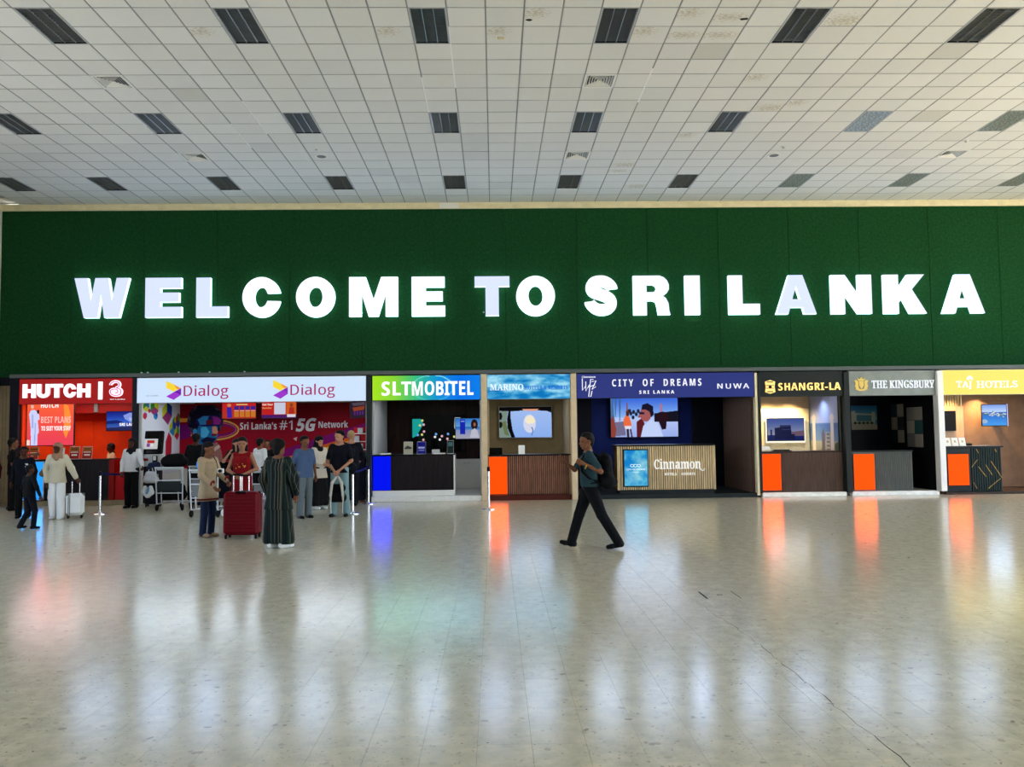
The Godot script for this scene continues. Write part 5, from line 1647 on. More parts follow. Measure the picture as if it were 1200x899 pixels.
func booth_yellow() -> void:
	var b := booth("brown walled hotel booth beneath a pale yellow fascia", 11.82, 16.2, -23.5, M.mocha, M.mocha, 0.0, M.black)
	var o := b.position
	span(b, "timber_panel", 12.3 - o.x, 13.35 - o.x, 0.0, 2.36, -23.5 - o.z, -23.42 - o.z, grained(Color(0.66, 0.56, 0.46), 0.08, Vector3(1.5, 0.3, 1.5), 0.5, 44))
	for i in 11:
		span(b, "timber_slat", 12.52 + i * 0.075 - o.x, 12.555 + i * 0.075 - o.x, 2.36, 2.78, -23.46 - o.z, -23.42 - o.z, M.wood_light)
	span(b, "slat_backing", 12.4 - o.x, 13.35 - o.x, 2.36, 2.78, -23.5 - o.z, -23.48 - o.z, plain(Color(0.9, 0.84, 0.7), 0.6))
	downlight(b, Vector3(13.75 - o.x, 2.77, -23.2 - o.z), Color(1.0, 0.82, 0.58), 10.0)
	downlight(b, Vector3(12.9 - o.x, 2.77, -23.1 - o.z), Color(1.0, 0.82, 0.58), 5.0)
	lightpanel(b, 12.4 - o.x, 14.6 - o.x, -22.1 - o.z, -22.6 - o.z, Color(1.0, 0.93, 0.84), 1.0)
	span(b, "step", 11.84 - o.x, 16.2 - o.x, 0.0, 0.06, -23.5 - o.z, BZ - 0.02 - o.z, plain(Color(0.20, 0.16, 0.13), 0.5), 0.008)
	var t := fascia("pale yellow fascia sign with white TAJ HOTELS lettering", 11.82, 16.2, lit(Color(0.92, 0.85, 0.42), 1.1), M.cream)
	var q := t.position
	var wl := lit(Color(0.93, 0.97, 1.0), 1.1)
	area_light(t, Vector3(0, 0.33, 0.03), Vector2(4.2, 0.6), Color(1.0, 0.92, 0.6), 1.2)
	words(t, "lettering", "TAJ", serif, 12.21 - q.x, 12.62 - q.x, 0.14, 0.36, 0.0, wl, 0.03)
	words(t, "lettering", "HOTELS", serif, 12.75 - q.x, 13.84 - q.x, 0.18, 0.36, 0.0, wl, 0.03)
	var fan := []
	for i in 9:
		var a := PI * i / 8.0
		put(t, "emblem_petal", tube([Vector3(12.57 - q.x + cos(a) * 0.02, 0.40 + sin(a) * 0.02, 0.02), Vector3(12.57 - q.x + cos(a) * 0.085, 0.41 + sin(a) * 0.09, 0.02)], 0.011, 5), wl)
	# left monitor, right screen turned towards the counter
	var img := canvas(64, 64, Color(0.01, 0.015, 0.03))
	paint(img, [0.05, 0.05, 0.45, 0.05, 0.6, 0.22, 0.1, 0.25], Color(0.03, 0.10, 0.24))
	television("black switched-off monitor on the brown timber panel", 12.58, 13.10, 1.66, 2.23, -23.36, img, 0.6, M.black)
	img = canvas(160, 140, Color(0.35, 0.6, 0.9))
	wash(img, 0, 0, 1, 0.35, Color(0.50, 0.62, 0.90), Color(0.75, 0.85, 0.97))
	wash(img, 0, 0.35, 1, 1, Color(0.16, 0.42, 0.80), Color(0.30, 0.62, 0.92))
	for i in 26:
		disc(img, rng.randf(), rng.randf_range(0.32, 0.6), rng.randf_range(0.02, 0.07), 0.03, [Color(0.80, 0.82, 0.80), Color(0.35, 0.45, 0.40), Color(0.85, 0.82, 0.72)][i % 3])
	disc(img, 0.1, 0.8, 0.12, 0.1, Color(0.62, 0.72, 0.82))
	var s := television("bright harbour screen on a swivel arm on the brown wall", 13.75, 14.40, 1.78, 2.40, -23.15, img, 1.05, M.black, Vector3(0, -0.28, 0), 0.5)
	span(s, "light_edge", 0.325, 0.345, 0.0, 0.62, -0.06, 0.0, lit(Color(0.75, 0.78, 1.0), 1.1), 0.004)
	span(s, "swivel_arm", -0.05, 0.05, 0.25, 0.35, -0.35, -0.09, M.black)
	var k := thing("service_counter", "dark green fluted counter with gold inlay and bright orange panel", "counter")
	span(k, "body", 11.9, 13.42, 0.06, 1.22, -22.5, -21.85, M.bottle)
	slats(k, 12.60, 13.41, 0.07, 1.21, -21.85, 0.06, 0.042, 0.03, M.bottle)
	span(k, "counter_top", 11.88, 13.46, 1.22, 1.26, -22.55, -21.80, M.charcoal)
	span(k, "front_board", 11.9, 12.59, 0.07, 1.21, -21.86, -21.83, M.charcoal)
	lamp_col(k, 11.95, 12.53, 0.22, 1.07, -21.80, Color(1.0, 0.33, 0.03), 1.0, M.charcoal, 0.6)
	for e in [[12.78, 0.72, 12.98, 0.45], [12.98, 0.76, 13.14, 0.50], [13.12, 0.86, 13.40, 0.42], [12.64, 0.30, 12.72, 0.14], [12.60, 0.70, 12.76, 0.90], [13.02, 0.14, 13.36, 0.40], [12.74, 1.18, 12.80, 1.08], [13.24, 1.18, 13.28, 1.10]]:
		put(k, "gold_inlay", tube([Vector3(e[0], e[1], -21.818), Vector3(e[2], e[3], -21.818)], 0.005, 5), M.gold)
	rebase(k, Vector3(12.66, 0, -22.2))
	for i in 3:
		var im := canvas(24, 32, Color(0.90, 0.90, 0.86))
		im.fill_rect(Rect2i(8, 10, 8, 9), Color(0.70, 0.66, 0.55))
		leaflet("white leaflet card, %s of three on the dark green counter" % ["first from the white post", "middle one", "closest to the gold inlay"][i], 12.10 + i * 0.20, 1.26, -22.0, 0.17, 0.23, im, 0.3)
	k = thing("desk_telephone", "black desk telephone beside the white cards on the dark green counter", "telephone", Vector3(12.70, 1.26, -22.15))
	put(k, "body", cbox(Vector3(0.2, 0.06, 0.18), 0.02), M.black, Vector3(0, 0.06, 0), Vector3(0.3, 0, 0))
	put(k, "handset", tube([Vector3(-0.1, 0.09, -0.05), Vector3(-0.1, 0.11, 0.0), Vector3(-0.1, 0.08, 0.07)], 0.02, 8), M.black)
	k = thing("paper_stack", "thin stack of papers lying on the dark green counter", "papers", Vector3(12.95, 1.26, -22.1))
	span(k, "stack", -0.18, 0.18, 0.0, 0.012, -0.1, 0.1, M.white, 0.002)
	span(k, "loose_sheet", -0.1, 0.24, 0.012, 0.015, -0.05, 0.15, M.palegrey, 0.001)

# ---------------------------------------------------------------- smooth bodies
# bones: [from, to, radius at from, radius at to]; the joined field is meshed as surface nets
func blob(bones: Array, cell: float, k: float) -> Array:
	var lo := Vector3.ONE * 1e9
	var hi := Vector3.ONE * -1e9
	for b in bones:
		var rr := Vector3.ONE * maxf(b[2], b[3])
		lo = lo.min(b[0] - rr).min(b[1] - rr)
		hi = hi.max(b[0] + rr).max(b[1] + rr)
	var pad := cell * 3.0 + k
	lo -= Vector3.ONE * pad
	hi += Vector3.ONE * pad
	var nx := int(ceil((hi.x - lo.x) / cell)) + 1
	var ny := int(ceil((hi.y - lo.y) / cell)) + 1
	var nz := int(ceil((hi.z - lo.z) / cell)) + 1
	var nxy := nx * ny
	var f := PackedFloat32Array()
	f.resize(nxy * nz)
	f.fill(9.0)
	var mark := PackedByteArray()
	mark.resize(nxy * nz)
	var cand := PackedInt32Array()
	var near := 2.0 * cell + k
	for b in bones:
		var a: Vector3 = b[0]
		var c: Vector3 = b[1]
		var ra: float = b[2]
		var dr: float = b[3] - b[2]
		var ab := c - a
		var inv := 1.0 / maxf(ab.length_squared(), 1e-8)
		var reach := maxf(ra, b[3]) + near
		var p0 := (a.min(c) - Vector3.ONE * reach - lo) / cell
		var p1 := (a.max(c) + Vector3.ONE * reach - lo) / cell
		var i0 := maxi(0, int(p0.x))
		var i1 := mini(nx, int(p1.x) + 1)
		for z in range(maxi(0, int(p0.z)), mini(nz, int(p1.z) + 1)):
			for y in range(maxi(0, int(p0.y)), mini(ny, int(p1.y) + 1)):
				var id := z * nxy + y * nx + i0
				var p := lo + Vector3(i0 * cell, y * cell, z * cell) - a
				for i in range(i0, i1):
					var t := clampf(p.dot(ab) * inv, 0.0, 1.0)
					var d := (p - ab * t).length() - ra - dr * t
					if d < near:
						var v := f[id]
						var h := k - absf(v - d)
						v = minf(v, d)
						if h > 0.0:
							v -= h * h * 0.25 / k
						f[id] = v
						if d > -near and mark[id] == 0:
							mark[id] = 1
							cand.append(id)
					id += 1
					p.x += cell
	var verts := PackedVector3Array()
	var norms := PackedVector3Array()
	var idx := PackedInt32Array()
	var at := PackedInt32Array()
	at.resize(nxy * nz)
	at.fill(-1)
	var live := PackedInt32Array()
	var off := [0, 1, nx, nx + 1, nxy, nxy + 1, nxy + nx, nxy + nx + 1]
	var ea := [0, 2, 4, 6, 0, 1, 4, 5, 0, 1, 2, 3]
	var eb := [1, 3, 5, 7, 2, 3, 6, 7, 4, 5, 6, 7]
	var cp := [Vector3(0, 0, 0), Vector3(1, 0, 0), Vector3(0, 1, 0), Vector3(1, 1, 0), Vector3(0, 0, 1), Vector3(1, 0, 1), Vector3(0, 1, 1), Vector3(1, 1, 1)]
	for id in cand:
		var l := id / nxy
		var j := (id - l * nxy) / nx
		var i := id - l * nxy - j * nx
		if i >= nx - 1 or j >= ny - 1 or l >= nz - 1:
			continue
		var v0 := f[id]
		var v1 := f[id + 1]
		var v2 := f[id + nx]
		var v3 := f[id + nx + 1]
		var v4 := f[id + nxy]
		var v5 := f[id + nxy + 1]
		var v6 := f[id + nxy + nx]
		var v7 := f[id + nxy + nx + 1]
		var neg := int(v0 < 0) + int(v1 < 0) + int(v2 < 0) + int(v3 < 0) + int(v4 < 0) + int(v5 < 0) + int(v6 < 0) + int(v7 < 0)
		if neg == 0 or neg == 8:
			continue
		var vs := [v0, v1, v2, v3, v4, v5, v6, v7]
		var sum := Vector3.ZERO
		var cnt := 0
		for e in 12:
			var va: float = vs[ea[e]]
			var vb: float = vs[eb[e]]
			if (va < 0) != (vb < 0):
				sum += (cp[ea[e]] as Vector3).lerp(cp[eb[e]], va / (va - vb))
				cnt += 1
		at[id] = verts.size()
		live.append(id)
		verts.append(lo + (Vector3(i, j, l) + sum / cnt) * cell)
		norms.append(Vector3(v1 + v3 + v5 + v7 - v0 - v2 - v4 - v6, v2 + v3 + v6 + v7 - v0 - v1 - v4 - v5, v4 + v5 + v6 + v7 - v0 - v1 - v2 - v3).normalized())
	for id in live:
		var s := f[id] < 0
		if s != (f[id + 1] < 0):
			face4(idx, at, id, id - nx, id - nx - nxy, id - nxy, s)
		if s != (f[id + nx] < 0):
			face4(idx, at, id, id - nxy, id - nxy - 1, id - 1, s)
		if s != (f[id + nxy] < 0):
			face4(idx, at, id, id - 1, id - 1 - nx, id - nx, s)
	return [verts, norms, idx]

func face4(idx: PackedInt32Array, at: PackedInt32Array, a: int, b: int, c: int, d: int, s: bool) -> void:
	var A := at[a]
	var B := at[b]
	var C := at[c]
	var D := at[d]
	if A < 0 or B < 0 or C < 0 or D < 0:
		return
	if s:
		idx.append_array(PackedInt32Array([A, C, B, A, D, C]))
	else:
		idx.append_array(PackedInt32Array([A, B, C, A, C, D]))

func joined(list: Array) -> ArrayMesh:        # list of [shape, transform]
	var V := PackedVector3Array()
	var N := PackedVector3Array()
	var I := PackedInt32Array()
	for e in list:
		var t: Transform3D = e[1]
		var base := V.size()
		var nb := t.basis.orthonormalized()
		for v in e[0][0]:
			V.append(t * v)
		for n in e[0][1]:
			N.append(nb * n)
		for i in e[0][2]:
			I.append(i + base)
	var arr := []
	arr.resize(Mesh.ARRAY_MAX)
	arr[Mesh.ARRAY_VERTEX] = V
	arr[Mesh.ARRAY_NORMAL] = N
	arr[Mesh.ARRAY_INDEX] = I
	var m := ArrayMesh.new()
	m.add_surface_from_arrays(Mesh.PRIMITIVE_TRIANGLES, arr)
	return m

func blobm(bones: Array, cell: float, k: float) -> ArrayMesh:
	return joined([[blob(bones, cell, k), Transform3D()]])

func V(x: float, y: float, z: float) -> Vector3:
	return Vector3(x, y, z)

func make_templates() -> void:
	# head, origin at its centre, facing +z
	head_shape = blob([
		[V(0, .035, -.03), V(0, .035, .015), .082, .078], [V(0, .0, .01), V(0, -.03, .03), .074, .06],
		[V(-.02, -.075, .045), V(.02, -.075, .045), .032, .032], [V(0, -.09, .052), V(0, -.095, .055), .022, .022],
		[V(0, .012, .086), V(0, -.022, .104), .010, .014], [V(-.016, -.024, .094), V(.016, -.024, .094), .010, .010],
		[V(-.018, -.055, .086), V(.018, -.055, .086), .010, .010], [V(-.035, .03, .075), V(.035, .03, .075), .014, .014],
		[V(-.079, .0, -.01), V(-.083, .02, -.016), .014, .016], [V(.079, .0, -.01), V(.083, .02, -.016), .014, .016],
		[V(0, -.06, -.012), V(0, -.17, -.03), .052, .056]], 0.009, 0.018)
	hand_open = blob(hand_bones(0.35), 0.0062, 0.008)
	hand_grip = blob(hand_bones(1.5), 0.0062, 0.008)

# right hand hanging down from the wrist at the origin: palm faces +z, thumb to +x, fingers along -y
func hand_bones(curl: float) -> Array:
	var o := [[V(-.012, -.01, 0), V(-.022, -.085, 0), .017, .014], [V(.012, -.01, 0), V(.020, -.085, 0), .017, .014], [V(0, 0.02, 0), V(0, -.05, 0), .021, .017]]
	var xs := [-.031, -.011, .010, .030]
	var ls := [.058, .074, .080, .070]
	for i in 4:
		var p := V(xs[i], -.088, .0)
		var a := curl * 0.3
		for s in 3:
			var l: float = ls[i] * [0.45, 0.32, 0.23][s]
			var q := p + V(0, -cos(a), sin(a)) * l
			o.append([p, q, .0098 - s * .0008, .009 - s * .0008])
			p = q
			a += curl * 0.55
	o.append([V(.022, -.03, .006), V(.047, -.062, .016), .013, .0115])
	o.append([V(.047, -.062, .016), V(.05 - curl * .012, -.098, .024 + curl * .012), .0115, .009])
	return o

func along(from: Vector3, to: Vector3, front: Vector3) -> Transform3D:      # basis whose -y runs from -> to, placed at "to"
	var y := (from - to).normalized()
	var z := (front - y * front.dot(y)).normalized()
	return Transform3D(Basis(y.cross(z), y, z), to)

# ---------------------------------------------------------------- people
# d: h height, j joints (metres in a 1.70 m figure), g girth, skin, top, sleeve (0 none, 1 short, 2 long), hem, low, shoe, hair, head [turn, nod]
func person(label: String, at: Vector3, turn: float, d: Dictionary) -> Node3D:
	var t := thing("person", label, "person", at, turn)
	var s: float = d.get("h", 1.7) / 1.70
	var g: float = d.get("g", 1.0)
	var sw: float = d.get("shoulder", 0.165)
	var J := {"lean": V(0, 0, 0), "hl": V(.085, .92, 0), "hr": V(-.085, .92, 0), "kl": V(.095, .49, .015), "kr": V(-.095, .49, .015), "al": V(.10, .09, -.02), "ar": V(-.10, .09, -.02), "fl": V(.04, 0, 1), "fr": V(-.04, 0, 1),
		"el": V(sw + .075, 1.12, -.03), "er": V(-sw - .075, 1.12, -.03), "wl": V(sw + .085, .88, .06), "wr": V(-sw - .085, .88, .06)}
	for q in d.get("j", {}):
		J[q] = d.j[q]
	var lean: Vector3 = J.lean
	var sl := V(sw, 1.40, -.01) + lean
	var sr := V(-sw, 1.40, -.01) + lean
	var neck := V(0, 1.44, -.015) + lean
	var hc := neck + V(0, .155, .025)
	var chest := V(0, 1.28, 0) + lean * .8
	var waist := V(0, 1.06, .0) + lean * .4
	var X := V(1, 0, 0)
	var S := Transform3D(Basis().scaled(Vector3.ONE * s), Vector3.ZERO)
	var ht: Array = d.get("head", [0.0, 0.0])
	var HB := Transform3D(Basis(Vector3.UP, ht[0]) * Basis(Vector3.RIGHT, ht[1]), hc)
	var low: String = d.get("low", "trousers")
	# the body itself
	var bones := [[neck + V(0, .06, .005), neck - V(0, .05, 0), .05, .058], [chest + X * .07, chest - X * .07, .085 * g, .085 * g], [waist + X * .05, waist - X * .05, .08 * g, .08 * g], [V(.06, .94, 0), V(-.06, .94, 0), .085 * g, .085 * g],
		[chest, waist, .09 * g, .085 * g], [waist, V(0, .94, 0), .085 * g, .09 * g], [neck, sl + V(-.03, 0, 0), .05, .05], [neck, sr + V(.03, 0, 0), .05, .05],
		[sl, J.el, .046, .036], [J.el, J.wl, .036, .024], [sr, J.er, .046, .036], [J.er, J.wr, .036, .024],
		[J.hl, J.kl, .07, .048], [J.kl, J.al, .046, .032], [J.hr, J.kr, .07, .048], [J.kr, J.ar, .046, .032]]
	var body := [[blob(bones, 0.016, 0.03), S], [head_shape, S * HB]]
	var grip: Array = d.get("grip", [false, false])
	var pf: Array = d.get("palm", [V(-1, 0, .2), V(1, 0, .2)])
	var mir := Transform3D(Basis().scaled(V(-1, 1, 1)), Vector3.ZERO)
	body.append([hand_grip if grip[1] else hand_open, S * along(J.er, J.wr, pf[1])])
	body.append([flipped(hand_grip if grip[0] else hand_open), S * along(J.el, J.wl, pf[0])])
	put(t, "body", joined(body), plain(d.get("skin", Color(0.50, 0.33, 0.24)), 0.55))
	for e in [-1.0, 1.0]:
		put(t, "eye", lathe([Vector2(0.001, -.011), Vector2(.011, -.004), Vector2(.011, .004), Vector2(0.001, .011)], 8), M.black, S * (HB * V(e * .034, .008, .079)))
	# clothes
	var top: Material = d.get("top_m", M.white)
	var hem: float = d.get("hem", .88)
	var fl: float = d.get("flare", .0)
	if hem > 0.0:
		var tb := [[chest + X * .075, chest - X * .075, .105 * g, .105 * g], [chest + X * .065, waist + X * .06, .105 * g, .10 * g], [chest - X * .065, waist - X * .06, .105 * g, .10 * g],
			[waist + X * .06, V(.068 + fl, hem, 0), .10 * g, .108 * g + fl * .6], [waist - X * .06, V(-.068 - fl, hem, 0), .10 * g, .108 * g + fl * .6], [waist, V(0, hem, .0), .10 * g, .11 * g + fl * .6],
			[neck - V(0, .035, 0), sl - V(.02, .0, 0), .06, .058], [neck - V(0, .035, 0), sr + V(.02, 0, 0), .06, .058]]
		if d.has("belly"):
			tb.append([waist + V(0, .04, .04), V(0, 1.0, .045), .09 * d.belly, .09 * d.belly])
		var sv: int = d.get("sleeve", 1)
		var wide: float = d.get("wide", 1.0)
		if sv > 0:
			for q in [[sl, J.el, J.wl], [sr, J.er, J.wr]]:
				var el: Vector3 = q[1] if sv == 2 else q[0].lerp(q[1], .78)
				tb.append([q[0], el, .064, .056 * wide])
				if sv == 2:
					tb.append([q[1], q[1].lerp(q[2], .93), .054 * wide, .040 * wide])
		put(t, d.get("top_name", "shirt"), joined([[clip_low(blob(tb, 0.0155, .028), hem, .205 * g + fl), S]]), top)
	if d.has("collar"):
		put(t, "collar", joined([[blob([[neck + V(-.03, .0, .045), neck + V(-.05, .015, -.02), .018, .02], [neck + V(.03, .0, .045), neck + V(.05, .015, -.02), .018, .02], [neck + V(-.05, .02, -.02), neck + V(.05, .02, -.02), .02, .02]], .012, .015), S]]), d.collar)
	var lm: Material = d.get("low_m", M.black)
	var lw: float = d.get("leg", 1.0)
	if low == "trousers":
		var b2 := [[V(.075, .97, 0), V(-.075, .97, 0), .098 * g, .098 * g]]
		for q in [[J.hl, J.kl, J.al], [J.hr, J.kr, J.ar]]:
			b2.append([q[0], q[1], .092 * g, .068 * lw])
			b2.append([q[1], q[2] + V(0, -.02, 0), .068 * lw, .062 * lw])
		put(t, "trousers", joined([[blob(b2, 0.0155, .02), S]]), lm)
	elif low == "skirt":
		var hem2: float = d.get("skirt_hem", .08)
		var sf: float = d.get("skirt_w", .13)
		var r2: float = d.get("skirt_r", .13)
		var b3 := [[V(.075, .98, 0), V(-.075, .98, 0), .10 * g, .10 * g]]
		for q in [-1.0, 0.0, 1.0]:
			b3.append([V(q * .07, .96, 0), V(q * sf, hem2 + r2 * .55, 0), .102 * g, r2])
		put(t, d.get("low_name", "skirt"), joined([[clip_low(blob(b3, 0.0165, .03), hem2), S]]), lm)
	if d.get("shoe", null) != null:
		for q in [[J.al, J.fl], [J.ar, J.fr]]:
			var dir: Vector3 = q[1].normalized()
			var a: Vector3 = q[0]
			var rise: float = a.y - .09
			var heel := V(a.x, .042 + rise * .8, a.z) - V(dir.x, 0, dir.z) * .045
			var toe := V(a.x, .034 + rise * .8, a.z) + dir * .155
			put(t, "shoe", joined([[clip_low(blob([[heel, toe, .042, .033], [heel + V(0, .02, 0), heel + V(0, .045, 0) + dir * .05, .042, .042], [toe - dir * .05 + V(.012, 0, 0), toe - dir * .05 - V(.012, 0, 0), .036, .036]], .011, .015), maxf(0.004, minf(heel.y, toe.y) - .036)), S]]), d.shoe)
	# hair and head coverings
	var hm: Material = d.get("hair_m", M.hair)
	var hb := []
	var cell := 0.011
	match d.get("hair", "short"):
		"short": hb = [[V(0, .058, -.04), V(0, .066, -.002), .083, .079], [V(0, .02, -.06), V(0, -.035, -.062), .072, .05], [V(-.05, .05, -.035), V(.05, .05, -.035), .055, .055]]
		"long": hb = [[V(0, .055, -.04), V(0, .066, .0), .09, .086], [V(-.055, .0, -.03), V(-.06, -.16, -.03), .045, .04], [V(.055, .0, -.03), V(.06, -.16, -.03), .045, .04], [V(0, .0, -.06), V(0, -.30, -.10), .075, .06], [V(-.06, -.16, -.03), V(-.075, -.32, .05), .04, .028], [V(.06, -.16, -.03), V(.085, -.34, .06), .04, .028]]
		"braid": hb = [[V(0, .055, -.04), V(0, .066, .0), .088, .085], [V(0, .0, -.06), V(0, -.06, -.08), .07, .05], [V(0, -.06, -.09), V(0, -.30, -.14), .045, .038], [V(0, -.30, -.14), V(0, -.62, -.13), .038, .018]]
		"veil": hb = [[V(0, .05, -.035), V(0, .055, .01), .094, .088], [V(0, .0, -.05), V(0, -.20, -.07), .095, .13], [V(-.03, -.2, -.07), V(-.05, -.50, -.08), .12, .12], [V(.03, -.2, -.07), V(.06, -.52, -.06), .12, .11]]
		"hijab": hb = [[V(0, .045, -.035), V(0, .05, .0), .096, .09], [V(-.052, -.01, -.03), V(-.045, -.09, -.02), .055, .052], [V(.052, -.01, -.03), V(.045, -.09, -.02), .055, .052], [V(0, -.135, .02), V(0, -.15, .02), .05, .055], [V(-.03, -.15, .0), V(-.10, -.20, -.01), .065, .06], [V(.03, -.15, .0), V(.10, -.20, -.01), .065, .06], [V(-.02, -.19, .045), V(.02, -.24, .06), .055, .05]]
		"beret": hb = [[V(0, .05, -.045), V(0, .06, -.01), .09, .086], [V(0, .085, -.05), V(.0, .075, .01), .082, .08], [V(-.05, .07, -.03), V(.05, .07, -.05), .075, .08], [V(0, -.0, -.06), V(0, -.06, -.065), .07, .055]]
		"cap": hb = [[V(0, .06, -.04), V(0, .066, .0), .088, .085], [V(-.03, .065, .09), V(.03, .065, .09), .015, .015], [V(0, .01, -.06), V(0, -.03, -.06), .06, .05]]
		"stubble": hb = [[V(0, .055, -.042), V(0, .062, -.004), .084, .082]]
	if hb.size():
		put(t, d.get("hair_name", "hair"), joined([[blob(hb, cell, .02), S * HB]]), hm)
	return t

func flipped(a: Array) -> Array:
	var v := PackedVector3Array()
	var n := PackedVector3Array()
	var i := PackedInt32Array()
	for p in a[0]:
		v.append(V(-p.x, p.y, p.z))
	for p in a[1]:
		n.append(V(-p.x, p.y, p.z))
	for k in range(0, a[2].size(), 3):
		i.append_array(PackedInt32Array([a[2][k], a[2][k + 2], a[2][k + 1]]))
	return [v, n, i]

func clip_low(a: Array, y: float, reach := 9.0) -> Array:      # flatten what hangs below a height
	for k in a[0].size():
		var p: Vector3 = a[0][k]
		if p.y < y and absf(p.x) < reach:
			p.y = y
			a[0][k] = p
			a[1][k] = V(0, -1, 0)
	return a

# ---------------------------------------------------------------- luggage and floor furniture
func suitcase(label: String, at: Vector3, turn: float, w: float, h: float, dp: float, m: Material, trim: Material, handle: float, ribs: int, bevel := 0.04) -> Node3D:
	var t := thing("suitcase", label, "suitcase", at, turn)
	var y0 := 0.065
	put(t, "shell", cbox(V(w, h, dp), bevel), m, V(0, y0 + h * 0.5, 0))
	for i in ribs:
		var y := y0 + h * 0.10 + i * h * 0.82 / maxi(1, ribs - 1)
		for s in [-1.0, 1.0]:
			put(t, "rib", cbox(V(w * 0.86, h * 0.82 / ribs * 0.62, 0.012), 0.005), m, V(0, y, s * (dp * 0.5 + 0.003)))
	put(t, "zip_band", cbox(V(w + 0.004, h + 0.004, 0.014), 0.01), trim, V(0, y0 + h * 0.5, 0))
	for sx in [-1.0, 1.0]:
		for sz in [-1.0, 1.0]:
			var wh := put(t, "wheel", lathe([Vector2(0.001, -.014), Vector2(.026, -.014), Vector2(.03, -.008), Vector2(.03, .008), Vector2(.026, .014), Vector2(0.001, .014)], 14), M.rubber, V(sx * (w * 0.5 - 0.05), 0.031, sz * (dp * 0.5 - 0.04)), V(0, 0, PI / 2))
			span(wh, "wheel_fork", 0.0, 0.045, -0.02, 0.02, -0.015, 0.015, M.black, 0.004)
	if handle > 0.0:
		for s in [-1.0, 1.0]:
			bar(t, "telescopic_tube", V(s * 0.075, y0 + h - 0.02, -dp * 0.28), V(s * 0.075, y0 + h + handle, -dp * 0.28), 0.010, M.chrome)
		put(t, "grip", tube([V(-0.09, y0 + h + handle, -dp * 0.28), V(0.09, y0 + h + handle, -dp * 0.28)], 0.017, 8), M.black)
	span(t, "handle_well", -0.11, 0.11, y0 + h - 0.015, y0 + h + 0.006, -dp * 0.28 - 0.04, -dp * 0.28 + 0.05, M.black, 0.006)
	return t

func stanchion(label: String, at: Vector3) -> Node3D:
	var t := thing("barrier_post", label, "barrier post", at)
	put(t, "base", lathe([Vector2(.17, 0.0), Vector2(.17, .012), Vector2(.14, .022), Vector2(.05, .032), Vector2(.03, .05), Vector2(0.001, .05)], 24), M.chrome)
	put(t, "pole", lathe([Vector2(.028, .04), Vector2(.028, .88)], 14), M.chrome)
	put(t, "belt_head", lathe([Vector2(.034, .87), Vector2(.036, .89), Vector2(.036, .96), Vector2(.03, .975), Vector2(0.001, .98)], 14), M.black)
	return t

func belt(label: String, a: Vector3, b: Vector3, m: Material, sag := 0.03) -> void:
	var t := thing("barrier_belt", label, "belt", (a + b) * 0.5)
	var st := SurfaceTool.new()
	st.begin(Mesh.PRIMITIVE_TRIANGLES)
	var n := (b - a).cross(Vector3.UP).normalized()
	for i in 8:
		var f0 := i / 8.0
		var f1 := (i + 1) / 8.0
		var p := a.lerp(b, f0) - V(0, sin(f0 * PI) * sag, 0) - t.position
		var q := a.lerp(b, f1) - V(0, sin(f1 * PI) * sag, 0) - t.position
		for s in [-1.0, 1.0]:
			quad(st, p + n * .002 * s - V(0, .025, 0), q + n * .002 * s - V(0, .025, 0), q + n * .002 * s + V(0, .025, 0), p + n * .002 * s + V(0, .025, 0), n * s)
	put(t, "webbing", st.commit(), m)

func trolley(label: String, at: Vector3, turn: float) -> Node3D:
	var t := thing("luggage_trolley", label, "trolley", at, turn, "steel luggage trolleys")
	var m: Material = M.steel
	for s in [-1.0, 1.0]:
		bar(t, "upright", V(s * .30, .12, -.28), V(s * .32, 1.02, -.34), .016, m)
		bar(t, "side_rail", V(s * .30, .16, -.28), V(s * .24, .16, .48), .016, m)
		bar(t, "inner_upright", V(s * .20, .16, -.26), V(s * .20, .62, -.30), .012, m)
		put(t, "rear_wheel", lathe([Vector2(0.001, -.018), Vector2(.07, -.018), Vector2(.078, -.01), Vector2(.078, .01), Vector2(.07, .018), Vector2(0.001, .018)], 16), M.rubber, V(s * .30, .079, -.28), V(0, 0, PI / 2))
	put(t, "front_wheel", lathe([Vector2(0.001, -.02), Vector2(.06, -.02), Vector2(.066, -.01), Vector2(.066, .01), Vector2(.06, .02), Vector2(0.001, .02)], 16), M.rubber, V(0, .067, .46), V(0, 0, PI / 2))
	bar(t, "push_bar", V(-.34, 1.02, -.34), V(.34, 1.02, -.34), .02, m)
	bar(t, "cross_bar", V(-.31, .72, -.32), V(.31, .72, -.32), .014, m)
	bar(t, "cross_bar", V(-.30, .42, -.30), V(.30, .42, -.30), .014, m)
	for s in [-1.0, 0.0, 1.0]:
		bar(t, "deck_rod", V(s * .15, .17, -.26), V(s * .12, .17, .46), .010, m)
	bar(t, "front_lip", V(-.24, .17, .47), V(.24, .17, .47), .014, m)
	span(t, "advert_panel", -.27, .27, .45, .70, -.325, -.315, M.charcoal if label.contains("loaded with") else M.grey, .003)
	put(t, "basket", cbox(V(.58, .04, .20), .012), M.palegrey, V(0, .98, -.24))
	return t

func soft_bag(called: String, label: String, category: String, at: Vector3, bones: Array, m: Material, cell := 0.018) -> Node3D:
	var t := thing(called, label, category, at)
	put(t, "pouch", blobm(bones, cell, 0.04), m)
	return t

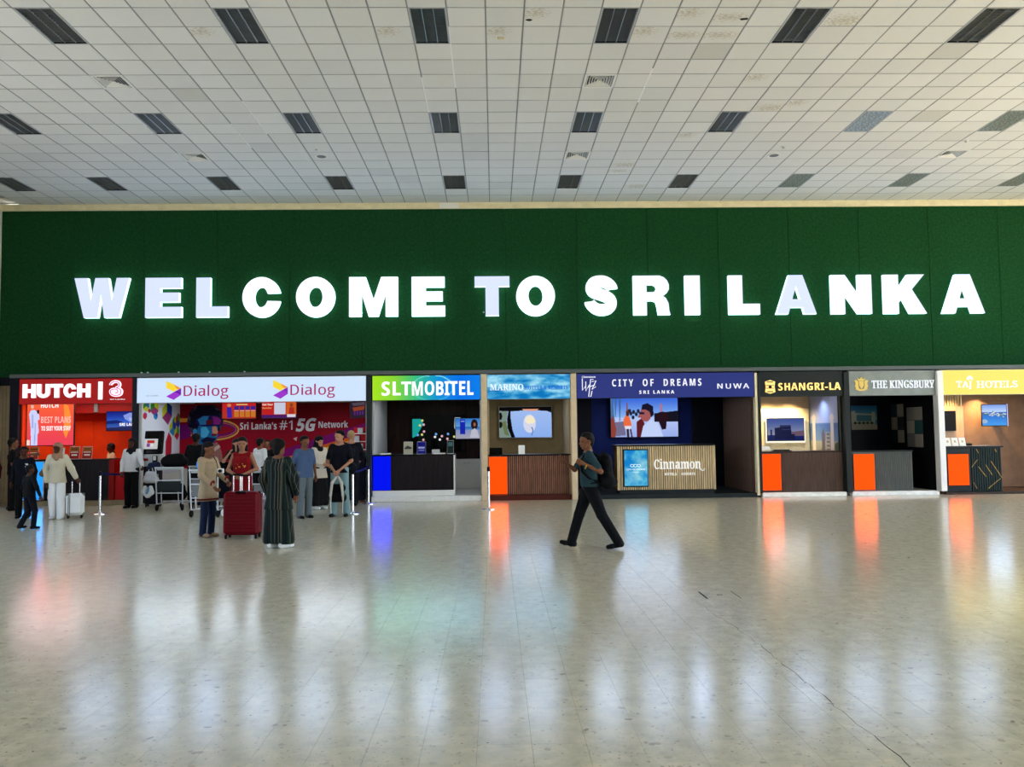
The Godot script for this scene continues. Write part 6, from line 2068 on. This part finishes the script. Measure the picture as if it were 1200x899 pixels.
func build_furniture() -> void:
	make_templates()
	M.hair = plain(Color(0.03, 0.024, 0.022), 0.75, 0.0, 0.3)
	M.burgundy = grained(Color(0.37, 0.022, 0.07), 0.05, Vector3.ONE * 2.0, 0.4, 51, 0.2, false)
	M.shellwhite = plain(Color(0.86, 0.87, 0.86), 0.35)
	M.denim = grained(Color(0.09, 0.13, 0.24), 0.2, Vector3.ONE * 4.0, 0.9, 52, 0.3, false)
	M.beltblue = plain(Color(0.03, 0.04, 0.28), 0.8)
	# barrier posts
	stanchion("chrome barrier post with blue belt before the red counter gate", V(-9.07, 0, -19.4))
	belt("dark blue belt running from chrome post towards the booth post", V(-9.07, .93, -19.44), V(-9.5, .82, -21.86), M.beltblue)
	stanchion("chrome barrier post behind the man in the black t-shirt", V(-3.18, 0, -18.75))
	stanchion("chrome barrier post at the edge of the deep blue lit panel", V(-3.2, 0, -21.2))
	belt("dotted blue belt strung between two chrome posts beside the navy cabinet", V(-3.18, .93, -18.79), V(-3.2, .95, -21.16), M.beltblue, 0.04)
	stanchion("chrome barrier post standing before the bright orange panel of the taupe booth", V(-0.15, 0, -19.35))
	# suitcases
	var r := suitcase("large burgundy ribbed suitcase with raised chrome handle", V(-4.37, 0, -14.6), 0.0, .61, .74, .30, M.burgundy, M.black, .27, 11, .05)
	span(r, "corner_guard", -.10, .10, .775, .815, .06, .156, M.black, .02)
	suitcase("tall dark navy suitcase tucked beside the burgundy suitcase", V(-4.64, 0, -15.12), 0.05, .36, .66, .25, M.navy, M.grey, .34, 5)
	suitcase("grey suitcase half hidden behind the burgundy suitcase", V(-4.12, 0, -15.1), -0.2, .38, .60, .25, M.palegrey, M.grey, .42, 6)
	var wcase := suitcase("small white cabin suitcase with dark stripes held by the woman in white", V(-9.18, 0, -18.5), 0.35, .36, .48, .24, M.shellwhite, M.grey, .27, 0, .07)
	for x in [-.13, -.10]:
		span(wcase, "stripe", x, x + .012, .09, .54, .118, .124, M.charcoal, .002)
	suitcase("navy suitcase behind the woman in the white sweater", V(-8.60, 0, -21.25), 0.1, .40, .56, .24, M.navy, M.black, .2, 4)
	var tg := thing("luggage_tag", "round white luggage tag hanging between navy and burgundy suitcases", "luggage tag", V(-4.735, .40, -14.70))
	put(tg, "disc", lathe([Vector2(0.001, -.004), Vector2(.055, -.004), Vector2(.06, 0), Vector2(.055, .004), Vector2(0.001, .004)], 16), M.shellwhite, V(0, .03, 0), V(PI / 2, 0, 0.3))
	put(tg, "strap", tube([V(0, .09, 0), V(-.03, .16, -.03), V(-.02, .22, -.06)], .006, 6), M.black)
	# trolleys and what they carry
	trolley("luggage trolley loaded with dark bags beside the kiosk", V(-7.72, 0, -20.3), PI)
	trolley("empty luggage trolley behind the woman in the beige tunic", V(-6.28, 0, -18.6), PI - 0.12)
	trolley("empty luggage trolley behind the woman in the red dress", V(-4.95, 0, -18.4), PI + 0.15)
	trolley("second luggage trolley parked close to the loaded one", V(-7.05, 0, -20.75), PI - 0.2)
	soft_bag("duffel_bag", "large black duffel bag on top of the loaded trolley", "bag", V(-7.72, 1.04, -20.1), [[V(-.12, .12, 0), V(.26, .12, 0), .13, .13], [V(-.05, .2, 0), V(.2, .22, 0), .10, .10]], M.blackmat)
	soft_bag("travel_bag", "black travel bag on the deck of the loaded trolley", "bag", V(-7.72, .22, -20.2), [[V(-.20, .15, 0), V(.20, .15, 0), .14, .14], [V(-.18, .30, 0), V(.18, .30, 0), .12, .12]], M.blackmat)
	soft_bag("travel_bag", "navy folded jacket lying over the end of the loaded trolley", "jacket", V(-8.17, 1.03, -20.1), [[V(-.05, .05, .0), V(.12, .06, 0), .06, .07], [V(-.08, -.02, .04), V(.0, .05, .02), .04, .05]], M.denim)
	var tb := thing("tablet_board", "bright light blue folder lying on the empty trolley", "folder", V(-6.38, 1.06, -18.2))
	put(tb, "cover", cbox(V(.16, .14, .015), .01), plain(Color(0.16, 0.55, 0.92), .5), V(0, .08, 0), V(-.3, 0, 0))
	span(tb, "spine", -.08, .08, .0, .02, -.02, .02, M.denim, .005)
	# carrier bag and neck pillow with the woman in the white sweater
	var cb := soft_bag("carrier_bag", "translucent white carrier bag hung on the navy suitcase", "bag", V(-8.58, .62, -21.0), [[V(-.09, .08, 0), V(.12, .07, 0), .10, .09], [V(-.05, .2, 0), V(.08, .2, 0), .08, .07]], plain(Color(0.72, 0.73, 0.74), .35))
	put(cb, "handle", tube([V(-.06, .24, 0), V(-.02, .38, 0), V(.03, .38, 0), V(.07, .24, 0)], .008, 6), plain(Color(0.8, 0.8, 0.82), .4))
	var np := thing("neck_pillow", "white and pale blue neck pillow hanging from the suitcase", "pillow", V(-8.60, .28, -20.9))
	put(np, "cushion", blobm([[V(-.07, .22, 0), V(-.09, .1, 0), .05, .065], [V(-.09, .1, 0), V(0, .03, 0), .065, .065], [V(0, .03, 0), V(.09, .1, 0), .065, .065], [V(.09, .1, 0), V(.07, .22, 0), .065, .05]], .013, .02), M.shellwhite)
	put(np, "lining", blobm([[V(.0, .08, .03), V(.03, .2, .03), .045, .035]], .013, .02), plain(Color(0.42, 0.60, 0.75), .8))

# ---------------------------------------------------------------- the travellers
func cloth(c: Color, seed_ := 60) -> StandardMaterial3D:
	var m := plain(c, 0.9, 0.0, 0.3)
	return m

func striped() -> StandardMaterial3D:
	var r := RandomNumberGenerator.new()
	r.seed = 8
	var img := canvas(256, 64, Color(0.05, 0.09, 0.10))
	var x := 0
	var cs := [Color(0.04, 0.06, 0.09), Color(0.03, 0.09, 0.08), Color(0.50, 0.45, 0.34), Color(0.04, 0.05, 0.09), Color(0.04, 0.13, 0.11), Color(0.45, 0.42, 0.33), Color(0.03, 0.05, 0.08)]
	while x < 256:
		var k := r.randi() % 7
		var w := 4 + r.randi() % 3 if (k == 2 or k == 5) else 8 + r.randi() % 10
		img.fill_rect(Rect2i(x, 0, w, 64), cs[k])
		x += w
	var m := plain(Color.WHITE, 0.8, 0.0, 0.3)
	m.albedo_texture = tex(img)
	m.uv1_triplanar = true
	m.uv1_scale = V(3.2, 1.0, 3.2)
	return m

func build_people() -> void:
	var dark := Color(0.28, 0.17, 0.12)
	var brown := Color(0.45, 0.29, 0.20)
	var fair := Color(0.66, 0.47, 0.37)
	var black := cloth(Color(0.03, 0.03, 0.035))
	var navy := cloth(Color(0.03, 0.04, 0.08))
	var white := cloth(Color(0.86, 0.86, 0.85))
	var leather := plain(Color(0.03, 0.03, 0.03), 0.3)
	# man striding to the left across the hall
	var w := person("man in a teal polo shirt striding across the open floor with black backpack", V(1.44, 0, -12.7), -PI / 2, {"h": 1.73, "g": 1.18, "leg": 1.15, "skin": brown, "top_m": cloth(Color(0.12, 0.21, 0.23)), "sleeve": 1, "hem": .93, "belly": 1.05, "collar": cloth(Color(0.42, 0.50, 0.50)),
		"j": {"lean": V(0, 0, .03), "hl": V(.07, .93, 0.0), "hr": V(-.07, .93, 0), "kr": V(-.085, .51, .155), "ar": V(-.09, .115, .28), "fr": V(0, .30, 1), "kl": V(.085, .51, -.16), "al": V(.09, .13, -.40), "fl": V(0, -.18, 1),
		"el": V(.285, 1.16, -.13), "wl": V(.235, 1.27, .10), "er": V(-.22, 1.17, .20), "wr": V(-.17, 1.29, .36)}, "grip": [true, true], "palm": [V(-1, .2, -.1), V(.5, 0, -1)], "low_m": cloth(Color(0.025, 0.028, 0.04)), "shoe": leather, "hair": "short", "head": [0.25, 0.1]})
	put(w, "watch", tube(ring_path(V(.24, 1.255, .075), V(.2, -.45, -.85), .034), .009, 6, true), M.gold)
	backpack(w, V(0, 1.14, -.23), 1.05, M.blackmat, true)
	# woman in a striped robe seen from behind
	w = person("woman in a long dark striped robe and black beret seen from behind", V(-3.42, 0, -13.3), PI - 0.25, {"h": 1.67, "g": 1.12, "skin": brown, "top_m": striped(), "top_name": "robe", "sleeve": 2, "wide": 1.5, "hem": .62, "flare": .03,
		"j": {"el": V(.27, 1.10, .0), "wl": V(.25, .86, .10), "er": V(-.27, 1.10, .0), "wr": V(-.25, .86, .10), "fl": V(-.5, 0, .8), "fr": V(-.5, 0, .8)}, "low": "skirt", "low_name": "robe_skirt", "low_m": striped(), "skirt_hem": .07, "skirt_w": .15, "skirt_r": .12, "shoe": M.shellwhite, "hair": "beret", "hair_name": "beret", "head": [-.2, 0]})
	# woman in beige tunic, side on
	w = person("woman in a beige tunic and blue jeans holding the navy suitcase handle", V(-5.06, 0, -14.85), PI / 2 - 0.45, {"h": 1.63, "g": .95, "skin": brown, "top_m": grained(Color(0.60, 0.53, 0.43), .18, Vector3.ONE * 9.0, .9, 63, .3, false), "top_name": "tunic", "sleeve": 2, "hem": .66, "flare": .03,
		"j": {"er": V(-.23, 1.13, .06), "wr": V(-.14, .93, .27), "el": V(.24, 1.13, .05), "wl": V(.20, 1.0, .27)}, "grip": [true, true], "low_m": M.denim, "shoe": cloth(Color(0.55, 0.45, 0.36)), "hair": "braid", "head": [0.25, .05]})
	for e in [V(-.15, .95, .25), V(.20, 1.02, .24)]:
		put(w, "cuff", tube(ring_path(e, V(.2, -.4, .9), .042), .014, 6, true), cloth(Color(0.45, 0.06, 0.08)))
	put(w, "hem_band", tube(oval_path(V(0, .665, 0), .205, .15), .016, 6, true), cloth(Color(0.35, 0.06, 0.07)))
	var cm := thing("compact_camera", "white compact camera on a strap held by the woman in beige", "camera", V(-4.79, 1.12, -14.70))
	put(cm, "body", cbox(V(.11, .08, .05), .012), M.shellwhite, V(0, .04, 0))
	put(cm, "lens", lathe([Vector2(.03, 0), Vector2(.03, .04), Vector2(.024, .045), Vector2(0.001, .04)], 12), M.black, V(.0, .04, .02), V(PI / 2, 0, 0))
	put(cm, "strap", tube([V(-.05, .08, 0), V(-.09, .2, -.04), V(-.16, .30, -.08)], .008, 6), M.black)
	# woman in red dress
	w = person("woman in a sleeveless red dress with long black hair", V(-4.72, 0, -15.7), 0.05, {"h": 1.71, "skin": fair.lerp(brown, .4), "shoulder": .15, "top_m": cloth(Color(0.46, 0.03, 0.055)), "top_name": "dress_bodice", "sleeve": 0, "hem": .85,
		"j": {"el": V(.27, 1.14, .02), "wl": V(.08, 1.05, .22), "er": V(-.25, 1.12, .02), "wr": V(-.05, 1.03, .22)}, "palm": [V(-.3, .2, -1), V(.3, .2, -1)], "low": "skirt", "low_name": "dress_skirt", "low_m": cloth(Color(0.45, 0.03, 0.055)), "skirt_hem": .30, "skirt_w": .11, "skirt_r": .12, "shoe": leather, "hair": "long", "head": [.15, 0]})
	for i in 16:
		put(w, "sequin", lathe([Vector2(0.001, -.004), Vector2(.010, 0), Vector2(0.001, .004)], 6), M.gold, V(rng.randf_range(-.09, .09), rng.randf_range(1.16, 1.32), .105), V(PI / 2, 0, 0))
	# man in blue shirt
	person("heavy man in a light blue shirt and grey trousers", V(-4.05, 0, -17.85), 0.75, {"h": 1.71, "g": 1.22, "belly": 1.15, "skin": brown, "top_m": cloth(Color(0.25, 0.33, 0.45)), "sleeve": 1, "hem": .86, "collar": cloth(Color(0.25, 0.33, 0.45)),
		"j": {"er": V(-.27, 1.12, -.06), "wr": V(-.22, .92, -.02), "el": V(.26, 1.12, -.05), "wl": V(.22, .90, .08)}, "low_m": cloth(Color(0.36, 0.40, 0.42)), "leg": 1.15, "shoe": leather, "hair": "short", "head": [.15, .12]})
	# man in black t-shirt with backpack
	w = person("tall man in a black t-shirt and pale jeans with a dark backpack", V(-3.36, 0, -18.15), -0.15, {"h": 1.82, "g": 1.1, "skin": fair, "top_m": navy, "sleeve": 1, "hem": .88,
		"j": {"el": V(.25, 1.12, .02), "wl": V(.06, .93, .19), "er": V(-.25, 1.12, .0), "wr": V(-.06, .93, .19), "al": V(.15, .09, -.02), "kl": V(.12, .49, .02), "ar": V(-.12, .09, .04)}, "grip": [true, true], "palm": [V(-.4, 0, -1), V(.4, 0, -1)], "low_m": cloth(Color(0.45, 0.56, 0.57)), "leg": 1.12, "shoe": leather, "hair": "short", "head": [-.45, .1]})
	put(w, "wrist_watch", tube(ring_path(V(.09, .985, .155), V(.8, .5, -.6), .032), .010, 6, true), M.black)
	backpack(w, V(.06, 1.16, -.23), 1.1, navy, false)
	var hb := thing("hand_backpack", "pale grey backpack held low by the man in the black t-shirt", "backpack", V(-3.36, 0.28, -17.9))
	put(hb, "bag", blobm([[V(-.09, .14, -.04), V(.09, .14, -.04), .10, .10], [V(-.08, .34, -.04), V(.08, .34, -.04), .09, .09]], .014, .04), M.blackmat)
	for s in [-1.0, 1.0]:
		put(hb, "strap", blobm([[V(s * .03, .57, .02), V(s * .10, .46, .08), .025, .03], [V(s * .10, .46, .08), V(s * .13, .20, .09), .03, .026], [V(s * .13, .20, .09), V(s * .13, .06, .06), .022, .016]], .010, .02), cloth(Color(0.70, 0.69, 0.65)))
		put(hb, "webbing_tail", tube([V(s * .13, .06, .07), V(s * .12, -.18, .07)], .008, 5), M.shellwhite)
	put(hb, "carry_loop", tube([V(-.04, .56, .02), V(0, .60, .02), V(.04, .56, .02)], .015, 6), cloth(Color(0.70, 0.69, 0.65)))
	# woman with long black veil and white tunic
	w = person("woman in a long black headscarf, white tunic and black skirt", V(-4.17, 0, -19.9), 0.9, {"h": 1.70, "skin": fair, "top_m": cloth(Color(0.72, 0.68, 0.62)), "top_name": "tunic", "sleeve": 2, "hem": .74, "flare": .03, "low": "skirt", "low_m": black, "skirt_w": .14, "skirt_hem": .09, "shoe": M.shellwhite, "hair": "veil", "hair_m": black, "hair_name": "headscarf",
		"j": {"el": V(.22, 1.14, .06), "wl": V(.12, 1.05, .25), "er": V(-.22, 1.14, .06), "wr": V(-.1, 1.08, .25)}})
	# man with shaven head at the end of the desk
	w = person("man with cropped fair hair and dark jacket facing the navy cabinet", V(-3.55, 0, -20.7), PI + 0.15, {"h": 1.82, "g": 1.15, "skin": fair, "top_m": navy, "top_name": "jacket", "sleeve": 2, "hem": .84, "low_m": black, "shoe": leather, "hair": "stubble", "hair_m": cloth(Color(0.58, 0.47, 0.34)),
		"j": {"el": V(.28, 1.14, .0), "er": V(-.28, 1.14, .0), "wl": V(.22, 1.05, .22), "wr": V(-.22, 1.05, .22)}})
	# woman with white cabin suitcase
	w = person("woman in cream blouse, white trousers and tan headscarf beside white suitcase", V(-9.53, 0, -18.4), 0.1, {"h": 1.63, "g": 1.0, "skin": dark, "top_m": cloth(Color(0.74, 0.70, 0.60)), "top_name": "blouse", "sleeve": 2, "wide": 1.35, "hem": .82, "flare": .015,
		"j": {"er": V(-.25, 1.12, -.03), "wr": V(-.20, .84, .06), "el": V(.28, 1.14, -.04), "wl": V(.42, .92, .03), "al": V(.11, .09, .05), "ar": V(-.08, .09, -.04)}, "grip": [true, false], "palm": [V(0, -.5, -1), V(1, 0, .2)], "low_m": white, "leg": 1.32, "shoe": M.shellwhite, "hair": "hijab", "hair_m": cloth(Color(0.58, 0.44, 0.34)), "hair_name": "headscarf", "head": [-.1, 0]})
	soft_bag("shoulder_bag", "small brown shoulder bag at the side of the woman in cream", "bag", V(-9.87, .92, -18.5), [[V(-.03, .06, 0), V(.03, .06, 0), .07, .07], [V(0, .14, 0), V(.02, .2, 0), .05, .03]], cloth(Color(0.38, 0.30, 0.24)), .014)
	# boy in black
	person("small boy in black clothes walking past the light blue panel", V(-9.05, 0, -16.45), PI - 0.5, {"h": 1.22, "g": 1.12, "skin": dark, "top_m": black, "sleeve": 2, "hem": .86, "low_m": navy, "leg": 1.1, "shoe": cloth(Color(0.06, 0.06, 0.07)), "hair": "cap",
		"j": {"kl": V(.10, .52, .06), "al": V(.12, .13, -.16), "kr": V(-.10, .50, .10), "ar": V(-.11, .09, .06), "er": V(-.28, 1.14, .02), "wr": V(-.32, .90, .10)}})
	# staff member with a badge
	w = person("airport worker in dark navy uniform with a white badge", V(-10.42, 0, -18.7), 0.25, {"h": 1.55, "g": 1.12, "skin": dark, "top_m": navy, "sleeve": 2, "hem": .82, "low_m": black, "leg": 1.2, "shoe": leather, "hair": "short", "head": [.2, .1]})
	span(w, "badge", .05, .11, 1.12, 1.2, .105, .112, M.shellwhite, .003)
	# man reaching to the counter at the very edge
	w = person("man in black reaching an arm towards the leaflet card above the light blue panel", V(-11.75, 0, -20.6), 2.2, {"h": 1.73, "skin": brown, "top_m": black, "sleeve": 1, "hem": .86, "low_m": black, "shoe": leather, "hair": "short",
		"j": {"el": V(.22, 1.30, .18), "wl": V(.16, 1.32, .43)}})
	person("person in a dark red top beside the airport worker", V(-11.38, 0, -18.95), 0.4, {"h": 1.66, "skin": dark, "top_m": cloth(Color(0.22, 0.02, 0.04)), "sleeve": 2, "hem": .8, "low_m": black, "shoe": leather, "hair": "short"})
	# clerk behind the red counter
	person("clerk in a cream shirt leaning behind the red counter gate", V(-10.42, 0, -23.1), -0.9, {"h": 1.62, "skin": dark, "top_m": cloth(Color(0.86, 0.72, 0.58)), "sleeve": 1, "hem": .86, "low_m": black, "shoe": leather, "hair": "short", "collar": cloth(Color(0.86, 0.72, 0.58)), "head": [-.1, .25],
		"j": {"lean": V(0, -.07, .10), "el": V(.25, 1.08, .10), "wl": V(.18, 1.12, .33), "er": V(-.25, 1.08, .10), "wr": V(-.18, 1.14, .30)}})
	# woman in white sweater
	person("woman in a white sweater, black trousers and dark headscarf", V(-9.0, 0, -20.9), -0.1, {"h": 1.70, "g": 1.05, "skin": dark, "top_m": cloth(Color(0.80, 0.80, 0.80)), "top_name": "sweater", "sleeve": 2, "hem": .90, "low_m": black, "leg": 1.2, "shoe": leather, "hair": "hijab", "hair_m": cloth(Color(0.09, 0.07, 0.07)), "hair_name": "headscarf",
		"j": {"er": V(-.24, 1.12, .0), "wr": V(-.20, .88, .12), "el": V(.26, 1.14, .04), "wl": V(.38, 1.03, .20)}, "grip": [true, true]})
	# traveller at the desk with back turned
	person("traveller in black seen from behind at the desk below the mural face", V(-7.60, 0, -21.4), PI, {"h": 1.80, "g": 1.25, "skin": dark, "top_m": black, "sleeve": 2, "hem": .84, "low_m": navy, "shoe": leather, "hair": "short",
		"j": {"el": V(.28, 1.15, .1), "er": V(-.28, 1.15, .1), "wl": V(.2, 1.1, .33), "wr": V(-.2, 1.1, .33)}})
	w = person("woman with raised arm in black behind the woman in red", V(-6.02, 0, -19.6), 0.35, {"h": 1.66, "skin": fair, "top_m": black, "sleeve": 1, "hem": .86, "low_m": black, "shoe": leather, "hair": "long",
		"j": {"er": V(-.30, 1.20, .10), "wr": V(-.20, 1.36, .20)}, "head": [.5, 0]})
	person("person in a white shirt at the desk behind the red dress", V(-6.00, 0, -21.5), PI - 0.6, {"h": 1.66, "skin": brown, "top_m": white, "sleeve": 1, "hem": .86, "low_m": black, "shoe": leather, "hair": "short"})
	person("dark haired clerk standing behind the long dark desk", V(-6.30, 0, -23.25), 0.2, {"h": 1.6, "skin": brown, "top_m": black, "sleeve": 1, "hem": .86, "low_m": black, "shoe": leather, "hair": "short"})

func ring_path(c: Vector3, n: Vector3, r: float) -> Array:
	n = n.normalized()
	var u := n.cross(Vector3.UP).normalized()
	var v := n.cross(u)
	var o := []
	for i in 12:
		var t := TAU * i / 12.0
		o.append(c + (u * cos(t) + v * sin(t)) * r)
	return o

func oval_path(c: Vector3, rx: float, rz: float) -> Array:
	var o := []
	for i in 20:
		var t := TAU * i / 20.0
		o.append(c + V(cos(t) * rx, 0, sin(t) * rz))
	return o

func backpack(owner_: Node3D, at: Vector3, s: float, m: Material, strap_front: bool) -> void:
	var sub := thing("backpack", "black backpack worn by the %s" % ("striding man in teal" if strap_front else "man in the black t-shirt"), "backpack", owner_.position, owner_.rotation.y)
	put(sub, "main_bag", blobm([[at + V(-.10, .18, 0) * s, at + V(.10, .18, 0) * s, .09 * s, .09 * s], [at + V(-.11, -.12, -.03) * s, at + V(.11, -.12, -.03) * s, .11 * s, .11 * s], [at + V(0, .2, 0) * s, at + V(0, -.1, -.02) * s, .10 * s, .12 * s]], .016, .05), m)
	put(sub, "front_pocket", blobm([[at + V(-.07, -.12, -.12) * s, at + V(.07, -.12, -.12) * s, .06 * s, .06 * s]], .016, .03), m)
	for e in [-1.0, 1.0]:
		put(sub, "shoulder_strap", tube([at + V(e * .10, .22, .04) * s, V(e * .12, 1.46, -.04), V(e * .125, 1.44, .08), V(e * .13, 1.32, .145), V(e * .16, 1.18, .135), V(e * .18, 1.08, .03), at + V(e * .12, -.16, .04) * s], .021, 6), m)
	put(sub, "haul_loop", tube([at + V(-.04, .27, .02) * s, at + V(0, .32, .02) * s, at + V(.04, .27, .02) * s], .01, 6), m)
